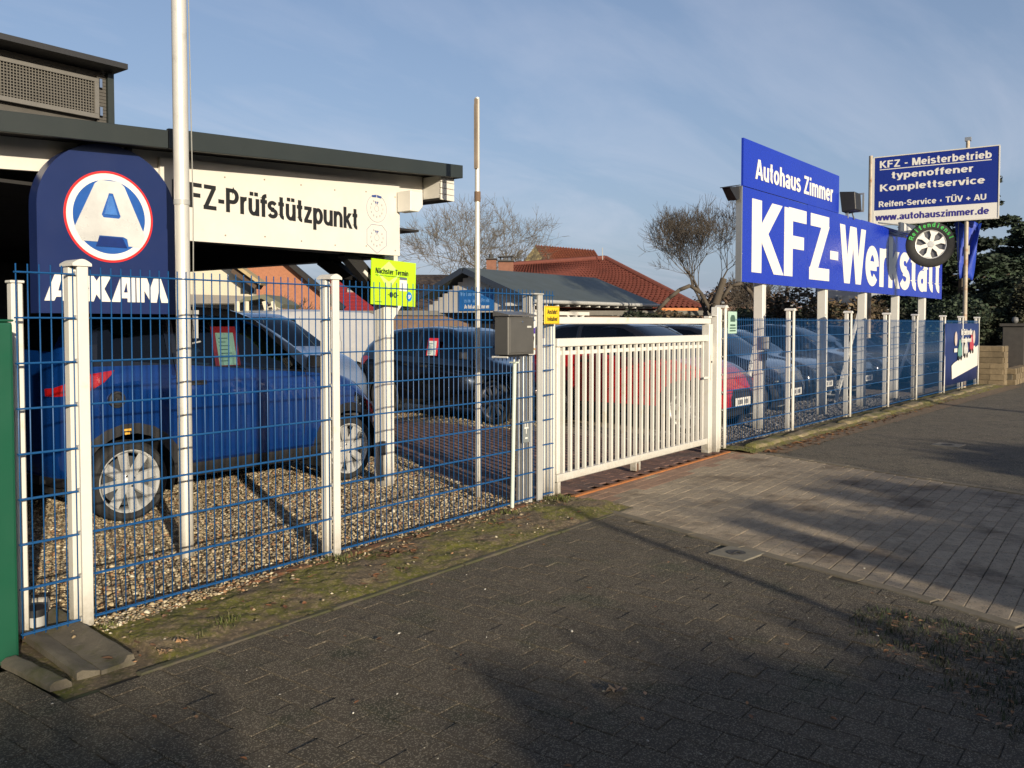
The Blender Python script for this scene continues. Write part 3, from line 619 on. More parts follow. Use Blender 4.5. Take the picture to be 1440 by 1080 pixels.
# ------------------------------------------------------------ wire fence
def post(root, x, y, ztop=1.665, zb=0., mat=white, cap=True, wide=.058, cov=.058, tall_cover=True):
    m = MB().box(x - .040, x + .004, y + .012, y + .066, zb - .02, ztop - .01)
    p = mk('post', m, mat, root, bevel=.005)
    mk('cover_strip', MB().box(x - .020, x + .030, y - .034, y - .014, zb + .012, ztop), mat, p, bevel=.004)
    # clamps that hold the wires between post and strip
    m = MB()
    for k in range(9):
        z = .05 + .2 * k; m.box(x - .022, x - .006, y - .014, y + .0115, z - .008, z + .008)
    mk('clamp', m, greypost, p)
    if cap:
        m = MB(); n = 14
        for yy0, yy1 in ((y - .044, y + .082),):
            vs = []
            for i in range(n + 1):
                t = i / n; xx = x - .047 + .088 * t; zt = ztop + .004 + .020 * math.sin(math.pi * t)
                vs += [(xx, yy0, ztop - .008), (xx, yy1, ztop - .008), (xx, yy0, zt), (xx, yy1, zt)]
            fs = []
            for i in range(n):
                a = i * 4; fs += [(a, a + 4, a + 6, a + 2), (a + 1, a + 3, a + 7, a + 5), (a + 2, a + 6, a + 7, a + 3), (a, a + 1, a + 5, a + 4)]
            fs += [(0, 2, 3, 1), (n * 4, n * 4 + 1, n * 4 + 3, n * 4 + 2)]
            m.add(vs, fs)
        mk('post_cap', m, mat, p)
    return p
def wiremesh(r, z0, z1, n=6):
    m = MB(); m.tube((0, 0, z0), (0, 0, z1), r, r, n); me = bpy.data.meshes.new('wire'); me.from_pydata(m.v, [], m.f); me.materials.append(fblue)
    me.polygons.foreach_set('use_smooth', [True] * len(me.polygons)); return me
wm = wiremesh(.0031, .028, 1.682)
lf = thing('wire_fence', 'blue double-bar wire fence with cream posts in front of the blue car', 'fence', (0, 0, 0))
def rails(root, x0, x1, y0=0., y1=None, n=9, dz=.2, z0=.045, name='rail_pair'):
    y1 = y0 if y1 is None else y1
    for k in range(n):
        z = z0 + dz * k; m = MB()
        m.tube((x0, y0 - .0075, z), (x1, y1 - .0075, z), .0042, n=6); m.tube((x0, y0 + .0075, z), (x1, y1 + .0075, z), .0042, n=6)
        mk(name, m, fblue, root)
for (a_, b_) in ((-.325, -.02), (.0, 1.43), (1.485, 3.50), (3.575, 3.755)):
    rails(lf, a_, b_)
    n = max(2, int(round((b_ - a_) / .05)))
    for i in range(n + 1):
        inst('wire', wm, (a_ + .006 + (b_ - a_ - .012) * i / n, 0, 0), lf)
post(lf, -.048, 0., 1.69); post(lf, 1.452, 0., 1.69)
# second row of thin cream post at the very left (turn of the fence)
q = thing('fence_post', 'slim cream post just behind the left end of the blue wires', 'post', (-.28, .09, 0))
mk('post_tube', MB().box(-.305, -.255, .08, .13, 0, 1.60), white, q, bevel=.006); mk('post_cap', MB().box(-.31, -.25, .075, .135, 1.60, 1.612), white, q, bevel=.003)

rf = thing('wire_fence', 'long blue wire fence with cream posts right of the gate, before the dark parked cars', 'fence', (7.06, 0, 0))
PX_ = [7.06, 9.05, 11.30, 13.22, 14.95, 17.0, 18.55, 20.15]
m = MB()
for i, x in enumerate(PX_):
    zt = 1.60 - .004 * (x - 7); post(rf, x, fenceY(x), zt, cap=True)
vw = MB()
for a_, b_ in zip(PX_, PX_[1:]):
    ya, yb = fenceY(a_), fenceY(b_)
    rails(rf, a_ + .03, b_ - .03, ya, yb, n=8, dz=.2, z0=.06)
    n = int(round((b_ - a_ - .06) / .05))
    for i in range(n + 1):
        t = i / n; x = a_ + .035 + (b_ - a_ - .07) * t; vw.tube((x, ya + (yb - ya) * t, .045), (x, ya + (yb - ya) * t, 1.485), .003, n=5)
o = mk('wire_infill', vw, fblue, rf, smooth=True); o['kind'] = 'stuff'

# ------------------------------------------------------------ gate
gt = thing('sliding_gate', 'white barred metal gate closed across the brick driveway', 'gate', (3.86, .05, 0))
GY = .06
# posts of the gate
mk('gate_post', MB().box(3.755, 3.835, .03, .10, -.02, 1.55), white, gt, bevel=.006)
mk('guide_box', MB().box(3.70, 3.745, .06, .10, .02, 1.30), white, gt, bevel=.004)
mk('top_rail', MB().box(3.87, 6.83, GY - .025, GY + .025, 1.415, 1.475), white, gt, bevel=.006)
mk('middle_rail', MB().box(3.87, 6.86, GY - .03, GY + .03, 1.225, 1.295), white, gt, bevel=.006)
mk('lower_strip', MB().box(3.93, 6.70, GY + .005, GY + .03, 1.155, 1.19), white, gt, bevel=.003)
mk('bottom_rail', MB().box(3.87, 6.83, GY - .03, GY + .03, .10, .165), white, gt, bevel=.006)
mk('end_upright', MB().box(3.875, 3.925, GY - .02, GY + .02, .166, 1.224), white, gt, bevel=.005)
mk('end_upright', MB().box(6.74, 6.83, GY - .045, GY + .045, -.0, 1.414).box(6.76, 6.83, GY - .035, GY + .035, 1.476, 1.50), white, gt, bevel=.005)
sl = MB().box(-.014, .014, -.014, .014, .164, 1.226); sme = bpy.data.meshes.new('bar'); sme.from_pydata(sl.v, [], sl.f); sme.materials.append(white)
nb = 25
for i in range(nb): inst('bar', sme, (3.985 + (6.66 - 3.985) * i / (nb - 1), GY, 0), gt)
h = mk('latch_plate', MB().box(6.60, 6.75, GY - .052, GY - .047, .82, .845).box(6.77, 6.80, GY - .052, GY - .047, .80, 1.08), white, gt)
mk('keyhole', MB().tube((6.785, GY - .056, 1.0), (6.785, GY - .05, 1.0), .012, n=10), black, h)
rw = mk('roller_fork', MB().box(5.17, 5.19, GY - .03, GY + .03, .02, .10).box(5.24, 5.26, GY - .03, GY + .03, .02, .10), white, gt)
mk('roller', MB().tube((5.215, GY - .02, .045), (5.215, GY + .02, .045), .042, n=18), M('roller_rust', (.12, .06, .035), .7, var=.3), rw)
mk('stop_foot', MB().box(3.89, 3.93, GY - .02, GY + .02, -.01, .10), white, gt, bevel=.004)
# catch post right of the gate
cp = thing('gate_catch_post', 'square cream post that catches the white gate at its right end', 'post', (6.94, .04, 0))
mk('post_tube', MB().box(6.895, 6.975, -.01, .07, -.02, 1.60), white, cp, bevel=.006)
mk('hood_plate', MB().box(6.835, 6.895, .0, .06, 1.50, 1.505).box(6.84, 6.893, .055, .06, .98, 1.2), white, cp)

# grey aluminium post with cover strip left of the gate + intercom + number plate
gp_ = thing('entrance_post', 'grey aluminium post beside the mailbox, left of the white gate', 'post', (3.56, 0, 0))
post_ = MB().box(3.455, 3.50, .015, .09, -.02, 1.64)
mk('post_tube', post_, greypost, gp_, bevel=.005)
mk('cover_strip', MB().box(3.505, 3.562, -.04, -.016, .01, 1.645), greypost, gp_, bevel=.004)
mk('cable_duct', MB().box(3.385, 3.43, .02, .06, 0, 1.21).box(3.34, 3.375, .03, .06, 0, 1.20), alu, gp_, bevel=.004)
# crossed cap
mk('post_cap', MB().box(3.445, 3.568, -.045, .095, 1.645, 1.657), greypost, gp_, bevel=.003)
ic = thing('intercom', 'flat white intercom panel with blue tag and black 7 next to the mailbox', 'intercom', (3.43, -.02, 1.3))
mk('panel', MB().box(3.395, 3.475, -.03, -.006, 1.175, 1.435), signwhite, ic, bevel=.004)
mk('tag', MB().box(3.415, 3.465, -.033, -.03, 1.34, 1.385), M('violet_tag', (.06, .02, .30), .4, var=.1), ic)
mk('speaker_strip', MB().box(3.40, 3.47, -.034, -.03, 1.212, 1.228), M('tan_strip', (.45, .30, .15), .6), ic)
text('numeral', '7', (3.425, -.0315, 1.245), XN, ZN, .028, .075, black, ic, bold=.02)
nm = thing('info_plate', 'small grey plate with white marks low on the entrance post', 'plate', (3.38, 0, .6))
mk('plate', MB().box(3.345, 3.435, -.004, .012, .49, .66), M('grey_plate', (.20, .22, .22), .5), nm, bevel=.003)
mk('mark', MB().box(3.365, 3.415, -.006, -.004, .60, .612).box(3.385, 3.392, -.006, -.004, .56, .60).box(3.375, 3.405, -.006, -.004, .52, .532).box(3.37, 3.377, -.006, -.004, .615, .64).box(3.40, 3.407, -.006, -.004, .615, .64), signwhite, nm)

# mailbox
mx = thing('mailbox', 'dark grey steel mailbox with overhanging lid on the wire fence', 'mailbox', (3.15, -.2, 1.17))
m = MB(); m.box(2.945, 3.262, -.172, -.045, 1.190, 1.468); mk('body', m, boxgrey, mx, bevel=.004)
m = MB()
vs = [(2.935, -.188, 1.472), (3.275, -.188, 1.472), (3.275, -.035, 1.472), (2.935, -.035, 1.472), (2.935, -.188, 1.484), (3.275, -.188, 1.484), (3.275, -.035, 1.512), (2.935, -.035, 1.512)]
m.add(vs, [(0, 3, 2, 1), (4, 5, 6, 7), (0, 1, 5, 4), (2, 3, 7, 6), (1, 2, 6, 5), (0, 4, 7, 3)]); mk('lid', m, M('mailbox_lid', (.16, .155, .15), .38, metal=.3), mx, bevel=.003)
dd = mk('door', MB().box(2.957, 3.250, -.178, -.1725, 1.205, 1.458), boxgrey, mx, bevel=.002)
mk('lock', MB().tube((3.10, -.187, 1.432), (3.10, -.178, 1.432), .008, n=14), chrome, dd)
mk('name_tag', MB().box(3.165, 3.215, -.181, -.1785, 1.388, 1.402), M('tag_pale', (.55, .55, .5), .5), dd)
mk('bracket', MB().box(2.95, 3.33, -.035, -.015, 1.166, 1.180).tube((2.955, -.03, 1.173), (2.955, -.16, 1.173), .007).tube((3.20, -.03, 1.17), (3.20, -.03, 1.06), .007), white, mx)
mk('paper_slot', MB().box(2.98, 3.22, -.15, -.06, 1.176, 1.1895), black, mx)
tp_ = thing('support_pipe', 'thin pale pipe standing on the ground below the mailbox', 'pipe', (3.26, -.02, 0))
mk('pipe', MB().tube((3.175, -.03, 0), (3.20, -.035, 1.12), .0150, n=14).box(3.18, 3.225, -.06, .0, 1.12, 1.13), M('pale_green_pipe', (.58, .66, .58), .45, var=.08), tp_, smooth='auto')

# yellow sign
ys_ = thing('exit_sign', 'small yellow enamel sign reading Ausfahrt freihalten on the left gate post', 'sign', (3.8, -.03, 1.5))
c_ = (3.675, 3.80, 1.405, 1.535)
mk('plate', MB().box(3.566, 3.775, -.052, -.044, 1.415, 1.558), yellow, ys_, bevel=.003)
mk('border_line', MB().box(3.573, 3.768, -.0535, -.052, 1.421, 1.423).box(3.573, 3.768, -.0535, -.052, 1.550, 1.552).box(3.573, 3.575, -.0535, -.052, 1.423, 1.550).box(3.766, 3.768, -.0535, -.052, 1.423, 1.550), black, ys_)
text('lettering', 'Ausfahrt', (3.602, -.0525, 1.495), XN, ZN, .140, .036, black, ys_, bold=.015, depth=.001)
text('lettering', 'freihalten!', (3.602, -.0525, 1.438), XN, ZN, .140, .036, black, ys_, bold=.015, depth=.001)

# ------------------------------------------------------------ flag poles
f1 = thing('flag_pole', 'thick pale metal flag pole in front of the round logo pylon', 'flag pole', (.925, .74, 0))
bx, by = .925, .735
mk('mast', MB().tube((bx, by, -.02), (bx + .0, by - .0, 2.16), .042, .042, 24, False).tube((bx, by, 2.155), (bx - .01, by, 6.2), .0445, .040, 24), aluw, f1, smooth='auto')
mk('joint_ring', MB().tube((bx, by, 2.13), (bx, by, 2.16), .0465, n=24), greypost, f1, smooth='auto')
m = MB().path([(bx + .055, by - .02, 1.5), (bx + .062, by - .02, 2.1), (bx + .05, by - .015, 3.5), (bx + .05, by - .01, 6.0)], .0035, 5); mk('halyard', m, M('rope', (.3, .3, .28), .8), f1)
mk('cleat', MB().box(bx + .048, bx + .085, by - .03, by + .0, 1.475, 1.50).box(bx + .055, bx + .08, by - .03, by - .005, 1.33, 1.47).tube((bx + .04, by - .03, 1.30), (bx + .095, by - .03, 1.31), .005), greypost, f1)
mk('halyard_tail', MB().tube((bx + .068, by - .02, 1.31), (bx + .07, by - .02, 1.36), .004).tube((bx + .04, by - .04, 1.475), (bx + .04, by - .05, 1.38), .004), greypost, f1)
f2 = thing('flag_pole', 'slim flag pole behind the fence left of the mailbox, bare at its top', 'flag pole', (3.37, .475, 0))
mk('mast', MB().tube((3.372, .475, -.02), (3.37, .475, 3.23), .0215, .019, 18), aluw, f2, smooth='auto')
mk('bracket', MB().box(3.335, 3.352, .45, .48, 2.66, 3.17).box(3.338, 3.353, .45, .48, 3.17, 3.215), M('weathered_strip', (.30, .24, .18), .8, var=.3), f2)
mk('grip', MB().tube((3.372, .475, 2.4), (3.372, .475, 2.48), .026, .026, 14), M('rusty_clamp', (.16, .10, .06), .8), f2)

# ------------------------------------------------------------ green container, chain link and drain channel (left edge)
gb = thing('green_container', 'dark green metal box cut by the left edge of the picture', 'container', (-.9, -.4, 0))
mk('side_panel', MB().box(-1.60, -.405, -.175, .6, .0, 1.425), greenbox, gb, bevel=.012, seg=2)
mk('lid', MB().box(-1.61, -.402, -.18, .605, 1.427, 1.437), greenbox, gb, bevel=.004)
cl = thing('chain_link_fence', 'grey chain link fence with curved top post behind the green box', 'fence', (-.34, .2, 0))
pts = [(-.365, .10, 0), (-.365, .10, 1.38)] + [(-.365 - .022 * (1 - math.cos(t)), .10, 1.38 + .04 * math.sin(t)) for t in (0.5, 1.0, 1.57, 2.1, 2.7, 3.14)]
mk('post_tube', MB().path(pts, .011, 8), M('galvanised', (.42, .42, .38), .5, metal=.4), cl, smooth='auto')
m = MB()
for i in range(46):
    z = .05 + i * .028
    m.tube((-.375, .115, z), (-.35, .115, z + .028), .0017, n=4); m.tube((-.35, .115, z), (-.375, .115, z + .028), .0017, n=4)
    m.tube((-.35, .115, z), (-.325, .115, z + .028), .0017, n=4); m.tube((-.325, .115, z), (-.35, .115, z + .028), .0017, n=4)
o = mk('mesh_wire', m, MATS['galvanised'], cl)
dr = thing('drain_channel', 'broken concrete drain channel running out under the first fence post', 'drain', (-.17, -.2, 0))
def swept(prof, y0, y1, x0, x1, n=14, jag=.012):
    m = MB(); vs = []; k = len(prof)
    for i in range(n + 1):
        t = i / n; y = y0 + (y1 - y0) * t; xx = x0 + (x1 - x0) * t
        for (a_, z) in prof:
            jj = (jag * mn.noise(Vector((a_ * 30, t * 0, 2))) * 2 if i == n else 0)
            vs.append((xx + a_ + .003 * mn.noise(Vector((a_ * 20, y * 9, z * 9))), y + jj, z + .004 * mn.noise(Vector((a_ * 30, y * 14, 1)))))
    fs = [(i * k + j, i * k + (j + 1) % k, (i + 1) * k + (j + 1) % k, (i + 1) * k + j) for i in range(n) for j in range(k)] + [tuple(range(k - 1, -1, -1)), tuple(n * k + j for j in range(k))]
    return m.add(vs, fs)
mk('channel_half', swept([(-.055, .030), (-.035, .036), (.0, .024), (.035, .014), (.035, -.01), (-.055, .0)][::-1], .28, -.575, -.22, -.30), concrete, dr, smooth='auto')
mk('channel_half', swept([(.0, .014), (.045, .014), (.085, .024), (.115, .040), (.135, .040), (.145, -.01), (.0, -.01)][::-1], .28, -.585, -.182, -.262), concrete, dr, smooth='auto')
kb = thing('loose_kerb_stone', 'worn grey kerb stone lying left of the drain channel', 'kerb stone', (-.42, -.4, 0))
mk('stone', swept([(-.04, .0), (-.042, .022), (-.02, .034), (.02, .032), (.04, .012), (.042, -.01)][::-1], -.19, -.60, -.445, -.43), concrete, kb, smooth='auto')
# two clean-out pipes inside the fence
for i, (lab, p0, p1, r) in enumerate((('white downpipe end lying on the gravel beyond the first fence gap', (-.33, .62, .05), (-.075, .34, .045), .036), ('short grey drain pipe stub standing at the foot of the left fence gap', (-.20, .16, .0), (-.20, .155, .10), .042))):
    t = thing('pipe', lab, 'pipe', p0); mk('pipe_body', MB().tube(p0, p1, r, r, 20), white if i == 0 else greypost, t, smooth='auto')
    d = (Vector(p1) - Vector(p0)).normalized(); mk('pipe_collar', MB().tube(Vector(p1) - d * .03, Vector(p1) + d * .004, r + .004, n=20), white if i == 0 else trim, t, smooth='auto')
# manhole and service cover in the pavement
def cover(label, x, y, rz, s, z=.008):
    t = thing('manhole_cover', label, 'manhole cover', (x, y, z), rz=rz)
    m = MB(); m.box(-s, s, -s, s, -.03, 0); mk('frame', m, M('cover_concrete', (.20, .18, .135), .85, var=.2, scale=20, bump=.4, bscale=100), t, bevel=.004, local=True)
    lid = mk('lid', MB().lathe([(0, .004), (.45 * s, .004), (.47 * s, .001), (.47 * s, -.01)], (0, 0, .0), ZN, 28), M('cast_iron', (.07, .065, .055), .6, metal=.3, var=.3, scale=30, bump=.4, bscale=120), t, local=True)
    mk('lid_rib', MB().box(-.3 * s, .3 * s, -.03 * s, .03 * s, .004, .008).box(-.03 * s, .03 * s, -.3 * s, -.035 * s, .004, .008), MATS['cast_iron'], lid, local=True)
    return t
cover('square concrete cover with small round iron lid in the dark pavers near the driveway', 3.035, -1.885, -.12, .125)
cover('flat service cover in the pavement beyond the driveway', 9.05, -1.92, -.1, .15, .006)
# ------------------------------------------------------------ canopy building on the left
cb = thing('carport_canopy', 'white canopy with anthracite roof edge and black KFZ-Prüfstützpunkt lettering over the blue car', 'canopy', (3.28, 1.45, 0))
def zr(x): return 2.446 + .0665 * x      # roof edge underside at Y = 1.0
# roof slab with sheet metal fascia
m = MB(); X0, X1 = -9., 3.80
for (a_, b_) in ((X0, 1.0), (1.004, X1)):
    m.add([(a_, 1.0, zr(a_)), (b_, 1.0, zr(b_)), (b_, 1.03, zr(b_)), (a_, 1.03, zr(a_)), (a_, 1.0, zr(a_) + .125), (b_, 1.0, zr(b_) + .112), (b_, 1.03, zr(b_) + .112), (a_, 1.03, zr(a_) + .125)],
          [(0, 3, 2, 1), (4, 5, 6, 7), (0, 1, 5, 4), (2, 3, 7, 6), (1, 2, 6, 5), (0, 4, 7, 3)])
mk('fascia', m, fascia, cb, bevel=.003)
m = MB().add([(X1 - .004, 1.034, zr(X1) + .0), (X1 - .004, 9, zr(X1)), (X1 - .03, 9, zr(X1)), (X1 - .03, 1.034, zr(X1)), (X1 - .004, 1.034, zr(X1) + .11), (X1 - .004, 9, zr(X1) + .11), (X1 - .03, 9, zr(X1) + .11), (X1 - .03, 1.034, zr(X1) + .11)],
             [(0, 1, 2, 3), (4, 7, 6, 5), (0, 4, 5, 1), (2, 6, 7, 3), (1, 5, 6, 2), (0, 3, 7, 4)])
mk('side_fascia', m, fascia, cb)
m = MB().add([(X0, 1.034, zr(X0) + .03), (X1 - .034, 1.034, zr(X1) + .03), (X1 - .034, 9, zr(X1) + .03), (X0, 9, zr(X0) + .03), (X0, 1.034, zr(X0) + .1), (X1 - .034, 1.034, zr(X1) + .1), (X1 - .034, 9, zr(X1) + .1), (X0, 9, zr(X0) + .1)],
             [(0, 3, 2, 1), (4, 5, 6, 7), (0, 1, 5, 4), (2, 3, 7, 6), (1, 2, 6, 5), (0, 4, 7, 3)])
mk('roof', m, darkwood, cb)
# pale front beam under the roof edge, shiplap boards at its right end
m = MB().add([(X0, 1.30, zr(X0) - .157), (3.60, 1.30, zr(3.6) - .157), (3.60, 1.34, zr(3.6) - .157), (X0, 1.34, zr(X0) - .157), (X0, 1.30, zr(X0) + .028), (3.60, 1.30, zr(3.6) + .028), (3.60, 1.34, zr(3.6) + .028), (X0, 1.34, zr(X0) + .028)],
             [(0, 3, 2, 1), (4, 5, 6, 7), (0, 1, 5, 4), (2, 3, 7, 6), (1, 2, 6, 5), (0, 4, 7, 3)])
mk('front_beam', m, whiteold, cb)
for k in range(4):
    z0 = zr(3.6) - .19 + k * .052
    mk('board', MB().box(3.602, 3.775, 1.08, 1.098 + .003 * (k % 2), z0 + .002, z0 + .050), whiteold, cb, bevel=.003)
    mk('board', MB().box(3.757, 3.775, 1.103, 2.6, z0 + .002, z0 + .050), whiteold, cb, bevel=.003)
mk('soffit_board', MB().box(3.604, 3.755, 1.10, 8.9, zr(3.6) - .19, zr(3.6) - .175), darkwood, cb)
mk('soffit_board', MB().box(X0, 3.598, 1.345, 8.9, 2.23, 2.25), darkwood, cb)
mk('board', MB().box(3.604, 3.618, 1.105, 1.295, zr(3.6) - .17, zr(3.6) + .02), whiteold, cb)
bb = mk('beam_end', MB().prism([(0, 0), (.10, 0), (.15, .05), (.15, .17), (0, .17)], (3.245, 1.10, 2.365), XN, ZN, YN, .16), white, cb, bevel=.004)
# banner board
bn = mk('banner_board', MB().add([(1.10, 1.27, 1.975), (3.285, 1.27, 1.998), (3.285, 1.295, 1.998), (1.10, 1.295, 1.975), (1.10, 1.27, zr(1.10) - .012), (3.285, 1.27, zr(3.285) - .06), (3.285, 1.295, zr(3.285) - .06), (1.10, 1.295, zr(1.10) - .012)],
             [(0, 3, 2, 1), (4, 5, 6, 7), (0, 1, 5, 4), (2, 3, 7, 6), (1, 2, 6, 5), (0, 4, 7, 3)]), whiteold, cb)
text('lettering', 'KFZ-Prüfstützpunkt', (1.180, 1.2685, 2.205), Vector((1, 0, -.0155)), (0, 0, 1), 1.630, .168, black, bn, depth=.001, cap=True, gap=.0)
m = MB()
for x in np.arange(1.25, 3.25, .33):
    for z in (2.045, 2.44 + .03 * (x - 1.3)): m.tube((x, 1.2695, z + .01 * math.sin(x * 7)), (x, 1.267, z + .01 * math.sin(x * 7)), .006, n=8)
mk('screw', m, MATS['weathered_strip'], bn)['kind'] = 'stuff'
# inspection stickers: thin outlines with little dial marks
def ring(m, pts, w, o, y):
    n = len(pts)
    for i in range(n):
        a_, b_ = pts[i], pts[(i + 1) % n]; m.beam((o[0] + a_[0], y, o[1] + a_[1]), (o[0] + b_[0], y, o[1] + b_[1]), .0015, w, (0, 1, 0)) if False else m.tube((o[0] + a_[0], y, o[1] + a_[1]), (o[0] + b_[0], y, o[1] + b_[1]), w, n=4, cap=False)
navyprint = M('sticker_navy', (.03, .07, .26), .5, var=.05); greyprint = M('sticker_grey', (.35, .36, .40), .6, var=.05)
o1 = (3.018, 2.372); m = MB(); ring(m, circ(.112, 36), .0013, o1, 1.2685)
s1 = mk('dial_outline', m, navyprint, bn); ring(mm := MB(), circ(.024, 16), .001, o1, 1.2685); mk('dial_hub', mm, navyprint, s1)
o2 = (3.018, 2.132); hexp = [(-.11, .06), (-.06, .105), (.06, .105), (.11, .06), (.11, -.06), (0, -.13), (-.11, -.06)]
m = MB(); ring(m, hexp, .0015, o2, 1.2685); s2 = mk('dial_outline', m, navyprint, bn); ring(mm := MB(), circ(.026, 16), .001, o2, 1.2685); mk('dial_hub', mm, navyprint, s2)
for o_, s_, big in ((o1, s1, 1), (o2, s2, 0)):
    m = MB()
    if big: m.prism([(-.050, .088), (-.004, .092), (-.004, .112), (-.055, .106)][::-1], (o_[0], 1.2685, o_[1]), XN, ZN, (0, -1, 0), .001).prism([(.004, .092), (.050, .088), (.055, .106), (.004, .112)][::-1], (o_[0], 1.2685, o_[1]), XN, ZN, (0, -1, 0), .001)
    m.prism([(-.022, .058), (-.006, .03), (-.003, .058)], (o_[0], 1.2685, o_[1]), XN, ZN, (0, -1, 0), .001).prism([(.022, .058), (.003, .058), (.006, .03)], (o_[0], 1.2685, o_[1]), XN, ZN, (0, -1, 0), .001)
    mk('dial_marker', m, navyprint, s_)
    for k in range(12):
        if k in (2, 3): continue
        t = 2 * math.pi * k / 12; text('dial_numeral', str((k * 7) % 12 + 1), (o_[0] + .068 * math.cos(t) - .007, 1.2685, o_[1] + .068 * math.sin(t) - .009), XN, ZN, .013, .018, greyprint, s_, bold=0, depth=.001)
# corner post, inner dark beam and brace
pp = mk('post', MB().box(3.235, 3.345, 1.405, 1.545, -.02, 2.009), white, cb, bevel=.006)
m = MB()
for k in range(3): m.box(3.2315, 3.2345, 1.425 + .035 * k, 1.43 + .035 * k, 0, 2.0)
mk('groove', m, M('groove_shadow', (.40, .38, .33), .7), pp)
mk('post_trim', MB().box(3.345, 3.398, 1.41, 1.54, 1.5, 2.58), whiteold, cb)
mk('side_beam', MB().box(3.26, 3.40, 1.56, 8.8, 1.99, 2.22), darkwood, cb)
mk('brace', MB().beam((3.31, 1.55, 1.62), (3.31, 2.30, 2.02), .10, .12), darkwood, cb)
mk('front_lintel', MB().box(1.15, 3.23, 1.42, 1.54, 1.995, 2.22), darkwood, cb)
mk('brace', MB().beam((3.235, 1.48, 1.70), (2.85, 1.48, 2.02), .09, .11), darkwood, cb)
mk('bracing_edge', MB().beam((3.22, 1.43, 1.71), (3.02, 1.43, 1.86), .01, .03), white, cb)
pl = thing('post_tap', 'small dark hose reel hook at the foot of the white canopy post', 'hook', (3.2, 1.42, .2))
mk('hook', MB().box(3.18, 3.232, 1.40, 1.43, .28, .40).tube((3.19, 1.415, .28), (3.205, 1.415, .06), .016, n=8), trim, pl)

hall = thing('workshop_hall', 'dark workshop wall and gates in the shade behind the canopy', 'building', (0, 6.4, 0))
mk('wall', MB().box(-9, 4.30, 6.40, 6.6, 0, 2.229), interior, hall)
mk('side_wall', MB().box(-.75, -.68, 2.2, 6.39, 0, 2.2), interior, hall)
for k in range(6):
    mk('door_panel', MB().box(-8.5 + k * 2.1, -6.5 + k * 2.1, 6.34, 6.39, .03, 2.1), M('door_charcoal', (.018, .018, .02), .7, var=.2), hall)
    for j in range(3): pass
# roof lantern with grille
rl = thing('roof_ventilation_box', 'dark clad box with a wire grille on the canopy roof', 'roof box', (0, 4, 2.7))
clad = M('grey_cladding', (.075, .07, .062), .75, var=.2, scale=9)
mk('side', MB().box(-6, 2.15, 4.06, 6.5, 2.6, 3.78), clad, rl)
for k in range(14):
    mk('board', MB().box(2.08, 2.165, 4.028, 4.058, 3.30 + k * .032, 3.328 + k * .032), clad, rl)
mk('corner_board', MB().box(2.17, 2.23, 4.0, 4.06, 2.7, 3.78), fascia, rl)
m = MB().add([(-6, 3.75, 3.28 + .0), (2.36, 3.75, 3.895), (2.36, 6.9, 3.895), (-6, 6.9, 3.28), (-6, 3.75, 3.32), (2.36, 3.75, 3.935), (2.36, 6.9, 3.935), (-6, 6.9, 3.32)], [(0, 3, 2, 1), (4, 5, 6, 7), (0, 1, 5, 4), (2, 3, 7, 6), (1, 2, 6, 5), (0, 4, 7, 3)])
m = MB().box(-6, 2.25, 3.78, 6.9, 3.785, 3.835)
mk('roof', m, M('bitumen_edge', (.02, .021, .024), .6, var=.2), rl)
gl = mk('grille_frame', MB().box(-6, 2.08, 3.99, 4.02, 3.665, 3.70).box(-6, 2.08, 3.99, 4.02, 3.33, 3.37).box(2.04, 2.08, 3.99, 4.02, 3.372, 3.664), M('grille_frame', (.20, .19, .17), .5, metal=.4), rl)
m = MB()
for x in np.arange(.4, 2.04, .026): m.box(x, x + .007, 4.0, 4.006, 3.372, 3.664)
for z in np.arange(3.385, 3.66, .026): m.box(.4, 2.04, 4.008, 4.014, z, z + .007)
o = mk('grille_mesh', m, M('grille_wire', (.16, .15, .13), .6, metal=.3), gl); o['kind'] = 'stuff'
mk('grille_back', MB().box(-6, 2.04, 4.03, 4.05, 3.372, 3.664), interior, gl)
mk('hinge', MB().box(2.085, 2.11, 3.985, 4.0, 3.62, 3.70).box(2.085, 2.11, 3.985, 4.0, 3.36, 3.44), chrome, gl)

# ------------------------------------------------------------ round-topped logo pylon
py_ = thing('logo_pylon', 'navy sign board with rounded top, round white A emblem and AIXAM lettering', 'sign', (.70, 1.15, 1.48))
ol = [(.272, 1.48), (1.133, 1.48)] + [(.7025 + .4305 * math.cos(t), 2.10 + .405 * math.sin(t)) for t in np.linspace(0, math.pi, 40)]
mk('board', MB().prism([(p[0], p[1]) for p in ol][::-1], (0, 1.15, 0), XN, ZN, YN, .10), pylonblue, py_, smooth='auto')
mk('hanger', MB().box(.55, .58, 1.16, 1.24, 2.4, zr(.5) + .01).box(.82, .85, 1.16, 1.24, 2.4, zr(.8) + .01), trim, py_)
CX, CZ, RR = .697, 2.067, .276; YF = 1.15
def disc(r, y, n=64): return MB().prism(circ(r, n)[::-1], (CX, y, CZ), XN, ZN, (0, -1, 0), .0025)
def ring2(r0, r1, y, d=.003, n=64):
    m = MB(); vs = []
    for k in range(n):
        t = 2 * math.pi * k / n; c, s = math.cos(t), math.sin(t)
        for r, yy in ((r1, y), (r1, y - d), (r0, y - d), (r0, y)): vs.append((CX + r * c, yy, CZ + r * s))
    fs = [(4 * k + j, 4 * ((k + 1) % n) + j, 4 * ((k + 1) % n) + (j + 1) % 4, 4 * k + (j + 1) % 4) for k in range(n) for j in range(4)]
    return m.add(vs, fs)
mk('red_ring', ring2(.262, .276, YF), red, py_); mk('white_ring', ring2(.224, .262, YF), signwhite, py_)
mk('blue_disc', disc(.224, YF), logoblue, py_)
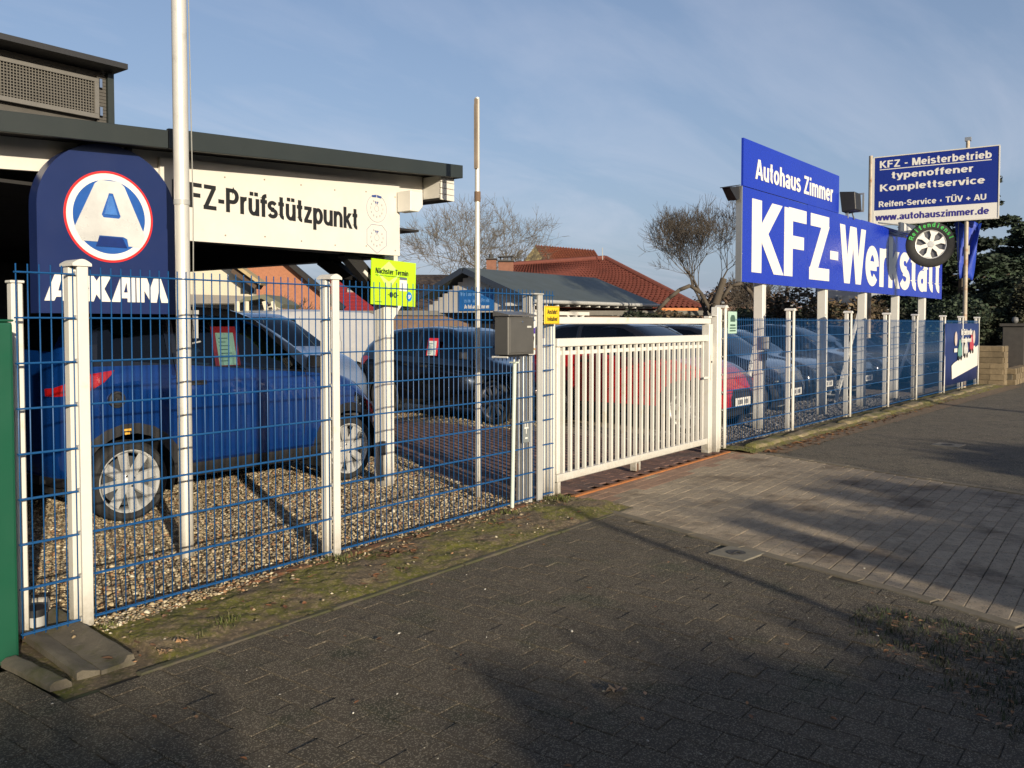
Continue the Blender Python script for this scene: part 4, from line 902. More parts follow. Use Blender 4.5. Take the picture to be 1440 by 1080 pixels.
def P2(poly, y, mat, name, sc=RR, ox=CX, oz=CZ, parent=py_, sx=None):
    return mk(name, MB().prism([(a_ * (sx or sc), b_ * sc) for a_, b_ in poly][::-1], (ox, y, oz), XN, ZN, (0, -1, 0), .003), mat, parent)
A_ = [(-.22, .79), (.22, .79), (.33, .70), (.80, -.36), (.68, -.62), (.41, -.62), (.38, -.46), (.29, -.42), (-.25, -.42), (-.29, -.56), (-.62, -.56), (-.78, -.28), (-.33, .70)]
# emblem letter split in convex quads so that the polygon fills cleanly
silver = M('emblem_silver', (.70, .70, .68), .3, metal=.15, var=.22, scale=3)
def bmpoly(name, poly, holes, y, d, mat, parent, ox, oz, sx, sz):
    c = bpy.data.curves.new('p', 'CURVE'); c.dimensions = '2D'; c.fill_mode = 'BOTH'
    for q in [poly] + holes:
        s = c.splines.new('POLY'); s.points.add(len(q) - 1); s.use_cyclic_u = True
        for i, (a_, b_) in enumerate(q): s.points[i].co = (a_, b_, 0, 1)
    c.extrude = .5
    t = bpy.data.objects.new('p', c); COL.objects.link(t); dg = bpy.context.evaluated_depsgraph_get(); me = bpy.data.meshes.new_from_object(t.evaluated_get(dg)); bpy.data.objects.remove(t)
    off = wo(parent)
    for v in me.vertices: a_, b_, z_ = v.co; v.co = (ox + a_ * sx - off.x, y - (z_ + .5) * d - off.y, oz + b_ * sz - off.z)
    me.materials.clear(); me.materials.append(mat); o = bpy.data.objects.new(name, me); COL.objects.link(o); o.parent = parent; WO[o.name] = off; return o
bmpoly('emblem_letter', A_, [[(-.02, .52), (.07, .52), (.24, .03), (.20, -.02), (-.15, -.02), (-.19, .04)]], YF - .003, .003, silver, py_, CX, CZ, RR, RR)
P2([(-.24, -.44), (.27, -.44), (.38, -.66), (-.33, -.66)], YF - .0035, M('logo_deep_blue', (.01, .03, .16), .3, var=.3, scale=8), 'emblem_base')
P2([(-.02, .46), (.05, .46), (.17, .05), (-.12, .05)], YF - .0035, M('logo_light_blue', (.06, .18, .50), .3, var=.3, scale=8), 'emblem_window')
lx, lz, lh = .304, 1.552, .155
LA = ([(0, 0), (.42, 1), (1.05, 1), (1.05, 0), (.70, 0), (.70, .15), (.46, .15), (.38, 0)], [[(.54, .38), (.72, .38), (.66, .78)]])
LI = ([(0, 0), (.30, 0), (.30, 1), (0, 1)], [])
LX = ([(0, 0), (.46, 0), (.58, .28), (.80, 0), (1.2, 0), (.92, .5), (1.22, 1), (.74, 1), (.60, .80), (.46, 1), (0, 1), (.28, .5)], [])
LM = ([(0, 0), (0, 1), (.47, 1), (.63, .59), (.80, 1), (1.12, 1), (1.49, 0), (1.14, 0), (1.02, .47), (.92, 0), (.65, 0), (.35, .47), (.35, 0)], [])
for (g, wx) in ((LA, 0), (LI, 1.13), (LX, 1.50), (LA, 2.72), (LM, 3.83)):
    bmpoly('emblem_letter', g[0], g[1], YF, .004, signwhite, py_, lx + wx * .1448, lz, .1448, lh)

# lime green sign
ls = thing('appointment_sign', 'lime green Nächster Termin sign on the white canopy post', 'sign', (3.28, 1.33, 1.56))
R_ = Vector((.9995, 0, -.030)).normalized(); U_ = Vector((.030, 0, .9995)).normalized(); O_ = Vector((3.018, 1.345, 1.583))
m = MB().prism([(0, 0), (.53, 0), (.53, .385), (0, .385)][::-1], O_, R_, U_, (0, 1, 0), .008); mk('plate', m, lime, ls)
paleg = M('pale_green_print', (.58, .82, .22), .4, var=.02)
F_ = O_ + Vector((0, -.001, 0))
mk('diamond_print', MB().prism([(.20, .385 - .01), (.10, .30), (.30, .30)], F_, R_, U_, (0, -1, 0), .001).prism([(.06, .28), (.20, .13), (.34, .28), (.20, .20)], F_, R_, U_, (0, -1, 0), .001), paleg, ls)
text('lettering', 'Nächster Termin', F_ + R_ * .045 + U_ * .262, R_, U_, .39, .048, black, ls, bold=.02, depth=.002)
text('lettering', 'für Ihre Hauptuntersuchung', F_ + R_ * .045 + U_ * .240, R_, U_, .36, .014, M('dark_green_print', (.12, .25, .02), .5), ls, bold=0, depth=.002)
mk('calendar_sheet', MB().prism([(.33, .13), (.42, .13), (.42, .225), (.33, .225)][::-1], F_, R_, U_, (0, -1, 0), .002), signwhite, ls)
mk('calendar_head', MB().prism([(.33, .227), (.42, .227), (.42, .248), (.33, .248)][::-1], F_, R_, U_, (0, -1, 0), .002), M('calendar_grey', (.12, .14, .20), .5), ls)
text('lettering', '·00·', F_ + R_ * .19 + U_ * .065, R_, U_, .13, .05, black, ls, bold=.02, depth=.002)
text('lettering', 'vereinbaren', F_ + R_ * .045 + U_ * .02, R_, U_, .08, .010, MATS['dark_green_print'], ls, bold=0, depth=.002)
mk('badge', MB().prism([(.45 + .034 * math.cos(t), .085 + .042 * math.sin(t)) for t in np.linspace(0, 2 * math.pi, 25)[:-1]][::-1], F_, R_, U_, (0, -1, 0), .002), bluebadge, ls)
text('lettering', 'SP', F_ + R_ * .432 + U_ * .068 + Vector((0, -.003, 0)), R_, U_, .036, .034, signwhite, ls, bold=.02, depth=.001)

# ------------------------------------------------------------ large blue signs over the fence on the right
bs = thing('workshop_sign', 'long royal blue KFZ-Werkstatt board on five white posts above the parked cars', 'sign', (13, .2, 0))
def sb(x, d=0): return .33 - .036 * (x - 9.2) + d
def boardprism(x0, x1, z0, z1a, z1b, front, back):
    return MB().add([(x0, sb(x0, front), z0), (x1, sb(x1, front), z0 - .008), (x1, sb(x1, back), z0 - .008), (x0, sb(x0, back), z0), (x0, sb(x0, front), z1a), (x1, sb(x1, front), z1b), (x1, sb(x1, back), z1b), (x0, sb(x0, back), z1a)],
                    [(0, 3, 2, 1), (4, 5, 6, 7), (0, 1, 5, 4), (2, 3, 7, 6), (1, 2, 6, 5), (0, 4, 7, 3)])
xs_ = [8.425, 10.60, 13.0, 15.6, 18.29]
for a_, b_ in zip(xs_, xs_[1:]):
    mk('panel', boardprism(a_ + .002, b_ - .002, 1.948, 3.148, 3.14, 0, .03), signblue, bs)
mk('back_frame', boardprism(8.43, 18.28, 1.97, 2.02, 2.01, .032, .07), alu, bs)
mk('back_frame', boardprism(8.43, 18.28, 3.05, 3.10, 3.09, .032, .07), alu, bs)
mk('side_edge', MB().box(8.395, 8.423, sb(8.4) - .001, sb(8.4, .075), 1.948, 3.15), alu, bs)
RD = Vector((1, -.036, 0)).normalized()
def onb(x, z, d=-.0015): return Vector((x, sb(x, d), z))
text('lettering', 'KFZ', onb(8.70, 2.068), RD, ZN, 2.80, .972, signwhite, bs, depth=.003, tv=.235, gap=.02)
mk('hyphen', MB().obox(onb(11.71, 2.475, -.003), RD * .175, (0, .0015, 0), (0, 0, .066)), signwhite, bs)
text('lettering', 'Werkstatt', onb(11.95, 2.052), RD, ZN, 6.17, .94, signwhite, bs, depth=.003, tv=.205, gap=.02)
for x, zt in ((9.20, 1.945), (11.52, 1.945), (13.40, 1.94), (15.30, 1.94), (17.15, 1.938)):
    mk('sign_post', MB().box(x - .055, x + .055, sb(x, .035), sb(x, .165), -.03, 3.05), white, bs, bevel=.006)
    mk('bolt', MB().box(x + .056, x + .064, sb(x, .08), sb(x, .10), zt - .25, zt - .23).box(x + .056, x + .064, sb(x, .08), sb(x, .10), zt - .06, zt - .04), greypost, bs)
us = thing('dealer_name_sign', 'blue Autohaus Zimmer board on top of the left part of the long sign', 'sign', (10, .3, 3.15))
mk('panel', boardprism(8.44, 11.905, 3.158, 3.757, 3.73, .002, .03), signblue, us)
text('lettering', 'Autohaus Zimmer', onb(8.79, 3.285), RD, ZN, 2.83, .262, signwhite, us, bold=.02, depth=.003)
mk('back_frame', MB().box(9.17, 9.23, sb(9.2, .04), sb(9.2, .08), 3.06, 3.70).box(11.5, 11.56, sb(11.5, .04), sb(11.5, .08), 3.06, 3.66), alu, us)
def flood(label, c, yaw_, tilt, s=1.):
    t = thing('floodlight', label, 'floodlight', c, rz=yaw_)
    m = MB().prism([(-.02, -.10), (.10, -.13), (.12, .13), (-.02, .10)], (-.13 * s, 0, 0), (0, 1, 0), (0, 0, 1), (1, 0, 0), .26 * s)
    mk('housing', m, trim, t, local=True, bevel=.008); mk('lamp_glass', MB().box(-.115 * s, .115 * s, .113, .119, -.11, .11), glass_lamp, t, local=True)
    mk('bracket', MB().box(-.145 * s, -.135 * s, -.02, .02, -.2, .02).box(.135 * s, .145 * s, -.02, .02, -.2, .02).box(-.145 * s, .145 * s, -.02, .02, -.21, -.2), alu, t, local=True)
    return t
fl = thing('floodlight', 'black floodlight sticking out left of the long blue sign', 'floodlight', (8.25, .2, 3.1))
mk('housing', MB().add([(8.12, .40, 3.10), (8.36, .38, 3.14), (8.40, .38, 2.99), (8.30, .38, 2.96), (8.12, .50, 3.10), (8.36, .50, 3.14), (8.40, .50, 2.99), (8.30, .5, 2.96)], [(0, 3, 2, 1), (4, 5, 6, 7), (0, 1, 5, 4), (1, 2, 6, 5), (2, 3, 7, 6), (3, 0, 4, 7)]), trim, fl)
mk('visor', MB().add([(8.06, .37, 3.09), (8.36, .36, 3.15), (8.38, .52, 3.15), (8.06, .5, 3.09), (8.06, .37, 3.10), (8.36, .36, 3.16), (8.38, .52, 3.16), (8.06, .50, 3.10)], [(0, 3, 2, 1), (4, 5, 6, 7), (0, 1, 5, 4), (1, 2, 6, 5), (2, 3, 7, 6), (3, 0, 4, 7)]), trim, fl)
mk('arm', MB().tube((8.36, .45, 3.05), (8.50, .44, 3.05), .015), alu, fl)
fb = thing('floodlight', 'grey-rimmed floodlight on top of the long sign, right of the smaller board', 'floodlight', (12.35, .25, 3.3))
mk('housing', MB().prism([(-.12, -.13), (.10, -.16), (.14, .17), (-.10, .15)], (12.2, .18, 3.36), (0, 1, 0), (0, 0, 1), (1, 0, 0), .32), trim, fb, bevel=.01)
mk('rim', MB().box(12.522, 12.548, .03, .33, 3.22, 3.245).box(12.522, 12.548, .03, .33, 3.50, 3.525).box(12.522, 12.548, .03, .055, 3.245, 3.50).box(12.522, 12.548, .305, .33, 3.245, 3.50), alu, fb)
mk('bracket', MB().box(12.3, 12.34, .21, .25, 3.11, 3.24).tube((12.6, .2, 3.12), (12.45, .2, 3.24), .012), alu, fb)

# perpendicular sign on two masts
Lp = Vector((19.01, 1.60, 0)); Rp = Vector((19.175, -.90, 0)); dR = (Rp - Lp).normalized(); nR = dR.cross(Vector(ZN))
ms = thing('master_workshop_sign', 'violet blue KFZ - Meisterbetrieb board high on two masts above the fence end', 'sign', (19.1, .3, 0))
wS = (Rp - Lp).length
zt1, zt0, zm = 5.235, 3.70, 4.03
def q(s, z, d=0): return Lp + dR * s + nR * d + Vector((0, 0, z))
m = MB().obox((q(wS / 2, (zt1 + zm) / 2)), dR * (wS / 2), nR * .02, (0, 0, (zt1 - zm) / 2)); mk('blue_panel', m, signdark, ms)
m = MB().obox((q(wS / 2, (zt0 + zm) / 2)), dR * (wS / 2), nR * .02, (0, 0, (zm - zt0) / 2 - .001)); mk('white_panel', m, signwhite, ms)
m = MB(); fr = .022
m.obox(q(wS / 2, zt1 + .012), dR * (wS / 2 + .02), nR * .03, (0, 0, .011)).obox(q(wS / 2, zt0 - .012), dR * (wS / 2 + .02), nR * .03, (0, 0, .011))
m.obox(q(-.03, (zt0 + zt1) / 2), dR * .028, nR * .03, (0, 0, (zt1 - zt0) / 2)).obox(q(wS + .012, (zt0 + zt1) / 2), dR * .011, nR * .03, (0, 0, (zt1 - zt0) / 2)); mk('frame', m, whiteold, ms)
for txt, s0, s1, z0, h_, b_, mm_ in (('KFZ - Meisterbetrieb', .11, 2.37, 4.99, .165, .02, signwhite), ('typenoffener', .36, 2.02, 4.685, .20, .015, signwhite), ('Komplettservice', .12, 2.25, 4.415, .20, .015, signwhite), ('Reifen-Service • TÜV + AU', .10, 2.28, 4.10, .165, .012, signwhite), ('www.autohauszimmer.de', .03, 2.34, 3.79, .155, .008, M('violet_vinyl', (.04, .03, .25), .4))):
    text('lettering', txt, q(s0, z0, .022), dR, ZN, s1 - s0, h_, mm_, ms, bold=b_, depth=.003)
mk('underline', MB().obox(q(1.24, 4.955, .023), dR * 1.13, nR * .0015, (0, 0, .009)), signwhite, ms)
mast = M('rusty_mast', (.42, .36, .28), .6, metal=.2, var=.2, scale=5, two=((.25, .13, .06), 4, .6))
pL = q(-.09, 0, -.0); mk('mast', MB().tube((pL.x, pL.y, 0), (pL.x, pL.y, 5.30), .05, .045, 16), mast, ms, smooth='auto')
pR = Vector((19.09, -.30, 0)) - nR * .09; mk('mast', MB().tube((pR.x, pR.y, 0), (pR.x, pR.y, 5.42), .05, .04, 16), mast, ms, smooth='auto')
mk('mast_cap', MB().box(pR.x - .03, pR.x + .07, pR.y - .06, pR.y + .06, 5.42, 5.50), alu, ms)
# tyre shaped sign
tsg = thing('tyre_sign', 'round tyre-shaped Reifendienst sign with silver spokes hanging in front of the blue boards', 'sign', (14.35, -.58, 2.8))
tc_ = Vector((14.35, -.58, 2.79)); td = Vector((-.93, -.37, 0)).normalized(); tr = Vector((.37, -.93, 0)).normalized(); rt = .395
mk('tyre', MB().lathe([(rt * .60, .0), (rt * .60, .05), (rt * .72, .075), (rt * .90, .075), (rt * .985, .05), (rt, .0), (rt * .985, -.05), (rt * .6, -.05)], tc_, td, 48, closed=True), tyre_m, tsg, smooth='auto')
mk('rim_dish', MB().lathe([(0, .012), (rt * .60, .012), (rt * .60, -.02), (0, -.02)], tc_, td, 40), rimdark, tsg)
mk('rim_ring', MB().lathe([(rt * .565, .02), (rt * .60, .06), (rt * .63, .062), (rt * .62, .02)], tc_, td, 40), rim_m, tsg, smooth='auto')
for k in range(6):
    t = 2 * math.pi * k / 6 + .3; e = tr * math.cos(t) + Vector(ZN) * math.sin(t); s_ = tr * -math.sin(t) + Vector(ZN) * math.cos(t)
    c = tc_ + td * .03
    mk('spoke', MB().add([c + s_ * .035, c - s_ * .035, c + e * rt * .40 - s_ * .032, c + e * rt * .58 - s_ * .075, c + e * rt * .58 + s_ * .075, c + e * rt * .40 + s_ * .032] + [p + td * .025 for p in (c + s_ * .035, c - s_ * .035, c + e * rt * .40 - s_ * .032, c + e * rt * .58 - s_ * .075, c + e * rt * .58 + s_ * .075, c + e * rt * .40 + s_ * .032)],
       [(0, 1, 2, 3, 4, 5), (11, 10, 9, 8, 7, 6)] + [(i, (i + 1) % 6 + 0, (i + 1) % 6 + 6, i + 6) for i in range(6)]), signwhite, tsg)
mk('hub', MB().lathe([(0, .062), (.05, .06), (.07, .04), (.07, .02)], tc_, td, 20), rim_m, tsg, smooth='auto')
gp2 = M('green_print', (.03, .42, .06), .5, var=.05)
word = 'Reifendienst'
for i, ch in enumerate(word):
    ang = rad(160 - i * (140 / (len(word) - 1))); e = tr * math.cos(ang) + Vector(ZN) * math.sin(ang); rr = tr * math.sin(ang) - Vector(ZN) * math.cos(ang)
    wch = {'i': .022, 'f': .045, 't': .042, 'R': .075}.get(ch, .058); hch = .095 if ch in 'Rfdit' else .068
    text('lettering', ch, tc_ + e * rt * .755 - rr * wch * .42 + td * .077, rr, e, wch * .84, hch * .84, gp2, tsg, bold=.02, depth=.002)
mk('hanger', MB().tube(tc_ - td * .06, tc_ + Vector((.25, .73, .28)), .016), alu, tsg)
# arrow sign box
ar = thing('arrow_sign', 'small dark sign with a white arrow left above the tyre sign', 'sign', (16.2, .2, 3.25))
def bpt(x, z, d): return Vector((x, sb(x, d), z))
AX = Vector((14.95, -.06, 3.155)); ar.location = AX; WO[ar.name] = AX.copy()
mk('plate', MB().obox(AX, Vector((.55, 0, .02)), (0, .02, 0), (0, 0, .085)), M('plate_dark_grey', (.07, .08, .10), .4), ar)
mk('arrow', MB().prism([(-.30, -.07), (.26, 0), (-.30, .07)], AX + Vector((0, -.022, 0)), XN, ZN, (0, -1, 0), .003), signwhite, ar)
mk('arm', MB().tube((13.9, sb(13.9, -.0), 3.18), (14.45, -.06, 3.17), .014).tube((15.2, -.06, 3.07), (15.2, sb(15.2, .0), 3.07), .014), alu, ar)
sd_ = thing('small_blue_sign', 'small blue sign with white characters between the arrow and the tyre sign', 'sign', (16.5, -.02, 3.32))
mk('plate', MB().obox((16.55, -.01, 3.20), (.80, 0, .02), (0, .012, 0), (0, 0, .085)), signdark, sd_)
text('lettering', 'g. K', (15.90, -.024, 3.15), XN, ZN, 1.3, .10, signwhite, sd_)
mk('arm', MB().tube((16.9, -.01, 3.2), (16.9, sb(16.9, .01), 3.1), .014), alu, sd_)
# blue flag hanging behind the tyre sign
fg = thing('blue_flag', 'limp royal blue flag hanging beside the mast right of the tyre sign', 'flag', (19.3, -.4, 3.5))
m = MB(); vs = []; nF = 12
for i in range(nF + 1):
    z = 3.66 - 1.25 * i / nF
    for j in range(9):
        s_ = j / 8; wdt = .52 * (1 - .55 * i / nF) 
        vs.append((19.35 + .10 * math.sin(s_ * 9 + i * .5) * (1 - .3 * i / nF) + .1 * s_, -.02 - wdt * s_ * 1.0 + .05 * i / nF - .18 * i / nF, z + .04 * math.sin(j * 1.5)))
m.add(vs, [(i * 9 + j, i * 9 + j + 1, (i + 1) * 9 + j + 1, (i + 1) * 9 + j) for i in range(nF) for j in range(8)])
o = mk('cloth', m, M('flag_blue', (.012, .05, .42), .6, var=.1), fg, smooth=True); mo = o.modifiers.new('s', 'SOLIDIFY'); mo.thickness = .004
mk('white_print', MB().box(19.30, 19.315, -.34, -.26, 2.95, 3.14), signwhite, fg); mk('halyard', MB().tube((19.3, -.12, 2.4), (19.25, -.12, 3.72), .006), MATS['rope'], fg)

# small green notice on the first right fence field
gs = thing('green_notice', 'small pale green notice with a car symbol at the left end of the long fence', 'sign', (7.3, -.02, 1.4))
c0 = (7.17, -.012, 1.30); mk('plate', MB().box(7.165, 7.40, -.018, -.008, 1.305, 1.555), M('notice_green', (.42, .60, .50), .5, var=.08), gs, bevel=.003)
mk('symbol', MB().prism([(0, 0), (.13, 0), (.13, .045), (.10, .075), (.03, .075), (0, .045)], (7.215, -.019, 1.44), XN, ZN, (0, -1, 0), .002), M('notice_dark', (.06, .12, .09), .5), gs)
mk('symbol_bar', MB().box(7.20, 7.36, -.021, -.019, 1.33, 1.345).box(7.20, 7.36, -.021, -.019, 1.36, 1.375).box(7.21, 7.35, -.021, -.019, 1.39, 1.41), MATS['notice_dark'], gs)
mb_ = thing('meter_box', 'small weathered control box with dark fittings on the first white sign post', 'control box', (9.2, .25, 1.1))
mk('box', MB().box(9.105, 9.20, sb(9.15, -.06), sb(9.15, .034), 1.08, 1.25), M('box_grey', (.33, .32, .29), .6, var=.2), mb_, bevel=.006)
mk('fitting', MB().box(9.12, 9.18, sb(9.15, -.02), sb(9.15, .034), .93, 1.05).tube((9.15, sb(9.15, 0), .80), (9.15, sb(9.15, 0), .93), .02), trim, mb_)

# leaning white poles between the cars
for i, (a_, b_) in enumerate((((9.62, .75, .62), (10.15, .75, 1.70)), ((14.2, .75, .80), (14.95, .75, 1.70)), ((18.1, .7, .60), (19.6, .7, 1.70)))):
    t = thing('leaning_bar', ('slanting pale bar between the red car and the first big sign post', 'slanting pale bar between the second and third big sign posts', 'slanting pale bar just left of the last big sign post')[i], 'bar', b_, )
    a2 = Vector(a_); b2 = Vector(b_); d = b2 - a2; a3 = a2 - d * (a2.z / d.z)
    mk('bar', MB().beam(a3, b2, .05, .055), whiteold, t, bevel=.004)

# blue printed banner on the last fence field
bl = thing('fence_banner', 'navy printed banner with three small scooters on the last field of the long fence', 'banner', (18.6, -.4, .8))
def fb_(x, z, d): return Vector((x, fenceY(x) + d, z))
x0, x1 = 16.95, 20.10
m = MB(); nn_ = 16; vs = []
for i in range(nn_ + 1):
    x = x0 + (x1 - x0) * i / nn_
    for z in (.16 + .003 * (x - 17), .6, 1.0, 1.42): vs.append(fb_(x, z, -.032 + .008 * math.sin(x * 6 + z * 3)))
m.add(vs, [(i * 4 + j, i * 4 + j + 4, i * 4 + j + 5, i * 4 + j + 1) for i in range(nn_) for j in range(3)])
o = mk('sheet', m, M('banner_navy', (.012, .028, .13), .45, var=.12, scale=3), bl, smooth=True); mo = o.modifiers.new('s', 'SOLIDIFY'); mo.thickness = .003
RF = Vector((1, -.03, 0)).normalized()
text('lettering', 'Ihr Elektroroller', fb_(18.30, 1.17, -.05), RF, ZN, 1.05, .13, signwhite, bl, bold=.02)
text('lettering', 'kompetent', fb_(18.33, .98, -.05), RF, ZN, .95, .14, signwhite, bl, bold=.02)
for x, z in ((17.85, 1.10), (19.55, 1.12)):
    mk('photo_print', MB().prism(circ(.11, 16, rx=.15), fb_(x, z, -.045), RF, ZN, (0, -1, 0), .003), M('print_pale', (.6, .5, .45), .5, var=.3, scale=12), bl)
    mk('label_print', MB().obox(fb_(x, z - .24, -.045), RF * .13, (0, .002, 0), (0, 0, .04)), signwhite, bl)
white_sweep = [(17.55, .27), (19.95, .47), (19.97, .93), (19.3, .82), (18.6, .72), (17.7, .60), (17.5, .55)]
m = MB(); vs = [fb_(x, z, -.046) for x, z in white_sweep]; m.add(vs + [v + Vector((0, -.003, 0)) for v in vs], [tuple(range(7)), tuple(range(13, 6, -1))] + [(i, i + 7, (i + 1) % 7 + 7, (i + 1) % 7) for i in range(7)]); mk('white_print', m, signwhite, bl)
for x, z, c in ((18.2, .86, (.12, .28, .24)), (18.75, .90, (.55, .55, .52)), (19.3, .98, (.45, .05, .07))):
    mm_ = M('scooter_print_%d' % int(x * 10), c, .5, var=.4, scale=14)
    mk('scooter_print', MB().prism([(-.17, -.16), (.17, -.16), (.20, -.02), (.10, .12), (.03, .22), (-.06, .22), (-.10, .08), (-.18, 0)], fb_(x, z, -.05), RF, ZN, (0, -1, 0), .003), mm_, bl)
    mk('wheel_print', MB().prism(circ(.07, 12, rx=.055), fb_(x - .11, z - .17, -.053), RF, ZN, (0, -1, 0), .003).prism(circ(.07, 12, rx=.055), fb_(x + .11, z - .17, -.053), RF, ZN, (0, -1, 0), .003), black, bl)
# ------------------------------------------------------------ cars
def paint(name, c, metal=.35, rough=.28): return M(name, c, rough, metal=metal, var=.05, scale=2.5, coat=1.)
TYPES = {
 'micro': dict(L=3.0, st=[
  (-1.50, .50, .44, .82, .90, .42), (-1.475, .62, .34, .98, 1.10, .54), (-1.43, .69, .28, 1.07, 1.26, .56), (-1.34, .72, .26, 1.10, 1.42, .56), (-1.15, .742, .25, 1.11, 1.50, .56), (-.8, .75, .24, 1.11, 1.545, .565),
  (-.4, .75, .23, 1.09, 1.56, .57), (-.05, .75, .23, 1.07, 1.545, .57), (.15, .75, .23, 1.05, 1.49, .57), (.4, .75, .23, 1.02, 1.35, .58), (.62, .75, .23, .99, 1.18, .61), (.80, .745, .23, .95, 1.02, .66), (.92, .74, .24, .93, .985, .66),
  (1.1, .725, .25, .87, .94, .63), (1.28, .695, .26, .78, .85, .58), (1.40, .64, .28, .68, .74, .52), (1.47, .56, .31, .58, .62, .46), (1.50, .44, .36, .50, .53, .38)],
  wheels=(-1.02, 1.03, .292, .155), arch=.345, clad=.075,
  sidewin=[[(-.62, 1.115), (.58, 1.02), (.20, 1.375), (.02, 1.455), (-.30, 1.485), (-.62, 1.485)], [(-1.22, 1.17), (-.70, 1.12), (-.70, 1.485), (-1.0, 1.46), (-1.18, 1.38)]],
  wind=[(.82, .60), (.16, .50)], rear=[(-1.44, .50), (-1.24, .47)], roofx=(-1.16, .12),
  seams=[[(-.66, .36), (-.66, 1.50)], [(.50, .36), (.56, 1.04)], [(-.66, .36), (.50, .36)]],
  head=[(1.12, .80), (1.44, .64), (1.47, .55), (1.30, .60), (1.10, .72)], tail=[(-1.49, .97), (-1.36, 1.06), (-1.12, 1.09), (-1.20, 1.01), (-1.32, .94), (-1.49, .92)], sill=.36, grille=(.33, .30, .60), handle=(-.50, .97)),
 'hatch': dict(L=3.9, st=[
  (-1.95, .60, .44, .80, .88, .50), (-1.92, .74, .34, .92, 1.02, .60), (-1.85, .80, .28, .96, 1.15, .62), (-1.70, .83, .25, .97, 1.30, .60), (-1.45, .84, .23, .97, 1.40, .60), (-1.0, .845, .20, .96, 1.455, .60), (-.4, .845, .19, .94, 1.475, .60),
  (.1, .845, .19, .92, 1.45, .60), (.4, .845, .19, .91, 1.36, .60), (.75, .845, .19, .90, 1.17, .64), (1.02, .845, .19, .88, 1.0, .72), (1.15, .84, .20, .87, .955, .72), (1.45, .82, .21, .80, .90, .68), (1.70, .78, .22, .72, .82, .62), (1.85, .71, .24, .62, .72, .56), (1.92, .62, .28, .54, .60, .50), (1.95, .48, .34, .48, .52, .40)],
  wheels=(-1.22, 1.25, .31, .19), arch=.355, clad=0,
  sidewin=[[(-.42, .985), (.72, .95), (.36, 1.27), (.15, 1.38), (-.42, 1.41)], [(-1.42, 1.03), (-.50, .985), (-.50, 1.41), (-1.05, 1.38), (-1.35, 1.24)]],
  wind=[(1.02, .68), (.30, .52)], rear=[(-1.84, .56), (-1.50, .50)], roofx=None,
  seams=[[(-.46, .34), (-.46, 1.42)], [(.72, .34), (.80, .95)], [(-1.30, .75), (-1.25, 1.0)], [(-.46, .30), (.72, .30)]],
  head=[(1.42, .80), (1.80, .70), (1.86, .60), (1.68, .60), (1.44, .68)], tail=[(-1.93, .94), (-1.72, .98), (-1.60, .96), (-1.78, .82), (-1.93, .82)], sill=.27, grille=(.42, .30, .58), handle=(-.28, .84)),
 'van': dict(L=4.5, st=[
  (-2.25, .80, .40, 1.2, 1.70, .74), (-2.20, .86, .34, 1.22, 1.80, .76), (-2.05, .90, .28, 1.22, 1.86, .76), (-1.2, .91, .24, 1.22, 1.88, .77), (0, .91, .24, 1.20, 1.88, .77), (.7, .91, .24, 1.16, 1.84, .75), (.95, .91, .24, 1.12, 1.72, .74), (1.3, .90, .24, 1.06, 1.38, .76), (1.6, .90, .25, 1.0, 1.12, .78), (1.85, .88, .27, .92, 1.02, .74), (2.1, .82, .28, .80, .90, .66), (2.2, .72, .32, .66, .72, .58), (2.25, .60, .38, .55, .58, .50)],
  wheels=(-1.4, 1.42, .32, .19), arch=.37, clad=0, sidewin=[[(.15, 1.22), (1.28, 1.12), (.98, 1.55), (.80, 1.68), (.15, 1.68)]], wind=[(1.55, .74), (.92, .66)], rear=[(-2.24, .6), (-2.2, .6)], roofx=None,
  seams=[[(.05, .34), (.05, 1.72)], [(-1.0, .4), (-1.0, 1.7)]], head=[(1.8, .92), (2.1, .84), (2.15, .70), (1.9, .72)], tail=[(-2.22, 1.3), (-2.1, 1.35), (-2.1, .9), (-2.22, .9)], sill=.28, grille=(.5, .34, .70), handle=(.3, 1.02)),
}
def sect(W_, zb, zs, zt, Wt):
    h = zt - zs
    return [(0, zb), (.75 * W_, zb), (.92 * W_, zb + .02), (.985 * W_, zb + .10), (W_, zb + .42 * (zs - zb)), (W_ * .998, zb + .70 * (zs - zb)), (W_ * .985, zs - .05), (.955 * W_, zs),
            (.955 * W_ + (Wt - .955 * W_) * .40, zs + .42 * h), (.955 * W_ + (Wt - .955 * W_) * .78, zs + .80 * h), (Wt * .97, zs + .93 * h), (Wt * .86, zs + .985 * h), (Wt * .45, zt + .004), (0, zt + .008)]
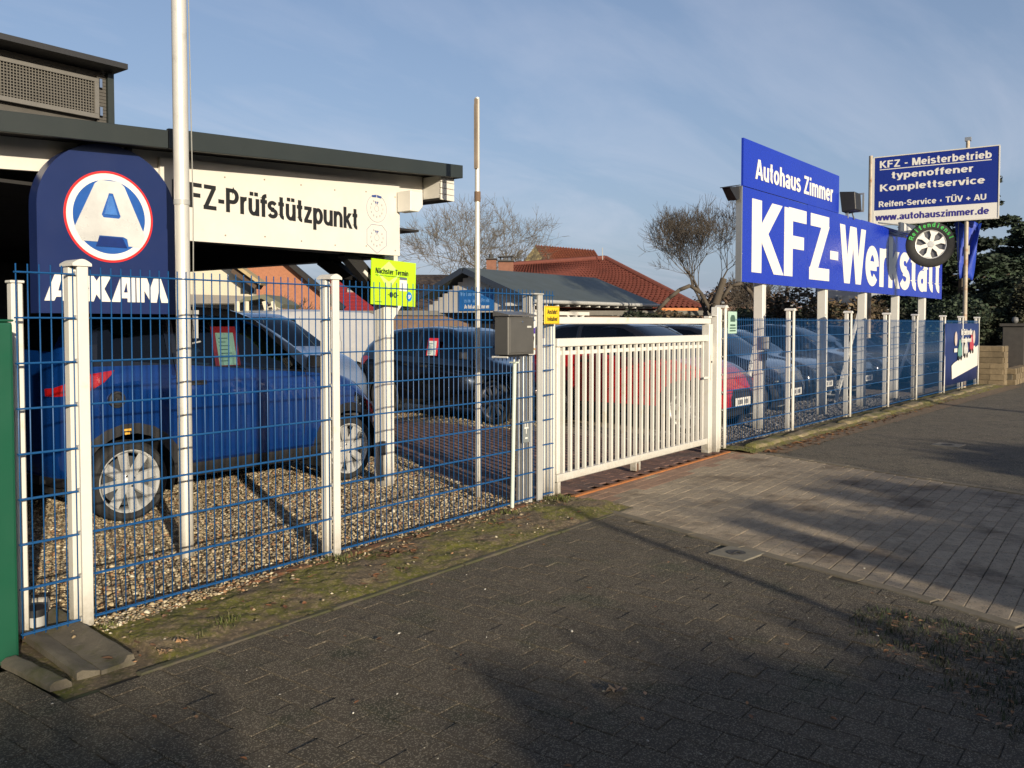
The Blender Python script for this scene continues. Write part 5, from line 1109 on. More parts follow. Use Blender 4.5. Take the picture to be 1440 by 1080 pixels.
def make_car(kind, label, loc, rz, col, scale=(1, 1, 1), roofcol=None, rimm=rim_m, spokes=9, group='cars for sale in the lot', glass=cglass, name='parked_car', sheet=None, plate=True, cladmat=trim, cat='car', strip=None):
    T = TYPES[kind]; sx, sy, sz = scale
    root = thing(name, label, cat, loc, group, rz=rz)
    st = np.array(T['st'], float); xs = np.unique(np.concatenate([np.linspace(st[0, 0], st[-1, 0], 62), st[[0, 1, 2, -3, -2, -1], 0]]))
    dat = np.stack([np.interp(xs, st[:, 0], st[:, k]) for k in range(1, 6)], 1)
    sm = dat.copy()
    for _ in range(2): sm[1:-1] = (sm[:-2] + 2 * sm[1:-1] + sm[2:]) / 4
    dat = np.where((np.arange(len(xs))[:, None] > 3) & (np.arange(len(xs))[:, None] < len(xs) - 4), sm, dat)
    bm = bmesh.new(); rings = []
    for x, (W_, zb, zs, zt, Wt) in zip(xs, dat):
        half = sect(W_, zb, zs, zt, Wt); full = half + [(-y, z) for y, z in half[-2:0:-1]]
        rings.append([bm.verts.new((x * sx, y * sy, z * sz)) for y, z in full])
    n = len(rings[0])
    for a, b in zip(rings, rings[1:]):
        for k in range(n): bm.faces.new((a[k], a[(k + 1) % n], b[(k + 1) % n], b[k]))
    bm.faces.new(rings[0][::-1]); bm.faces.new(rings[-1]); bm.normal_update()
    bmesh.ops.recalc_face_normals(bm, faces=bm.faces)
    def ins(p, P):
        return inside(p[0], p[1], P)
    def carve(ax, poly, cond, mi):
        P = [(a_ * (sx, sy, sz)[ax[0]], b_ * (sx, sy, sz)[ax[1]]) for a_, b_ in poly]
        ctr = (sum(p[0] for p in P) / len(P), sum(p[1] for p in P) / len(P)); rmax = max(math.hypot(p[0] - ctr[0], p[1] - ctr[1]) for p in P) + .12
        for i in range(len(P)):
            p, q_ = P[i], P[(i + 1) % len(P)]; dx, dy = q_[0] - p[0], q_[1] - p[1]
            co = [0, 0, 0]; no = [0, 0, 0]; co[ax[0]] = p[0]; co[ax[1]] = p[1]; no[ax[0]] = dy; no[ax[1]] = -dx
            fs = [f for f in bm.faces if cond(f) and math.hypot(f.calc_center_median()[ax[0]] - ctr[0], f.calc_center_median()[ax[1]] - ctr[1]) < rmax]
            es = {e for f in fs for e in f.edges}; vs_ = {v for f in fs for v in f.verts}
            bmesh.ops.bisect_plane(bm, geom=list(vs_) + list(es) + fs, plane_co=co, plane_no=no, dist=1e-4)
        hit = []
        for f in bm.faces:
            c = f.calc_center_median()
            if cond(f) and ins((c[ax[0]], c[ax[1]]), P): f.material_index = mi; hit.append(f)
        return hit
    W0 = max(st[:, 1]) * sy
    side = lambda f: abs(f.normal.y) > .35 and abs(f.calc_center_median().y) > .3 * W0
    low = lambda f: abs(f.calc_center_median().y) > .35 * W0
    topf = lambda f: f.normal.z > .15 and f.calc_center_median().z > .93 * sz * (1.0 if kind != 'van' else 1.1)
    # 0 paint 1 trim 2 glass 3 head 4 tail 5 grille 6 roof paint 7 seam
    (xr_, xf_, rw, ww) = T['wheels']
    zl = T['sill']
    for f in bm.faces: f.material_index = 0
    carve((0, 2), [(-9, -1), (9, -1), (9, zl), (-9, zl)], lambda f: True, 1)
    for xw in (xr_, xf_):
        if T['clad']: carve((0, 2), [(xw + a_ / sx, rw + b_ / sz) for a_, b_ in circ((T['arch'] + T['clad']) * 1, 22)], low, 1)
    if T['roofx'] and roofcol:
        carve((0, 2), [(T['roofx'][0] - .1, 1.12), (T['roofx'][0] - .02, 2), (.9, 2), (.98, .96), (.60, 1.0), (-.66, 1.115)], lambda f: f.calc_center_median().z > .95, 6)
    for P in T['sidewin']: carve((0, 2), P, lambda f: side(f) and f.calc_center_median().z > .9 * sz, 2)
    (xa, ya), (xb_, yb_) = T['wind']; carve((0, 1), [(xa, -ya), (xa, ya), (xb_, yb_), (xb_, -yb_)], topf, 2)
    (xa, ya), (xb_, yb_) = T['rear']; carve((0, 1), [(xa, -ya), (xa, ya), (xb_, yb_), (xb_, -yb_)], topf, 2)
    carve((0, 2), T['head'], low, 3); carve((0, 2), T['tail'], low, 4)
    g = T['grille']; carve((1, 2), [(-g[0], g[1]), (g[0], g[1]), (g[0] * 1.1, g[2] * .8), (g[0] * .8, g[2]), (-g[0] * .8, g[2]), (-g[0] * 1.1, g[2] * .8)], lambda f: f.normal.x > .35 and f.calc_center_median().x > 0, 5)
    for (p, q_) in T['seams']:
        dx, dz = q_[0] - p[0], q_[1] - p[1]; l_ = math.hypot(dx, dz); ox, oz = -dz / l_ * .004, dx / l_ * .004
        for f in carve((0, 2), [(p[0] + ox, p[1] + oz), (q_[0] + ox, q_[1] + oz), (q_[0] - ox, q_[1] - oz), (p[0] - ox, p[1] - oz)], lambda f: side(f) and f.material_index in (0, 6), 7): pass
    for xw in (xr_, xf_):
        hit = carve((0, 2), [(xw + a_ / sx, rw + b_ / sz) for a_, b_ in circ(T['arch'] * 1, 22)], low, 9)
        bmesh.ops.delete(bm, geom=hit, context='FACES')
    seam = M('seam_dark', (.006, .006, .007), .9, var=0)
    mats = {0: col, 1: cladmat, 2: glass, 3: headglass, 4: taillight, 5: trim, 6: roofcol or col, 7: seam}
    def extract(ids, nm, parent=root, push=0., split=False):
        fs = [f for f in bm.faces if f.material_index in ids]
        if not fs: return None
        vmap = {}; V = []; F = []; mi = []
        for f in fs:
            q_ = []
            for v in f.verts:
                if v.index not in vmap or True:
                    k_ = v
                    if k_ not in vmap: vmap[k_] = len(V); V.append(v.co + v.normal * push)
                    q_.append(vmap[k_])
            F.append(q_); mi.append(ids.index(f.material_index))
        me = bpy.data.meshes.new(nm); me.from_pydata([tuple(v) for v in V], [], F)
        for i in ids: me.materials.append(mats[i])
        me.polygons.foreach_set('material_index', mi); me.polygons.foreach_set('use_smooth', [True] * len(F)); me.set_sharp_from_angle(angle=rad(38)); me.update()
        o = bpy.data.objects.new(nm, me); COL.objects.link(o); o.parent = parent; return o
    bm.normal_update()
    body = extract([0, 7], 'body'); extract([1], 'cladding')
    if roofcol: extract([6], 'roof')
    def bysplit(mid, nm, keyf, push):
        groups = {}
        for f in bm.faces:
            if f.material_index == mid: groups.setdefault(keyf(f.calc_center_median()), []).append(f)
        for k_, fl_ in sorted(groups.items(), key=lambda t: str(t[0])):
            for f in fl_: f.material_index = 50
            mats[50] = mats[mid]; extract([50], nm if not callable(nm) else nm(k_), push=push)
            for f in fl_: f.material_index = 60
    wx = T['wind'][0][0] * sx; mid_ = (T['wind'][1][0]) * sx; rx_ = T['rear'][1][0] * sx
    def gk(c):
        if abs(c.y) > .42 * W0 and not (topfpoly(c)): return ('s', c.y > 0, 0 if c.x > T['sidewin'][0][0][0] * sx - .04 else 1)
        return ('w', c.x > 0, 0)
    def topfpoly(c):
        for (P) in (T['wind'], T['rear']):
            (xa, ya), (xb2, yb2) = P
            lo, hi = sorted((xa * sx, xb2 * sx))
            if lo - .01 <= c.x <= hi + .01:
                t = (c.x - xa * sx) / ((xb2 - xa) * sx + 1e-9); yy = (ya + (yb2 - ya) * t) * sy
                if abs(c.y) < yy + .004: return True
        return False
    bysplit(2, lambda k_: 'side_window' if k_[0] == 's' else ('windscreen' if k_[1] else 'rear_window'), gk, -.003)
    bysplit(3, 'headlight', lambda c: c.y > 0, .003); bysplit(4, 'taillight', lambda c: c.y > 0, .004)
    extract([5], 'grille', push=-.004)
    bm.free()
    # headlight inner reflectors
    hc = (sum(p[0] for p in T['head']) / len(T['head']) * sx, sum(p[1] for p in T['head']) / len(T['head']) * sz)
    for s_ in (-1, 1):
        hb_ = MB(); hx0 = hc[0] - .05 * sx; yh = s_ * W0 * .70
        for rr_, dy, dx in ((.052, .045, -.03), (.042, -.06, .03)):
            yy = yh + s_ * dy
            m = MB().lathe([(0, -.03), (rr_ * .5, -.026), (rr_ * .85, -.010), (rr_, .012), (rr_ * 1.12, .014)], (hx0 + dx * -1, yy, hc[1]), (1, 0, 0), 18)
            mk('lamp_reflector', m, chrome, root, local=True, smooth='auto')
        mk('lamp_housing', MB().box(hx0 - .06, hx0 - .035, min(yh - .14, yh + .14), max(yh - .14, yh + .14), hc[1] - .09, hc[1] + .09), M('lamp_grey', (.25, .25, .26), .4, metal=.4), root, local=True)
    # under tray and arch liners
    x0_, x1_ = st[1, 0] * sx, st[-2, 0] * sx
    m = MB().box(x0_ + .1, x1_ - .1, -W0 * .62, W0 * .62, .20 * sz, .5 * sz); mk('underbody', m, seam, root, local=True)
    for xw in (xr_ * sx, xf_ * sx):
        for s_ in (-1, 1):
            m = MB(); R_a = T['arch'] + .004; vs = []; nn = 16
            for i in range(nn + 1):
                t = -.35 + (math.pi + .7) * i / nn
                for yy in (W0 * .965, W0 * .60): vs.append((xw + R_a * math.cos(t), s_ * yy, rw * 1 + R_a * math.sin(t)))
            m.add(vs, [(2 * i, 2 * i + 1, 2 * i + 3, 2 * i + 2) for i in range(nn)])
            mk('arch_liner', m, seam, root, local=True)
    # wheels
    for xw in (xr_ * sx, xf_ * sx):
        for s_ in (-1, 1):
            yc = s_ * (W0 - ww * .5 - .012); o_ = Vector((xw, yc, rw)); d = Vector((0, s_, 0)); w2 = ww / 2; rr = rw * .76
            wh = mk('wheel', MB().lathe([(rr, w2 * .75), (rr * 1.04, w2 * .95), (rw * .90, w2), (rw * .97, w2 * .82), (rw, w2 * .5), (rw, -w2 * .5), (rw * .97, -w2 * .85), (rw * .88, -w2), (rr, -w2 * .8)], o_, d, 36), tyre_m, root, local=True, smooth='auto')
            mk('rim', MB().lathe([(rr * .90, w2 * .30), (rr * .94, w2 * .70), (rr * .985, w2 * .86), (rr * 1.02, w2 * .86), (rr * 1.02, -w2 * .7), (rr * .9, -w2 * .7), (rr * .9, w2 * .3)], o_, d, 36), rimm, wh, local=True, smooth='auto')
            m = MB()
            for k in range(spokes):
                t = 2 * math.pi * k / spokes + .2; e = Vector((math.cos(t), 0, math.sin(t))); sN = Vector((-math.sin(t), 0, math.cos(t)))
                a0, a1 = rr * .20, rr * .92; b0, b1 = rr * (.80 / spokes), rr * (1.10 / spokes)
                c0 = o_ + e * a0 + d * w2 * .62; c1 = o_ + e * a1 + d * w2 * .74; dn = d * (-w2 * .25)
                m.add([c0 + sN * b0, c0 - sN * b0, c1 - sN * b1, c1 + sN * b1, c0 + sN * b0 * 1.4 + dn, c0 - sN * b0 * 1.4 + dn, c1 - sN * b1 * 1.3 + dn, c1 + sN * b1 * 1.3 + dn], [(0, 1, 2, 3), (0, 4, 5, 1), (1, 5, 6, 2), (2, 6, 7, 3), (3, 7, 4, 0)])
            mk('spokes', m, rimm, wh, local=True)
            mk('hub', MB().lathe([(0, w2 * .72), (rr * .10, w2 * .72), (rr * .13, w2 * .66), (rr * .26, w2 * .60), (rr * .26, w2 * .3)], o_, d, 20), rimm, wh, local=True, smooth='auto')
            m = MB()
            for k in range(4):
                t = math.pi / 2 * k + .5; m.tube(o_ + Vector((math.cos(t), 0, math.sin(t))) * rr * .19 + d * w2 * .6, o_ + Vector((math.cos(t), 0, math.sin(t))) * rr * .19 + d * w2 * .70, .009, n=6)
            mk('bolt', m, chrome, wh, local=True); mk('brake_disc', MB().lathe([(0, w2 * .05), (rr * .8, w2 * .05)], o_, d, 20), M('brake_steel', (.12, .12, .12), .5, metal=.5), wh, local=True)
    # door mirrors, handles, plate, interior
    mx_ = T['sidewin'][0][1][0] * sx - .04; mz = T['sidewin'][0][1][1] * sz
    for s_ in (-1, 1):
        m = MB(); yb2 = s_ * W0 * .95
        vs = [(mx_ + .02, yb2, mz + .02), (mx_ + .10, yb2 + s_ * .05, mz + .01), (mx_ + .08, yb2 + s_ * .17, mz + .03), (mx_ - .02, yb2 + s_ * .18, mz + .02), (mx_ + .02, yb2 + s_ * .02, mz + .13), (mx_ + .09, yb2 + s_ * .06, mz + .13), (mx_ + .07, yb2 + s_ * .16, mz + .13), (mx_ - .01, yb2 + s_ * .17, mz + .13)]
        m.add(vs, [(0, 1, 2, 3), (4, 7, 6, 5), (0, 4, 5, 1), (1, 5, 6, 2), (2, 6, 7, 3), (3, 7, 4, 0)]); mk('door_mirror', m, trim, root, local=True, bevel=.02, seg=2, smooth=True)
        hx, hz_ = T['handle'][0] * sx, T['handle'][1] * sz; mk('door_handle', MB().box(hx - .085, hx + .085, s_ * W0 * .985 - .016, s_ * W0 * .985 + .016, hz_ - .018, hz_ + .018), trim, root, local=True, bevel=.008, seg=2)
    ws = T['wind'][1][0] * sx
    for s_ in (-1, 1):
        mk('seat', MB().box(ws - .55, ws - .05, s_ * .36 - .23, s_ * .36 + .23, .35, .62).add([(ws - .62, s_ * .36 - .22, .6), (ws - .48, s_ * .36 - .22, .6), (ws - .60, s_ * .36 - .20, 1.14), (ws - .72, s_ * .36 - .20, 1.14), (ws - .62, s_ * .36 + .22, .6), (ws - .48, s_ * .36 + .22, .6), (ws - .60, s_ * .36 + .20, 1.14), (ws - .72, s_ * .36 + .20, 1.14)], [(0, 1, 2, 3), (7, 6, 5, 4), (0, 4, 5, 1), (1, 5, 6, 2), (2, 6, 7, 3), (3, 7, 4, 0)]).box(ws - .74, ws - .64, s_ * .36 - .12, s_ * .36 + .12, 1.16, 1.33), M('seat_cloth', (.03, .03, .032), .9, var=.3), root, local=True, bevel=.03, seg=2, smooth=True)
    mk('dashboard', MB().box(ws + .25, ws + .55, -W0 * .8, W0 * .8, .6, .93 * sz), M('dash_plastic', (.02, .02, .022), .7), root, local=True, bevel=.04, seg=2, smooth=True)
    m = MB(); c_s = Vector((ws + .16, .36, .92 * sz)); ax_ = Vector((-.8, 0, .6)).normalized(); u2 = Vector((0, 1, 0)); v2 = ax_.cross(u2)
    for k in range(18):
        t0, t1 = 2 * math.pi * k / 18, 2 * math.pi * (k + 1) / 18
        m.tube(c_s + (u2 * math.cos(t0) + v2 * math.sin(t0)) * .18, c_s + (u2 * math.cos(t1) + v2 * math.sin(t1)) * .18, .013, n=6, cap=False)
    mk('steering_wheel', m, trim, root, local=True)
    xe = st[-1, 0] * sx
    if plate:
        pz = .42 * sz
        p_ = mk('number_plate', MB().box(xe + .004, xe + .016, -.24, .24, pz - .055, pz + .055), signwhite, root, local=True, bevel=.003)
        m = MB()
        for k in range(7):
            y0 = -.17 + k * .05; m.box(xe + .017, xe + .019, y0, y0 + .03, pz - .03, pz + .03) if k != 3 else None
        mk('plate_mark', m, M('plate_grey', (.10, .10, .11), .6), p_, local=True)
    if sheet:
        (px, pz, w_, h_, s_, lean) = sheet
        yy = s_ * (W0 * .955 - (pz - T['sidewin'][0][0][1]) * .36 - .012)
        def shp(x, z, d): return Vector((x + lean * (z - pz), s_ * (W0 * .955 - .010 + d) - s_ * max(0, z - 1.07) * .42, z))
        for nm, mat_, (a0, a1, b0, b1), d in (('price_sheet_frame', M('price_red', (.75, .03, .05), .5), (0, 1, 0, 1), .0), ('price_sheet', M('price_pale', (.80, .90, .84), .5, var=.04), (.14, .86, .02, .84), .006)):
            vs = [shp(px + w_ * a_, pz + h_ * b_, d) for a_, b_ in ((a0, b0), (a1, b0), (a1, b1), (a0, b1))]; vs2 = [v - Vector((0, s_ * .002, 0)) for v in vs]
            mk(nm, MB().add(vs + vs2, [(0, 1, 2, 3), (7, 6, 5, 4)] + [(i, (i + 1) % 4, (i + 1) % 4 + 4, i + 4) for i in range(4)]), mat_, root, local=True)
        m = MB()
        for k in range(7):
            b_ = .12 + .095 * k; a0 = .22; a1 = .5 + .25 * ((k * 37) % 5) / 5
            vs = [shp(px + w_ * a_, pz + h_ * bb_, .008) for a_, bb_ in ((a0, b_), (a1, b_), (a1, b_ + .02), (a0, b_ + .02))]; m.add(vs, [(0, 1, 2, 3)])
        mk('print_line', m, M('print_grey', (.12, .2, .2), .6), root, local=True)
    return root
PB = paint('paint_deep_blue', (.004, .046, .235), .45, .22); PBK = paint('paint_black', (.004, .0045, .006), .0, .12); PRED = paint('paint_red', (.48, .009, .012), .1); PSB = paint('paint_silver_blue', (.30, .37, .50), .5)
PNV = paint('paint_night_blue', (.005, .011, .035), .2, .16); PGY = paint('paint_grey', (.05, .055, .065), .5, .2); PWH = paint('paint_white', (.62, .62, .60), .0); PDG = paint('paint_dark_grey', (.012, .014, .018), .3, .16); PCY = paint('paint_charcoal_blue', (.008, .016, .036), .3, .16)
blue = make_car('micro', 'small bright blue two-seater car with black roof under the canopy', (2.22, 2.62, 0), 0, PB, roofcol=M('gloss_black', (.007, .007, .008), .18, coat=1., var=0), sheet=(-.30, 1.085, .225, .31, -1, .12), spokes=8, plate=True)
# black round fuel cap and badge, side marker
mk('fuel_cap', MB().lathe([(0, .012), (.018, .012), (.02, .004), (.040, .004), (.046, .012), (.058, .010), (.060, -.01)], (-1.12, -.748, .885), (0, -1, 0), 24), trim, blue, local=True, smooth='auto')
mk('fuel_cap_key', MB().lathe([(0, .016), (.010, .016), (.010, .008)], (-1.12, -.748, .885), (0, -1, 0), 12), chrome, blue, local=True)
mk('side_marker', MB().box(-1.08, -1.03, -.768, -.760, .66, .675).box(-1.075, -1.04, -.768, -.760, .635, .65), M('amber', (.8, .45, .08), .3), blue, local=True)
for i, (nm, z) in enumerate((('exhaust_guard', .3),)): mk(nm, MB().box(-1.50, -1.46, -.4, .4, .30, .36), trim, blue, local=True)

make_car('hatch', 'silver-blue hatchback between the blue car and the white van', (5.72, 6.85, 0), rad(-90), PSB, (.98, .93, 1.08), spokes=5)
make_car('van', 'light grey delivery van facing left behind the silver-blue hatchback', (8.55, 10.0, 0), rad(180), M('van_grey', (.42, .42, .42), .4, var=.05, coat=.6), (.90, 1, .90), name='parked_van', cat='van', group=None)
make_car('hatch', 'black hatchback with thin-spoked dark wheels parked behind the mailbox', (8.15, 4.68, 0), rad(-90), PBK, (.88, .92, .93), rimm=M('rim_dark_metal', (.25, .25, .27), .3, metal=.8), spokes=10, glass=dglass, sheet=(-.20, .94, .22, .26, -1, 0))
RK = M('gloss_black', (.01, .01, .01), .2)
make_car('micro', 'small bright red car with black roof behind the white gate', (8.86, 2.02, 0), rad(-90), PRED, (1, 1, .93), roofcol=RK, glass=dglass, spokes=7)
make_car('hatch', 'dark night-blue estate car parked beyond the red car', (10.9, 3.9, 0), rad(-92), PNV, (1.02, .93, .95), glass=dglass, spokes=6)
make_car('micro', 'small dark blue car with bright headlight just right of the first big sign post', (11.05, 2.1, 0), rad(-88), PCY, (1.0, 1, .90), roofcol=RK, glass=dglass, spokes=6)
make_car('hatch', 'black car with white number plate behind the second big sign post', (13.1, 2.6, 0), rad(-90), PDG, (.95, .95, .91), glass=dglass, spokes=5)
make_car('micro', 'small grey-bonneted car with a price sheet behind the third fence post', (15.2, 2.15, 0), rad(-90), PGY, (1, 1, .90), roofcol=RK, glass=dglass, spokes=6, sheet=(-.1, .99, .24, .25, 1, 0))
make_car('hatch', 'black glossy car with two bright headlights behind the fourth big sign post', (17.3, 2.6, 0), rad(-90), PBK, (.95, .95, .90), glass=dglass, spokes=5)
make_car('micro', 'farthest dark small car in the row next to the navy banner', (19.3, 2.2, 0), rad(-90), PNV, (1, 1, .88), roofcol=RK, glass=dglass, spokes=6)
# ------------------------------------------------------------ background: pavilion, houses, trees
Fh = Vector((math.cos(yaw), math.sin(yaw), 0)); Rh = Vector((math.sin(yaw), -math.cos(yaw), 0)); C0 = Vector((-1.962, -4.002, 0))
render_cream = M('cream_render', (.60, .55, .42), .85, var=.06, scale=2, bump=.3, bscale=40)
roofgrey = M('grey_green_metal_roof', (.075, .088, .078), .5, var=.10, scale=1.2)
boardwhite = M('white_shiplap', (.55, .52, .47), .6, var=.06, scale=3)
# garage pavilion with gable towards the left
pv = thing('garage_pavilion', 'white garage with grey-green gable roof and blue banner behind the black car', 'garage', (17.5, 11, 0))
xg = 17.2; ya, yb_, yr = 13.6, 9.85, 12.35; ze1, ze2, zr_ = 2.30, 2.02, 2.98; xe2 = 24.0
def quadslab(m, p, q_, r, s, t):
    n = (Vector(q_) - Vector(p)).cross(Vector(s) - Vector(p)).normalized() * t
    P = [Vector(v) for v in (p, q_, r, s)]; return m.add(P + [v + n for v in P], [(0, 3, 2, 1), (4, 5, 6, 7), (0, 1, 5, 4), (1, 2, 6, 5), (2, 3, 7, 6), (3, 0, 4, 7)])
mk('roof', quadslab(MB(), (xg - .35, yb_, ze2), (xe2, yb_, ze2), (xe2, yr, zr_), (xg - .35, yr, zr_), .06), roofgrey, pv)
mk('roof', quadslab(MB(), (xg - .35, yr + .001, zr_), (xe2, yr + .001, zr_), (xe2, ya + .6, ze1 - .12), (xg - .35, ya + .6, ze1 - .12), .06), roofgrey, pv)
mk('verge_board', quadslab(MB(), (xg - .38, yb_, ze2 - .10), (xg - .352, yb_, ze2 - .10), (xg - .352, yr, zr_ - .10), (xg - .38, yr, zr_ - .10), .16), M('verge_dark_blue', (.03, .04, .06), .5), pv)
mk('verge_board', quadslab(MB(), (xg - .38, yr, zr_ - .10), (xg - .352, yr, zr_ - .10), (xg - .352, ya + .6, ze1 - .22), (xg - .38, ya + .6, ze1 - .22), .16), MATS['verge_dark_blue'], pv)
k = 0; y = 10.05
while y < 14.0:
    zt = zr_ - .12 - (abs(y + .1 - yr) * ((zr_ - ze2) / (yr - yb_) if y < yr else (zr_ - ze1) / (ya - yr)))
    mk('board', MB().box(xg + .02 * (k % 2) * .3, xg + .04, y, y + .195, 1.80, max(1.85, zt)), boardwhite, pv); y += .20; k += 1
mk('dark_bay', MB().box(xg + .6, xg + .7, 10.1, 14, 0, 1.80), interior, pv)
mk('lintel', MB().box(xg - .02, xg + .08, 10.0, 14.0, 1.74, 1.80), boardwhite, pv)
for y in (10.1, 13.9): mk('post', MB().box(xg - .05, xg + .10, y - .07, y + .07, 0, 1.74), white, pv)
mk('side_rail', MB().box(xg + .15, xe2 - .2, 10.0, 10.08, 1.66, 1.76), white, pv)
for x in (17.3, 19.2, 21.2, 23.2):
    mk('post', MB().box(x, x + .1, 10.0, 10.1, 0, 1.66), white, pv); mk('brace', MB().beam((x + .05, 10.05, 1.3), (x + .5, 10.05, 1.68), .06, .07).beam((x + .05, 10.05, 1.3), (x - .40, 10.05, 1.68), .06, .07), white, pv)
x = 17.0
while x < 23.9: mk('rafter', MB().box(x, x + .07, 9.88, 10.9, ze2 - .11, ze2 - .02), white, pv); x += .55
mk('gutter', MB().tube((xg - .35, yb_ - .05, ze2 + .0), (xe2 + .1, yb_ - .05, ze2 - .0), .055, n=10).tube((xe2 + .1, yb_ - .05, ze2), (xe2 - .15, yb_ + .15, 1.75), .035), greypost, pv)
mk('brace', MB().beam((15.6, 14.3, 1.2), (15.9, 13.9, 2.0), .10, .10), white, pv)
bnr = thing('pavilion_banner', 'light blue banner with white lettering on the garage gable', 'banner', (17.1, 11.9, 1.8))
mk('sheet', MB().box(17.15, 17.175, 11.45, 12.75, 1.79, 2.40), M('banner_blue', (.012, .13, .42), .5, var=.1), bnr)
NY = Vector((0, -1, 0))
text('lettering', 'Wir kaufen dein Auto', (17.148, 12.70, 2.22), NY, ZN, 1.2, .12, M('banner_lightblue', (.15, .35, .7), .5), bnr, bold=.01)
text('lettering', 'zum fairen Preis', (17.148, 12.55, 2.03), NY, ZN, .95, .12, MATS['banner_lightblue'], bnr, bold=.01)
text('lettering', 'Autohaus Zimmer', (17.148, 12.55, 1.85), NY, ZN, .95, .12, signwhite, bnr, bold=.02)

# helper: simple house in its own frame facing the camera: a gable or hipped body
def tile_mat(name, c): return M(name, c, .8, var=.22, scale=3, bump=.6, bscale=30, two=((c[0] * .5, c[1] * .5, c[2] * .5), 2.5, .62))
def tiles(parent, o, r, u, w, h, mat, rows, cols=0, taper=None):
    """courses of roof tiles as raised strips on the roof plane; taper(t)->(s0,s1) limits along the width"""
    n = Vector(r).cross(Vector(u)).normalized(); r = Vector(r).normalized(); u = Vector(u).normalized(); o = Vector(o)
    V = []; m = MB()
    for i in range(rows):
        t0, t1 = i / rows, (i + 1) / rows; s0, s1 = (0, 1) if not taper else taper((t0 + t1) / 2)
        a = o + r * (w * s0) + u * (h * t0); b = o + r * (w * s1) + u * (h * t0); c = o + r * (w * s1) + u * (h * t1); d = o + r * (w * s0) + u * (h * t1)
        m.add([a + n * .05, b + n * .05, c + n * .015, d + n * .015, a, b], [(0, 1, 2, 3), (4, 5, 1, 0)])
    x = mk('tile_course', m, mat, parent); x['kind'] = 'stuff'; return x
def house(name, label, u0, u1, depth, zeave, zridge, wallm, roofm, depth2=8., gable_left=True, over=.4, hip=False, ridge_dir='x', rows=14, extras=None):
    """ridge runs across the view; near eave at 'depth' metres; u in photo columns only used to choose the place on the ground"""
    a = C0 + Fh * depth + Rh * ((u0 - 720) / FPX * depth); b = C0 + Fh * depth + Rh * ((u1 - 720) / FPX * depth)
    r = (b - a).normalized(); bk = Vector((-r.y, r.x, 0));
    if bk.dot(Fh) < 0: bk = -bk
    w = (b - a).length; root = thing(name, label, 'house', a); d2 = depth2
    def pt(s, t, z): return a + r * s + bk * t + Vector((0, 0, z))
    mk('wall', MB().obox(pt(w / 2, d2 / 2, zeave / 2), r * (w / 2 - over), bk * (d2 / 2 - over), (0, 0, zeave / 2)), wallm, root)
    hp = w * .28 if hip else 0
    A, B, Cc, D = pt(0, 0, zeave), pt(w, 0, zeave), pt(w, d2, zeave), pt(0, d2, zeave); R0, R1 = pt(hp, d2 / 2, zridge), pt(w - hp, d2 / 2, zridge)
    m = MB(); dz = Vector((0, 0, -.12))
    if hip: m.add([A, B, Cc, D, R0, R1], [(0, 1, 5, 4), (1, 2, 5), (2, 3, 4, 5), (3, 0, 4), (3, 2, 1, 0)])
    else: m.add([A, B, Cc, D, R0, R1] + [p + dz for p in (A, B, Cc, D, R0, R1)], [(0, 1, 5, 4), (2, 3, 4, 5), (6, 10, 11, 7), (8, 11, 10, 9), (0, 6, 7, 1), (0, 4, 10, 6), (4, 3, 9, 10), (1, 7, 11, 5), (5, 11, 8, 2), (2, 8, 9, 3)])
    mk('roof', m, roofm, root)
    if not hip:
        for s in (over, w - over - .1): mk('gable_wall', MB().add([pt(s, over, zeave - .02), pt(s, d2 - over, zeave - .02), pt(s, d2 / 2, zridge - .25), pt(s + .1, over, zeave - .02), pt(s + .1, d2 - over, zeave - .02), pt(s + .1, d2 / 2, zridge - .25)], [(0, 1, 2), (5, 4, 3), (0, 3, 4, 1), (1, 4, 5, 2), (2, 5, 3, 0)]), wallm, root)
    uu = (R0 - A) - r * hp; hh = uu.length
    tiles(root, A + Vector((0, 0, .0)), r, uu, w, hh, roofm, rows, taper=(lambda t: (t * hp / w, 1 - t * hp / w)) if hip else None)
    return root, pt, w, r, bk
rred = tile_mat('red_roof_tile', (.30, .018, .022)); rbrick = tile_mat('brick_red_roof_tile', (.20, .052, .032)); rorange = tile_mat('orange_roof_tile', (.33, .095, .04)); rbrown = tile_mat('brown_roof_tile', (.075, .055, .045))
brick_w = M('orange_brick_wall', (.38, .16, .085), .9, var=.2, scale=14, bump=.4, bscale=30)
h1, pt, w, r, bk = house('house', 'white house with bright red roof and two skylights seen under the canopy', 440, 545, 40, 1.95, 3.75, M('white_render', (.62, .66, .70), .85, var=.05), rred, 7, rows=10)
for s in (1.3, 2.25):
    uu = (pt(0, 3.5, 3.75) - pt(0, 0, 1.95)).normalized(); nn_ = r.cross(uu).normalized(); c = pt(s + .2, 0, 1.95) + uu * 2.5 + nn_ * .09
    f_ = mk('skylight', MB().obox(c, r * .24, uu * .42, nn_ * .06), greypost, h1); mk('pane', MB().obox(c + nn_ * .062, r * .19, uu * .36, nn_ * .004), winglass, f_)
mk('lower_wall', MB().obox(pt(w / 2, .3, 1.0), r * w * .52, bk * .1, (0, 0, .9)), M('pinkish_render', (.42, .26, .20), .9), h1)
hb = thing('house', 'orange brick gable wall with black verge boards behind the cream building', 'house', tuple(C0 + Fh * 30 + Rh * ((400 - 720) / FPX * 30)))
def cp(u, v, d): return C0 + Fh * d * 1.0 + Rh * ((u - 720) / FPX * d) + Vector((0, 0, CAM_H + (455 - v) / FPX * d))
g0 = [cp(340, 455, 30), cp(482, 455, 30), cp(478, 430, 30), cp(376, 345, 30), cp(330, 385, 30)]
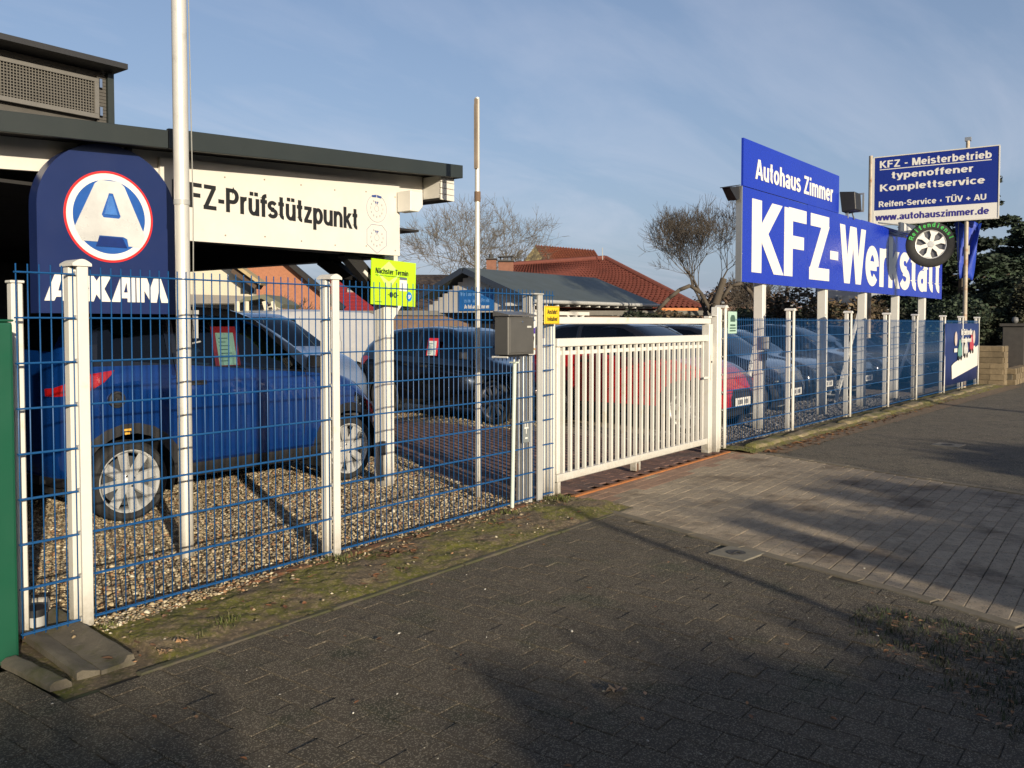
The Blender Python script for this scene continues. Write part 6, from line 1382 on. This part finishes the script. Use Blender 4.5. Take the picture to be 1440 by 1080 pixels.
mk('gable_wall', MB().add(g0 + [p + Fh * .3 for p in g0], [(0, 1, 2, 3, 4), (9, 8, 7, 6, 5)] + [(i, (i + 1) % 5, (i + 1) % 5 + 5, i + 5) for i in range(5)]), brick_w, hb)
mk('verge_board', MB().beam(cp(376, 343, 29.8), cp(484, 434, 29.8), .30, .16).beam(cp(376, 343, 29.8), cp(330, 382, 29.8), .30, .16), darkwood, hb)
cbd = thing('cream_building', 'cream rendered building with wooden eaves seen under the canopy', 'building', tuple(cp(300, 455, 20)))
def slab(m, pts, th): 
    n = len(pts); return m.add(list(pts) + [p + Fh * th for p in pts], [tuple(range(n)), tuple(range(2 * n - 1, n - 1, -1))] + [(i, (i + 1) % n, (i + 1) % n + n, i + n) for i in range(n)])
mk('wall', slab(MB(), [cp(200, 480, 20), cp(356, 480, 20), cp(356, 398, 20), cp(333, 372, 20), cp(200, 355, 20)], .3), render_cream, cbd)
mk('lower_wall', slab(MB(), [cp(262, 446, 19.2), cp(395, 446, 19.2), cp(395, 428, 19.2), cp(262, 428, 19.2)], .2), M('pale_panel', (.50, .47, .40), .8), cbd)
mk('eave_board', MB().beam(cp(325, 366, 19.6), cp(372, 400, 19.6), .5, .07), M('yellow_wood', (.42, .32, .16), .7, var=.15), cbd)
mk('eave_underside', MB().beam(cp(333, 380, 19.75), cp(366, 403, 19.75), .5, .16), M('dark_soffit', (.08, .05, .03), .8), cbd)
mk('window', slab(MB(), [cp(340, 412, 19.9), cp(356, 412, 19.9), cp(356, 392, 19.9), cp(340, 392, 19.9)], .1), winglass, cbd)
mk('canopy_strip', slab(MB(), [cp(262, 427, 18.5), cp(372, 427, 18.5), cp(372, 417, 18.5), cp(262, 414, 18.5)], .6), M('grey_strip', (.24, .22, .19), .8, var=.15), cbd)
gz = thing('garden_pavilion', 'small cream round-topped shelter with moss-grey roof behind the parked cars', 'shelter', tuple(cp(362, 455, 17)))
mk('roof', MB().add([cp(330, 428, 17), cp(345, 418, 17), cp(372, 414, 17), cp(398, 428, 17), cp(394, 434, 17), cp(368, 420, 17), cp(345, 424, 17)] + [p + Fh * 1.4 for p in (cp(330, 428, 17), cp(345, 418, 17), cp(372, 414, 17), cp(398, 428, 17), cp(394, 434, 17), cp(368, 420, 17), cp(345, 424, 17))],
   [(0, 1, 2, 3, 4, 5, 6), (13, 12, 11, 10, 9, 8, 7)] + [(i, i + 7, (i + 1) % 7 + 7, (i + 1) % 7) for i in range(7)]), M('mossy_roof', (.12, .12, .08), .9, var=.2), gz)
for u in (334, 347, 372, 384): mk('frame', MB().beam(cp(u + (6 if u > 360 else 0), 446, 17), cp(u, 424, 17), .07, .07), render_cream, gz)
# brown roof right of the lime sign
h3, pt, w, r, bk = house('house', 'low house with brown tiled roof and tiny dormer right of the lime sign', 560, 700, 44, 2.2, 4.15, M('brownish_wall', (.20, .13, .09), .9), rbrown, 9, rows=10)
mk('dormer', MB().add([pt(1.5, 1.2, 2.8), pt(2.6, 1.2, 2.8), pt(2.05, 1.2, 3.7), pt(1.5, 3.5, 2.8), pt(2.6, 3.5, 2.8), pt(2.05, 3.5, 3.7)], [(0, 1, 2), (5, 4, 3), (0, 2, 5, 3), (1, 4, 5, 2)]), M('dormer_wood', (.24, .11, .06), .8), h3)
# tile-roofed house with hipped end and two chimneys
h4 = thing('house', 'house with hipped brick-red tile roof and two brown chimneys behind the garage', 'house', tuple(cp(800, 455, 36)))
E0, E1, R0, R1 = cp(640, 432, 34), cp(985, 434, 34), cp(708, 376, 38), cp(851, 366, 38); B0, B1 = E0 + Fh * 8, E1 + Fh * 8
mk('wall', MB().add([cp(660, 455, 34.5) - Vector((0, 0, 1.4)), cp(960, 455, 34.5) - Vector((0, 0, 1.4)), cp(960, 433, 34.5), cp(660, 433, 34.5)] + [p + Fh * 6 for p in (cp(660, 455, 34.5) - Vector((0, 0, 1.4)), cp(960, 455, 34.5) - Vector((0, 0, 1.4)), cp(960, 433, 34.5), cp(660, 433, 34.5))], [(0, 1, 2, 3), (7, 6, 5, 4), (0, 4, 5, 1), (1, 5, 6, 2), (2, 6, 7, 3), (3, 7, 4, 0)]), M('dark_brick_wall', (.14, .07, .05), .9, var=.2), h4)
mk('roof', MB().add([E0, E1, R1, R0, B1, B0], [(0, 1, 2, 3), (1, 4, 2), (4, 5, 3, 2), (5, 0, 3), (5, 4, 1, 0)]), rbrick, h4)
mk('fascia_board', MB().beam(cp(925, 436, 33.8), cp(982, 436, 33.8), .12, .14), M('orange_board', (.62, .22, .06), .7), h4)
# rows of pantiles on the near slope
def rowtiles(E0, E1, R0, R1, rows, cols, mat, parent):
    V = []; F = []; k = 0; n = (E1 - E0).cross(R0 - E0).normalized()
    for i in range(rows):
        for j in range(cols):
            t0, t1 = i / rows, (i + 1) / rows; 
            def pp_(s, t, h_): 
                a = E0 + (R0 - E0) * t; b = E1 + (R1 - E1) * t; return a + (b - a) * s + n * h_
            s0, s1, sm_ = j / cols, (j + 1) / cols, (j + .5) / cols
            V += [pp_(s0, t0, .03), pp_(sm_, t0, .13), pp_(s1, t0, .03), pp_(s0, t1, .005), pp_(sm_, t1, .09), pp_(s1, t1, .005)]; F += [(k, k + 1, k + 4, k + 3), (k + 1, k + 2, k + 5, k + 4)]; k += 6
    o = npmesh('tile', [tuple(v) for v in V], F, mat, kind='stuff'); o.parent = parent; o.location = -Vector(wo(parent)) ; return o
rowtiles(E0, E1, R0, R1, 22, 44, rbrick, h4)
mk('hip_ridge', MB().tube(E1 + Vector((0, 0, .05)), R1 + Vector((0, 0, .08)), .12, n=8).tube(R0 + Vector((0, 0, .08)), R1 + Vector((0, 0, .08)), .12, n=8), M('ridge_tile', (.16, .045, .03), .85, var=.2), h4)
chm = M('chimney_brick', (.22, .10, .065), .9, var=.2)
for u0, u1, vt in ((684, 698, 365), (701, 722, 368)):
    c = mk('chimney', slab(MB(), [cp(u0, 392, 33.5), cp(u1, 392, 33.5), cp(u1, vt, 33.5), cp(u0, vt, 33.5)], .6), chm, h4)
    mk('chimney_cap', slab(MB(), [cp(u0 - 1, vt, 33.4), cp(u1 + 1, vt, 33.4), cp(u1 + 1, vt - 1.6, 33.4), cp(u0 - 1, vt - 1.6, 33.4)], .8), M('cap_dark', (.05, .05, .05), .8), c)
mk('flue', MB().tube(cp(690.5, 364, 33.8), cp(690.5, 358, 33.8), .09, n=10), MATS['cap_dark'], h4)
mk('chimney_hood', MB().beam(cp(700, 362, 33.8), cp(722, 361, 33.8), .5, .04).beam(cp(704, 367, 33.8), cp(704, 362, 33.8), .04, .04).beam(cp(719, 367, 33.8), cp(719, 362, 33.8), .04, .04), MATS['cap_dark'], h4)
mk('aerial', MB().tube(cp(847, 366, 37.5), cp(846.5, 349, 37.5), .02, n=5), greypost, h4)
h5 = thing('house', 'farther house with orange tiled roof and mossy gable behind the tree', 'house', tuple(cp(800, 455, 55)))
a0, a1, a2, a3 = cp(768, 372, 55), cp(848, 372, 55), cp(836, 353, 58), cp(752, 346, 58)
mk('roof', MB().add([a0, a1, a2, a3, a1 + Fh * 8, a0 + Fh * 8], [(0, 1, 2, 3), (1, 4, 2), (4, 5, 3, 2), (5, 0, 3)]), rorange, h5); rowtiles(a0, a1, a3, a2, 9, 22, rorange, h5)
mk('gable_wall', slab(MB(), [cp(733, 400, 56), cp(768, 400, 56), cp(768, 372, 56), cp(752, 347, 56), cp(733, 372, 56)], .3), M('mossy_gable', (.20, .16, .07), .9, var=.3), h5)
h6 = thing('house', 'red-roofed house with grey gable at the right edge behind the trees', 'house', tuple(cp(1420, 455, 38)))
mk('gable_wall', slab(MB(), [cp(1372, 475, 38), cp(1440, 475, 38), cp(1440, 432, 38), cp(1405, 421, 38), cp(1372, 440, 38)], .4), M('grey_blue_render', (.34, .36, .42), .85), h6)
mk('roof', MB().add([cp(1404, 416, 36), cp(1475, 410, 36), cp(1475, 440, 33), cp(1422, 446, 33)] + [p + Vector((0, 0, -.15)) for p in (cp(1404, 416, 36), cp(1475, 410, 36), cp(1475, 440, 33), cp(1422, 446, 33))], [(0, 3, 2, 1), (4, 5, 6, 7), (0, 1, 5, 4), (1, 2, 6, 5), (2, 3, 7, 6), (3, 0, 4, 7)]), rred, h6)
h7 = thing('house', 'pale grey wall of a house showing between the long sign posts', 'house', tuple(cp(1270, 455, 42)))
mk('wall', slab(MB(), [cp(1150, 480, 42), cp(1330, 480, 42), cp(1330, 405, 42), cp(1150, 400, 42)], .4), M('grey_wall', (.30, .32, .35), .85), h7)
mk('window', slab(MB(), [cp(1178, 430, 41.8), cp(1206, 430, 41.8), cp(1206, 416, 41.8), cp(1178, 416, 41.8)], .1), M('lattice_pale', (.35, .36, .36), .6, var=.5, scale=3), h7)
# brown boundary wall in the far lot
bw_ = thing('boundary_wall', 'low brown wall with grey coping beyond the parked cars', 'wall', tuple(cp(500, 455, 26)))
mk('wall', slab(MB(), [cp(380, 500, 26), cp(1130, 500, 26), cp(1130, 444, 26), cp(380, 444, 26)], .3), M('brown_wall', (.17, .11, .075), .9, var=.35, scale=4), bw_)
mk('coping', slab(MB(), [cp(380, 443.6, 25.9), cp(1130, 443.6, 25.9), cp(1130, 437, 25.9), cp(380, 437, 25.9)], .5), M('coping_grey', (.16, .15, .13), .85, var=.2), bw_)
sh = thing('garden_shed', 'long low reddish wall under a flat brown roof behind the gnarled tree', 'shed', tuple(cp(1040, 455, 30)))
mk('wall', slab(MB(), [cp(985, 480, 30), cp(1130, 480, 30), cp(1130, 432, 30), cp(985, 432, 30)], .4), M('pink_brown_wall', (.26, .16, .12), .9, var=.15), sh)
hr = thing('hill_trees', 'rounded brown tree tops far behind the gnarled tree', 'trees', tuple(cp(1035, 455, 90)))

# ---- vegetation
twig = M('twig_bark', (.085, .07, .055), .9, var=.25, scale=5)
twiglt = M('pale_twig', (.16, .135, .10), .9, var=.25, scale=5)
def bare_tree(label, base, h, spread, seed, levels=6, r0=.16, mat=twig, tilt=0., knots=0, first=.25, name='bare_tree', fork=(2, 3), up_=.25, thin=1.0):
    R = random.Random(seed); root = thing(name, label, 'tree', base); tm = MB(); cm = MB()
    V = []; F = []
    def seg(a, b, ra, rb, big):
        if big: tm.tube(a, b, ra, rb, 8, False); return
        d = (b - a).normalized(); u = Vector((0, 0, 1)) if abs(d.z) < .9 else Vector((1, 0, 0)); x = d.cross(u).normalized(); y = x.cross(d); o = len(V)
        for c, rr_ in ((a, ra), (b, rb)):
            for k in range(3): t = 2.094 * k; V.append(c + (x * math.cos(t) + y * math.sin(t)) * rr_)
        F.extend([(o, o + 1, o + 4, o + 3), (o + 1, o + 2, o + 5, o + 4), (o + 2, o, o + 3, o + 5)])
    def grow(p, d, ln, r_, lv):
        n = 3 if lv > 1 else 4
        for i in range(n):
            d2 = (d + Vector((R.gauss(0, .16), R.gauss(0, .16), R.gauss(0, .12) + (.05 * up_ * 4 if lv > 1 else 0)))).normalized(); q_ = p + d2 * (ln / n); r2 = r_ * .86
            seg(p, q_, r_, r2, lv <= 1); p, d, r_ = q_, d2, r2
            if lv < levels and (lv > 0 or i > n - 2) and R.random() < .85 and i > 0:
                branch(p, d, ln, r_, lv)
        if lv < levels:
            for _ in range(R.randint(*fork)): branch(p, d, ln, r_, lv)
    def branch(p, d, ln, r_, lv):
        a = R.uniform(.35, 1.0) * spread; ph = R.uniform(0, 6.283); u = Vector((0, 0, 1)) if abs(d.z) < .9 else Vector((1, 0, 0)); x = d.cross(u).normalized(); y = x.cross(d)
        d2 = (d * math.cos(a) + (x * math.cos(ph) + y * math.sin(ph)) * math.sin(a) + Vector((0, 0, up_ * .3))).normalized()
        grow(p, d2, ln * R.uniform(.58, .80), max(r_ * R.uniform(.5, .68), .008 * thin), lv + 1)
    grow(Vector(base), Vector((tilt, 0, 1)).normalized(), h * first, r0, 0)
    mk('trunk', tm, mat, root, smooth=True); o = npmesh('crown', [tuple(v - wo(root)) for v in V], F, mat, parent=None); o.parent = root
    print(label[:30], len(F)); return root
bare_tree('round bare tree with dense fine twigs behind the garage roof', tuple(cp(700, 455, 46) - Vector((0, 0, 1.42))), 12.6, .95, 3, levels=5, r0=.28, mat=twiglt, first=.30, fork=(2, 3))
bare_tree('bare twiggy tree whose twigs fill the left of the crown behind the slim pole', tuple(cp(655, 455, 44) - Vector((0, 0, 1.42))), 9.6, .95, 5, levels=5, r0=.18, mat=twiglt, first=.28)
bare_tree('low bare shrub-like tree in front of the orange roof', tuple(cp(755, 455, 45) - Vector((0, 0, 1.42))), 7.2, .95, 12, levels=5, r0=.14, mat=twiglt, first=.28)
bare_tree('gnarled pruned fruit tree with arching bare branches left of the big sign', tuple(cp(1004, 455, 24) - Vector((0, 0, 1.42))), 7.4, 1.05, 21, levels=5, r0=.13, mat=twig, first=.24, fork=(3, 4), up_=.6, thin=.6)
bare_tree('bare fruit tree growing beside the gnarled tree, mostly hidden by the big sign', tuple(cp(1085, 455, 27) - Vector((0, 0, 1.42))), 4.6, .95, 8, levels=5, r0=.15, mat=twig, first=.25)
bare_tree('small bare tree in front of the orange brick gable', tuple(cp(420, 455, 24) - Vector((0, 0, 1.42))), 3.0, .8, 15, levels=4, r0=.07, mat=twig, first=.3)
# pollard stub of the gnarled tree
stp = thing('pruned_stump', 'thick sawn-off trunk standing right of the gnarled tree', 'stump', tuple(cp(1012, 455, 23.8) - Vector((0, 0, 1.42))))
mk('trunk', MB().tube(cp(1003, 520, 23.8), cp(1006, 428, 23.8), .14, .12, 10).tube(cp(1006, 428, 23.8), cp(1017, 392, 23.8), .115, .09, 10), bark, stp, smooth='auto')
mk('limb', MB().path([cp(1015, 420, 23.8), cp(1028, 402, 23.8), cp(1042, 399, 23.8), cp(1056, 412, 23.8), cp(1064, 430, 23.8)], .055, 7), bark, stp, smooth=True)
mk('limb', MB().path([cp(1000, 440, 23.9), cp(985, 412, 23.9), cp(970, 402, 23.9), cp(955, 408, 23.9), cp(940, 420, 23.9), cp(925, 436, 23.9)], .055, 7), bark, stp, smooth=True)

leafdark = M('conifer_needle', (.018, .035, .018), .8, var=.2, attr='Col')
def foliage(name, blobs, n, size, cols, parent, mat, seed, flat=.5):
    """leaf sized triangles spread through ellipsoid lobes [(centre, radii)], denser towards their surface"""
    g = np.random.default_rng(seed); vol = np.array([b[1][0] * b[1][1] * b[1][2] for b in blobs]) ** .7; idx = g.choice(len(blobs), n, p=vol / vol.sum())
    c = np.array([b[0] for b in blobs])[idx]; rr = np.array([b[1] for b in blobs])[idx]
    d = g.normal(size=(n, 3)); d /= np.linalg.norm(d, axis=1)[:, None]; rad_ = g.uniform(.35, 1.0, n) ** .45; rad_ += g.normal(0, .05, n)
    P = c + d * rr * rad_[:, None]
    e1 = g.normal(size=(n, 3)); e1[:, 2] *= flat; e1 /= np.linalg.norm(e1, axis=1)[:, None]; e2 = np.cross(e1, g.normal(size=(n, 3))); e2 /= np.linalg.norm(e2, axis=1)[:, None] + 1e-9
    s = size * g.uniform(.5, 1.5, n)[:, None]
    V = np.stack([P - e1 * s, P + e2 * s * .45, P + e1 * s, P - e2 * s * .45], 1).reshape(-1, 3) - np.array(wo(parent))[None]
    F = np.arange(4 * n).reshape(-1, 4); clump_ = g.uniform(.55, 1.35, len(blobs))[idx]
    cc = np.repeat(np.array(cols)[g.integers(0, len(cols), n)] * (clump_ * g.uniform(.7, 1.3, n))[:, None], 4, 0)
    o = npmesh(name, V, F, mat, colors=cc); o.parent = parent; return o
evg = [(.016, .034, .016), (.024, .045, .02), (.010, .024, .012), (.032, .05, .026)]
def cedar(label, u, d, h, wid, seed, n=26000, name='cedar_tree', top=.0):
    base = cp(u, 455, d) - Vector((0, 0, CAM_H)); root = thing(name, label, 'tree', tuple(base)); g = random.Random(seed); bl = []
    mk('trunk', MB().tube(base, base + Vector((0, 0, h * .95)), .22, .04, 8), bark, root, smooth='auto')
    lim = MB()
    for k in range(46):
        t = k / 45; z = h * (.12 + .86 * t); L_ = wid * (1 - t) ** .75 * g.uniform(.6, 1.15) + .25; a = g.uniform(0, 6.28) ; dirv = Vector((math.cos(a), math.sin(a), 0))
        p0 = base + Vector((0, 0, z)); p1 = p0 + dirv * L_ + Vector((0, 0, .12 * L_)); lim.tube(p0, p1, .04, .01, 5, False)
        for j in (.35, .6, .85, 1.0):
            c = p0 + dirv * L_ * j + Vector((0, 0, .10 * L_ * j - .02)); bl.append((tuple(c), (.30 + .22 * L_ * (1 - j * .4) * .6, .30 + .2 * L_ * .5, .13 + .04 * L_)))
    mk('limb', lim, bark, root); foliage('crown', bl, n, .085, evg, root, leafdark, seed, flat=.3); return root
cedar('tall dark cedar with layered branches behind the tyre sign and masts', 1352, 30, 6.9, 3.1, 4, n=42000)
cedar('broad dark conifer filling the right edge behind the cedar', 1440, 34, 5.4, 3.4, 9, n=30000)
cedar('dark conifer behind the right end of the long sign', 1305, 34, 4.6, 2.6, 14, n=24000)
def shrub(label, u, d, h, w, seed, cols, n=9000, size=.06, name='shrub', z0=0., dz=None, cat='shrub', lobes=9, mat=leafdark, group=None):
    base = cp(u, 455, d) - Vector((0, 0, CAM_H)); root = thing(name, label, cat, tuple(base), group); g = random.Random(seed); bl = []
    for k in range(lobes):
        a = g.uniform(0, 6.28); rr = g.uniform(0, .6) * w; z = h * g.uniform(.25, .78); bl.append(((base.x + rr * math.cos(a), base.y + rr * math.sin(a), z), (w * g.uniform(.3, .5), w * g.uniform(.3, .5), h * g.uniform(.16, .28))))
    bl.append(((base.x, base.y, h * .35), (w * .6, w * .6, h * .36)))
    st_ = MB()
    for k in range(5): a = g.uniform(0, 6.28); st_.tube(base, base + Vector((math.cos(a) * w * .3, math.sin(a) * w * .3, h * .6)), .03, .01, 5)
    mk('stem', st_, bark, root); foliage('foliage', bl, n, size, cols, root, mat, seed); return root
brn = [(.10, .065, .035), (.07, .05, .028), (.13, .09, .045), (.05, .05, .025)]; hedgec = [(.02, .035, .014), (.03, .045, .018), (.045, .05, .025)]
shrub('brown withered bush under the left end of the long blue sign', 1100, 22, 2.3, 1.5, 31, brn)
shrub('brown leafy bush under the middle of the long blue sign', 1165, 23, 2.25, 1.5, 32, brn)
shrub('reddish brown bush behind the third big sign post', 1222, 24, 2.2, 1.3, 33, brn)
shrub('olive brown shrub left of the gnarled tree trunk', 955, 24, 1.95, 1.3, 34, brn)
shrub('dark green bush right of the gnarled tree', 1048, 21, 1.75, .9, 35, hedgec)
shrub('dark bush behind the cream post at the gate', 925, 23, 1.75, 1.0, 36, hedgec)
shrub('young green conifer bush behind the lime sign', 566, 40, 4.4, .7, 37, evg, n=5000)
shrub('small dark bush beside the white house gable', 452, 36, 2.6, .8, 38, brn, n=4000)
shrub('large dark evergreen bush behind the fence banner', 1330, 25, 2.5, 1.7, 39, evg, n=12000)
shrub('tall ivy-covered bush at the right picture edge', 1442, 24, 2.6, 1.0, 40, [(.05, .045, .02), (.035, .04, .018)], n=9000)
for i, (u, d) in enumerate(((1035, 95), (1000, 90), (1070, 98))): 
    pass
base = cp(1035, 455, 90); bl = [((*(cp(u_, 455, 90).xy), z), (3.6, 3.6, 2.2)) for u_, z in ((985, 1.6), (1010, 2.6), (1035, 3.6), (1060, 3.0), (1090, 2.0))]
foliage('crown', bl, 9000, .22, [(.16, .105, .07), (.13, .09, .065)], hr, leafdark, 44)
# dark clipped hedges
def hedge(label, u0, u1, d, h, seed, th=.8, cols=hedgec, n=12000):
    a = cp(u0, 455, d) - Vector((0, 0, CAM_H)); b = cp(u1, 455, d) - Vector((0, 0, CAM_H)); root = thing('hedge', label, 'hedge', tuple(a)); k = max(3, int((b - a).length / .55)); bl = []
    for i in range(k + 1):
        p = a + (b - a) * i / k
        for z in (.3, .7, .95): bl.append(((p.x, p.y, h * z * .85), (.45, th * .5, h * .16)))
    mk('core', slab(MB(), [a + Vector((0, 0, 0)), b, b + Vector((0, 0, h * .86)), a + Vector((0, 0, h * .86))], .3), M('hedge_core', (.012, .016, .008), .9), root)
    foliage('foliage', bl, n, .055, cols, root, leafdark, seed); return root
hedge('dark hedge behind the row of parked dark cars', 1045, 1300, 25.5, 1.95, 51, n=16000)
hedge('dark green hedge behind the stone wall at the right edge', 1376, 1475, 24.5, 1.95, 52, n=12000)
hedge('dark hedge between the garage and the gnarled tree', 905, 1000, 27, 1.75, 53, n=7000)

# ---- stone wall with piers at the far right
sw = thing('stone_wall', 'yellowish stone wall with stepped pier beyond the navy banner', 'wall', (20.5, -.6, 0))
stm = M('yellow_stone', (.19, .145, .085), .9, var=.3, scale=12, bump=.7, bscale=40, rand=.22)
sme_ = paver_mesh('wall_stone', .29, .23, h=.125, bev=.018, mat=stm)
mk('core', MB().box(20.36, 20.70, -.80, -.48, 0, .88).box(20.72, 24.5, -1.02, -.80, 0, .36), M('mortar', (.10, .085, .06), .95, var=.3), sw)
for lay_ in range(7):
    for j in range(2):
        inst('stone', sme_, (20.34, -.76 + .25 * j - .03 * (lay_ % 2), .125 + .130 * lay_), sw, (0, 0, rad(90) + random.gauss(0, .03)))
        inst('stone', sme_, (20.47 + .30 * j * .6, -.815, .125 + .130 * lay_), sw, (0, 0, random.gauss(0, .03)))
for lay_ in range(3):
    for j in range(13): inst('stone', sme_, (20.85 + .31 * j + .15 * (lay_ % 2), -.98 - .005 * j, .12 + .130 * lay_), sw, (random.gauss(0, .02), 0, random.gauss(0, .04)))
wp = thing('dark_gate_pier', 'shaded grey brick pier at the right edge of the picture', 'pier', (24.3, -1.1, 0))
mk('pier', MB().box(22.9, 23.4, -1.0, -.5, 0, 1.35), M('dark_stone', (.06, .055, .05), .9, var=.3, scale=8), wp, bevel=.02); mk('cap', MB().box(22.85, 23.45, -1.05, -.45, 1.35, 1.42), MATS['dark_stone'], wp)
mk('ball', MB().lathe([(0, .09), (.06, .07), (.08, 0), (.06, -.06), (.0, -.08)], (23.15, -.75, 1.50), ZN, 14), M('ball_pale', (.14, .14, .14), .6), wp, smooth=True)
rwp = thing('red_wall_panel', 'dull red wall field between the stone pier and the dark pier', 'wall', (22, -.3, 0))
mk('panel', MB().box(20.72, 22.88, -.62, -.5, .3, .80), M('dull_red', (.10, .03, .025), .85, var=.2), rwp)
dgt = thing('dark_gate', 'dark boarded gate at the right picture edge', 'gate', (24, -1, 0))
for k in range(16): mk('board', MB().box(23.45 + k * .13, 23.57 + k * .13, -1.0 - .1 * k, -.93 - .1 * k, .05, 1.35), darkwood, dgt)

# ------------------------------------------------------------ things across the street behind the camera (they cast the long shadows)
sd = Vector((-SUNV.x, -SUNV.y, 0)).normalized(); pd = Vector((sd.y, -sd.x, 0))     # along / across the shadow direction
TE = math.tan(SUN_EL)
def qs(x, y): v = Vector((x, y, 0)); return v.dot(pd), v.dot(sd)
def acrossshrub(label, pts_, s0, seed, n=9000, th=1.0, cat='hedge', name='street_hedge', size=.06):
    """pts_: list of ground points where the top of the shadow should end"""
    root = thing(name, label, cat, tuple(pd * qs(*pts_[0])[0] + sd * s0)); bl = []; g = random.Random(seed)
    prof = sorted(qs(*p) for p in pts_); q0, q1 = prof[0][0], prof[-1][0]; k = max(2, int((q1 - q0) / .22))
    core = MB()
    for i in range(k + 1):
        q_ = q0 + (q1 - q0) * i / k; s_ = float(np.interp(q_, [p[0] for p in prof], [p[1] for p in prof])); h = (s_ - s0) * TE
        c = pd * q_ + sd * (s0 + g.uniform(-.2, .2))
        for f_ in (.12, .35, .6, .82): bl.append(((c.x, c.y, h * f_), (.35, .35, h * .17)))
        core.obox(c + Vector((0, 0, h * .46)), pd * .14, sd * .15, (0, 0, h * .46))
    mk('core', core, M('hedge_core', (.012, .016, .008), .9), root); foliage('foliage', bl, n, size, hedgec, root, leafdark, seed); return root
acrossshrub('clipped hedge across the street behind the viewer', [(-9, 0), (-4, .2), (-1.2, -.05), (-.35, -.1), (-.15, -.62), (-.05, -.95), (-.30, -1.60), (-.1, -1.9), (.25, -1.70), (.8, -1.42), (1.6, -1.6), (2.27, -2.15), (2.7, -3.1), (2.72, -3.6)], -13.5, 61, n=26000)
acrossshrub('small bush across the street behind the viewer', [(4.0, -2.0), (4.35, -.6), (4.9, -.5), (5.1, -2.2)], -13.0, 62, n=2600)
acrossshrub('second small bush across the street behind the viewer', [(5.7, -1.2), (6.0, -.45), (6.6, -.5), (6.8, -2.0)], -14.0, 63, n=2600)
acrossshrub('wide low bush across the street behind the viewer', [(8.0, -1.5), (8.6, -1.0), (9.6, -1.1), (10.1, -2.4)], -13.0, 64, n=4200)
acrossshrub('farther low hedge across the street behind the viewer', [(13.0, -2.2), (15, -1.7), (18, -1.8), (24, -2.0), (40, -2.2)], -14.0, 65, n=12000)
t = thing('street_sign_pole', 'thin sign pole across the street behind the viewer', 'pole', tuple(pd * qs(3.62, -.06)[0] + sd * -9.5)); c = pd * qs(3.5, -.2)[0] + sd * -9.5
mk('mast', MB().tube(c, c + Vector((0, 0, (qs(3.62, -.06)[1] + 9.5) * TE)), .036, .036, 10), greypost, t)
t = thing('street_lamp', 'tall street lamp across the street behind the viewer', 'street lamp', (0, -15, 0)); qq = qs(15.0, .2)[0]; c = pd * qq + sd * -12
mk('mast', MB().tube(c, c + Vector((0, 0, 8)), .11, .07, 12), greypost, t); mk('arm', MB().tube(c + Vector((0, 0, 8)), c + Vector((0, 1.2, 8.2)), .04, .03, 8), greypost, t); mk('lamp_head', MB().box(c.x - .12, c.x + .12, c.y + 1.1, c.y + 1.8, 8.14, 8.26), trim, t, bevel=.02)
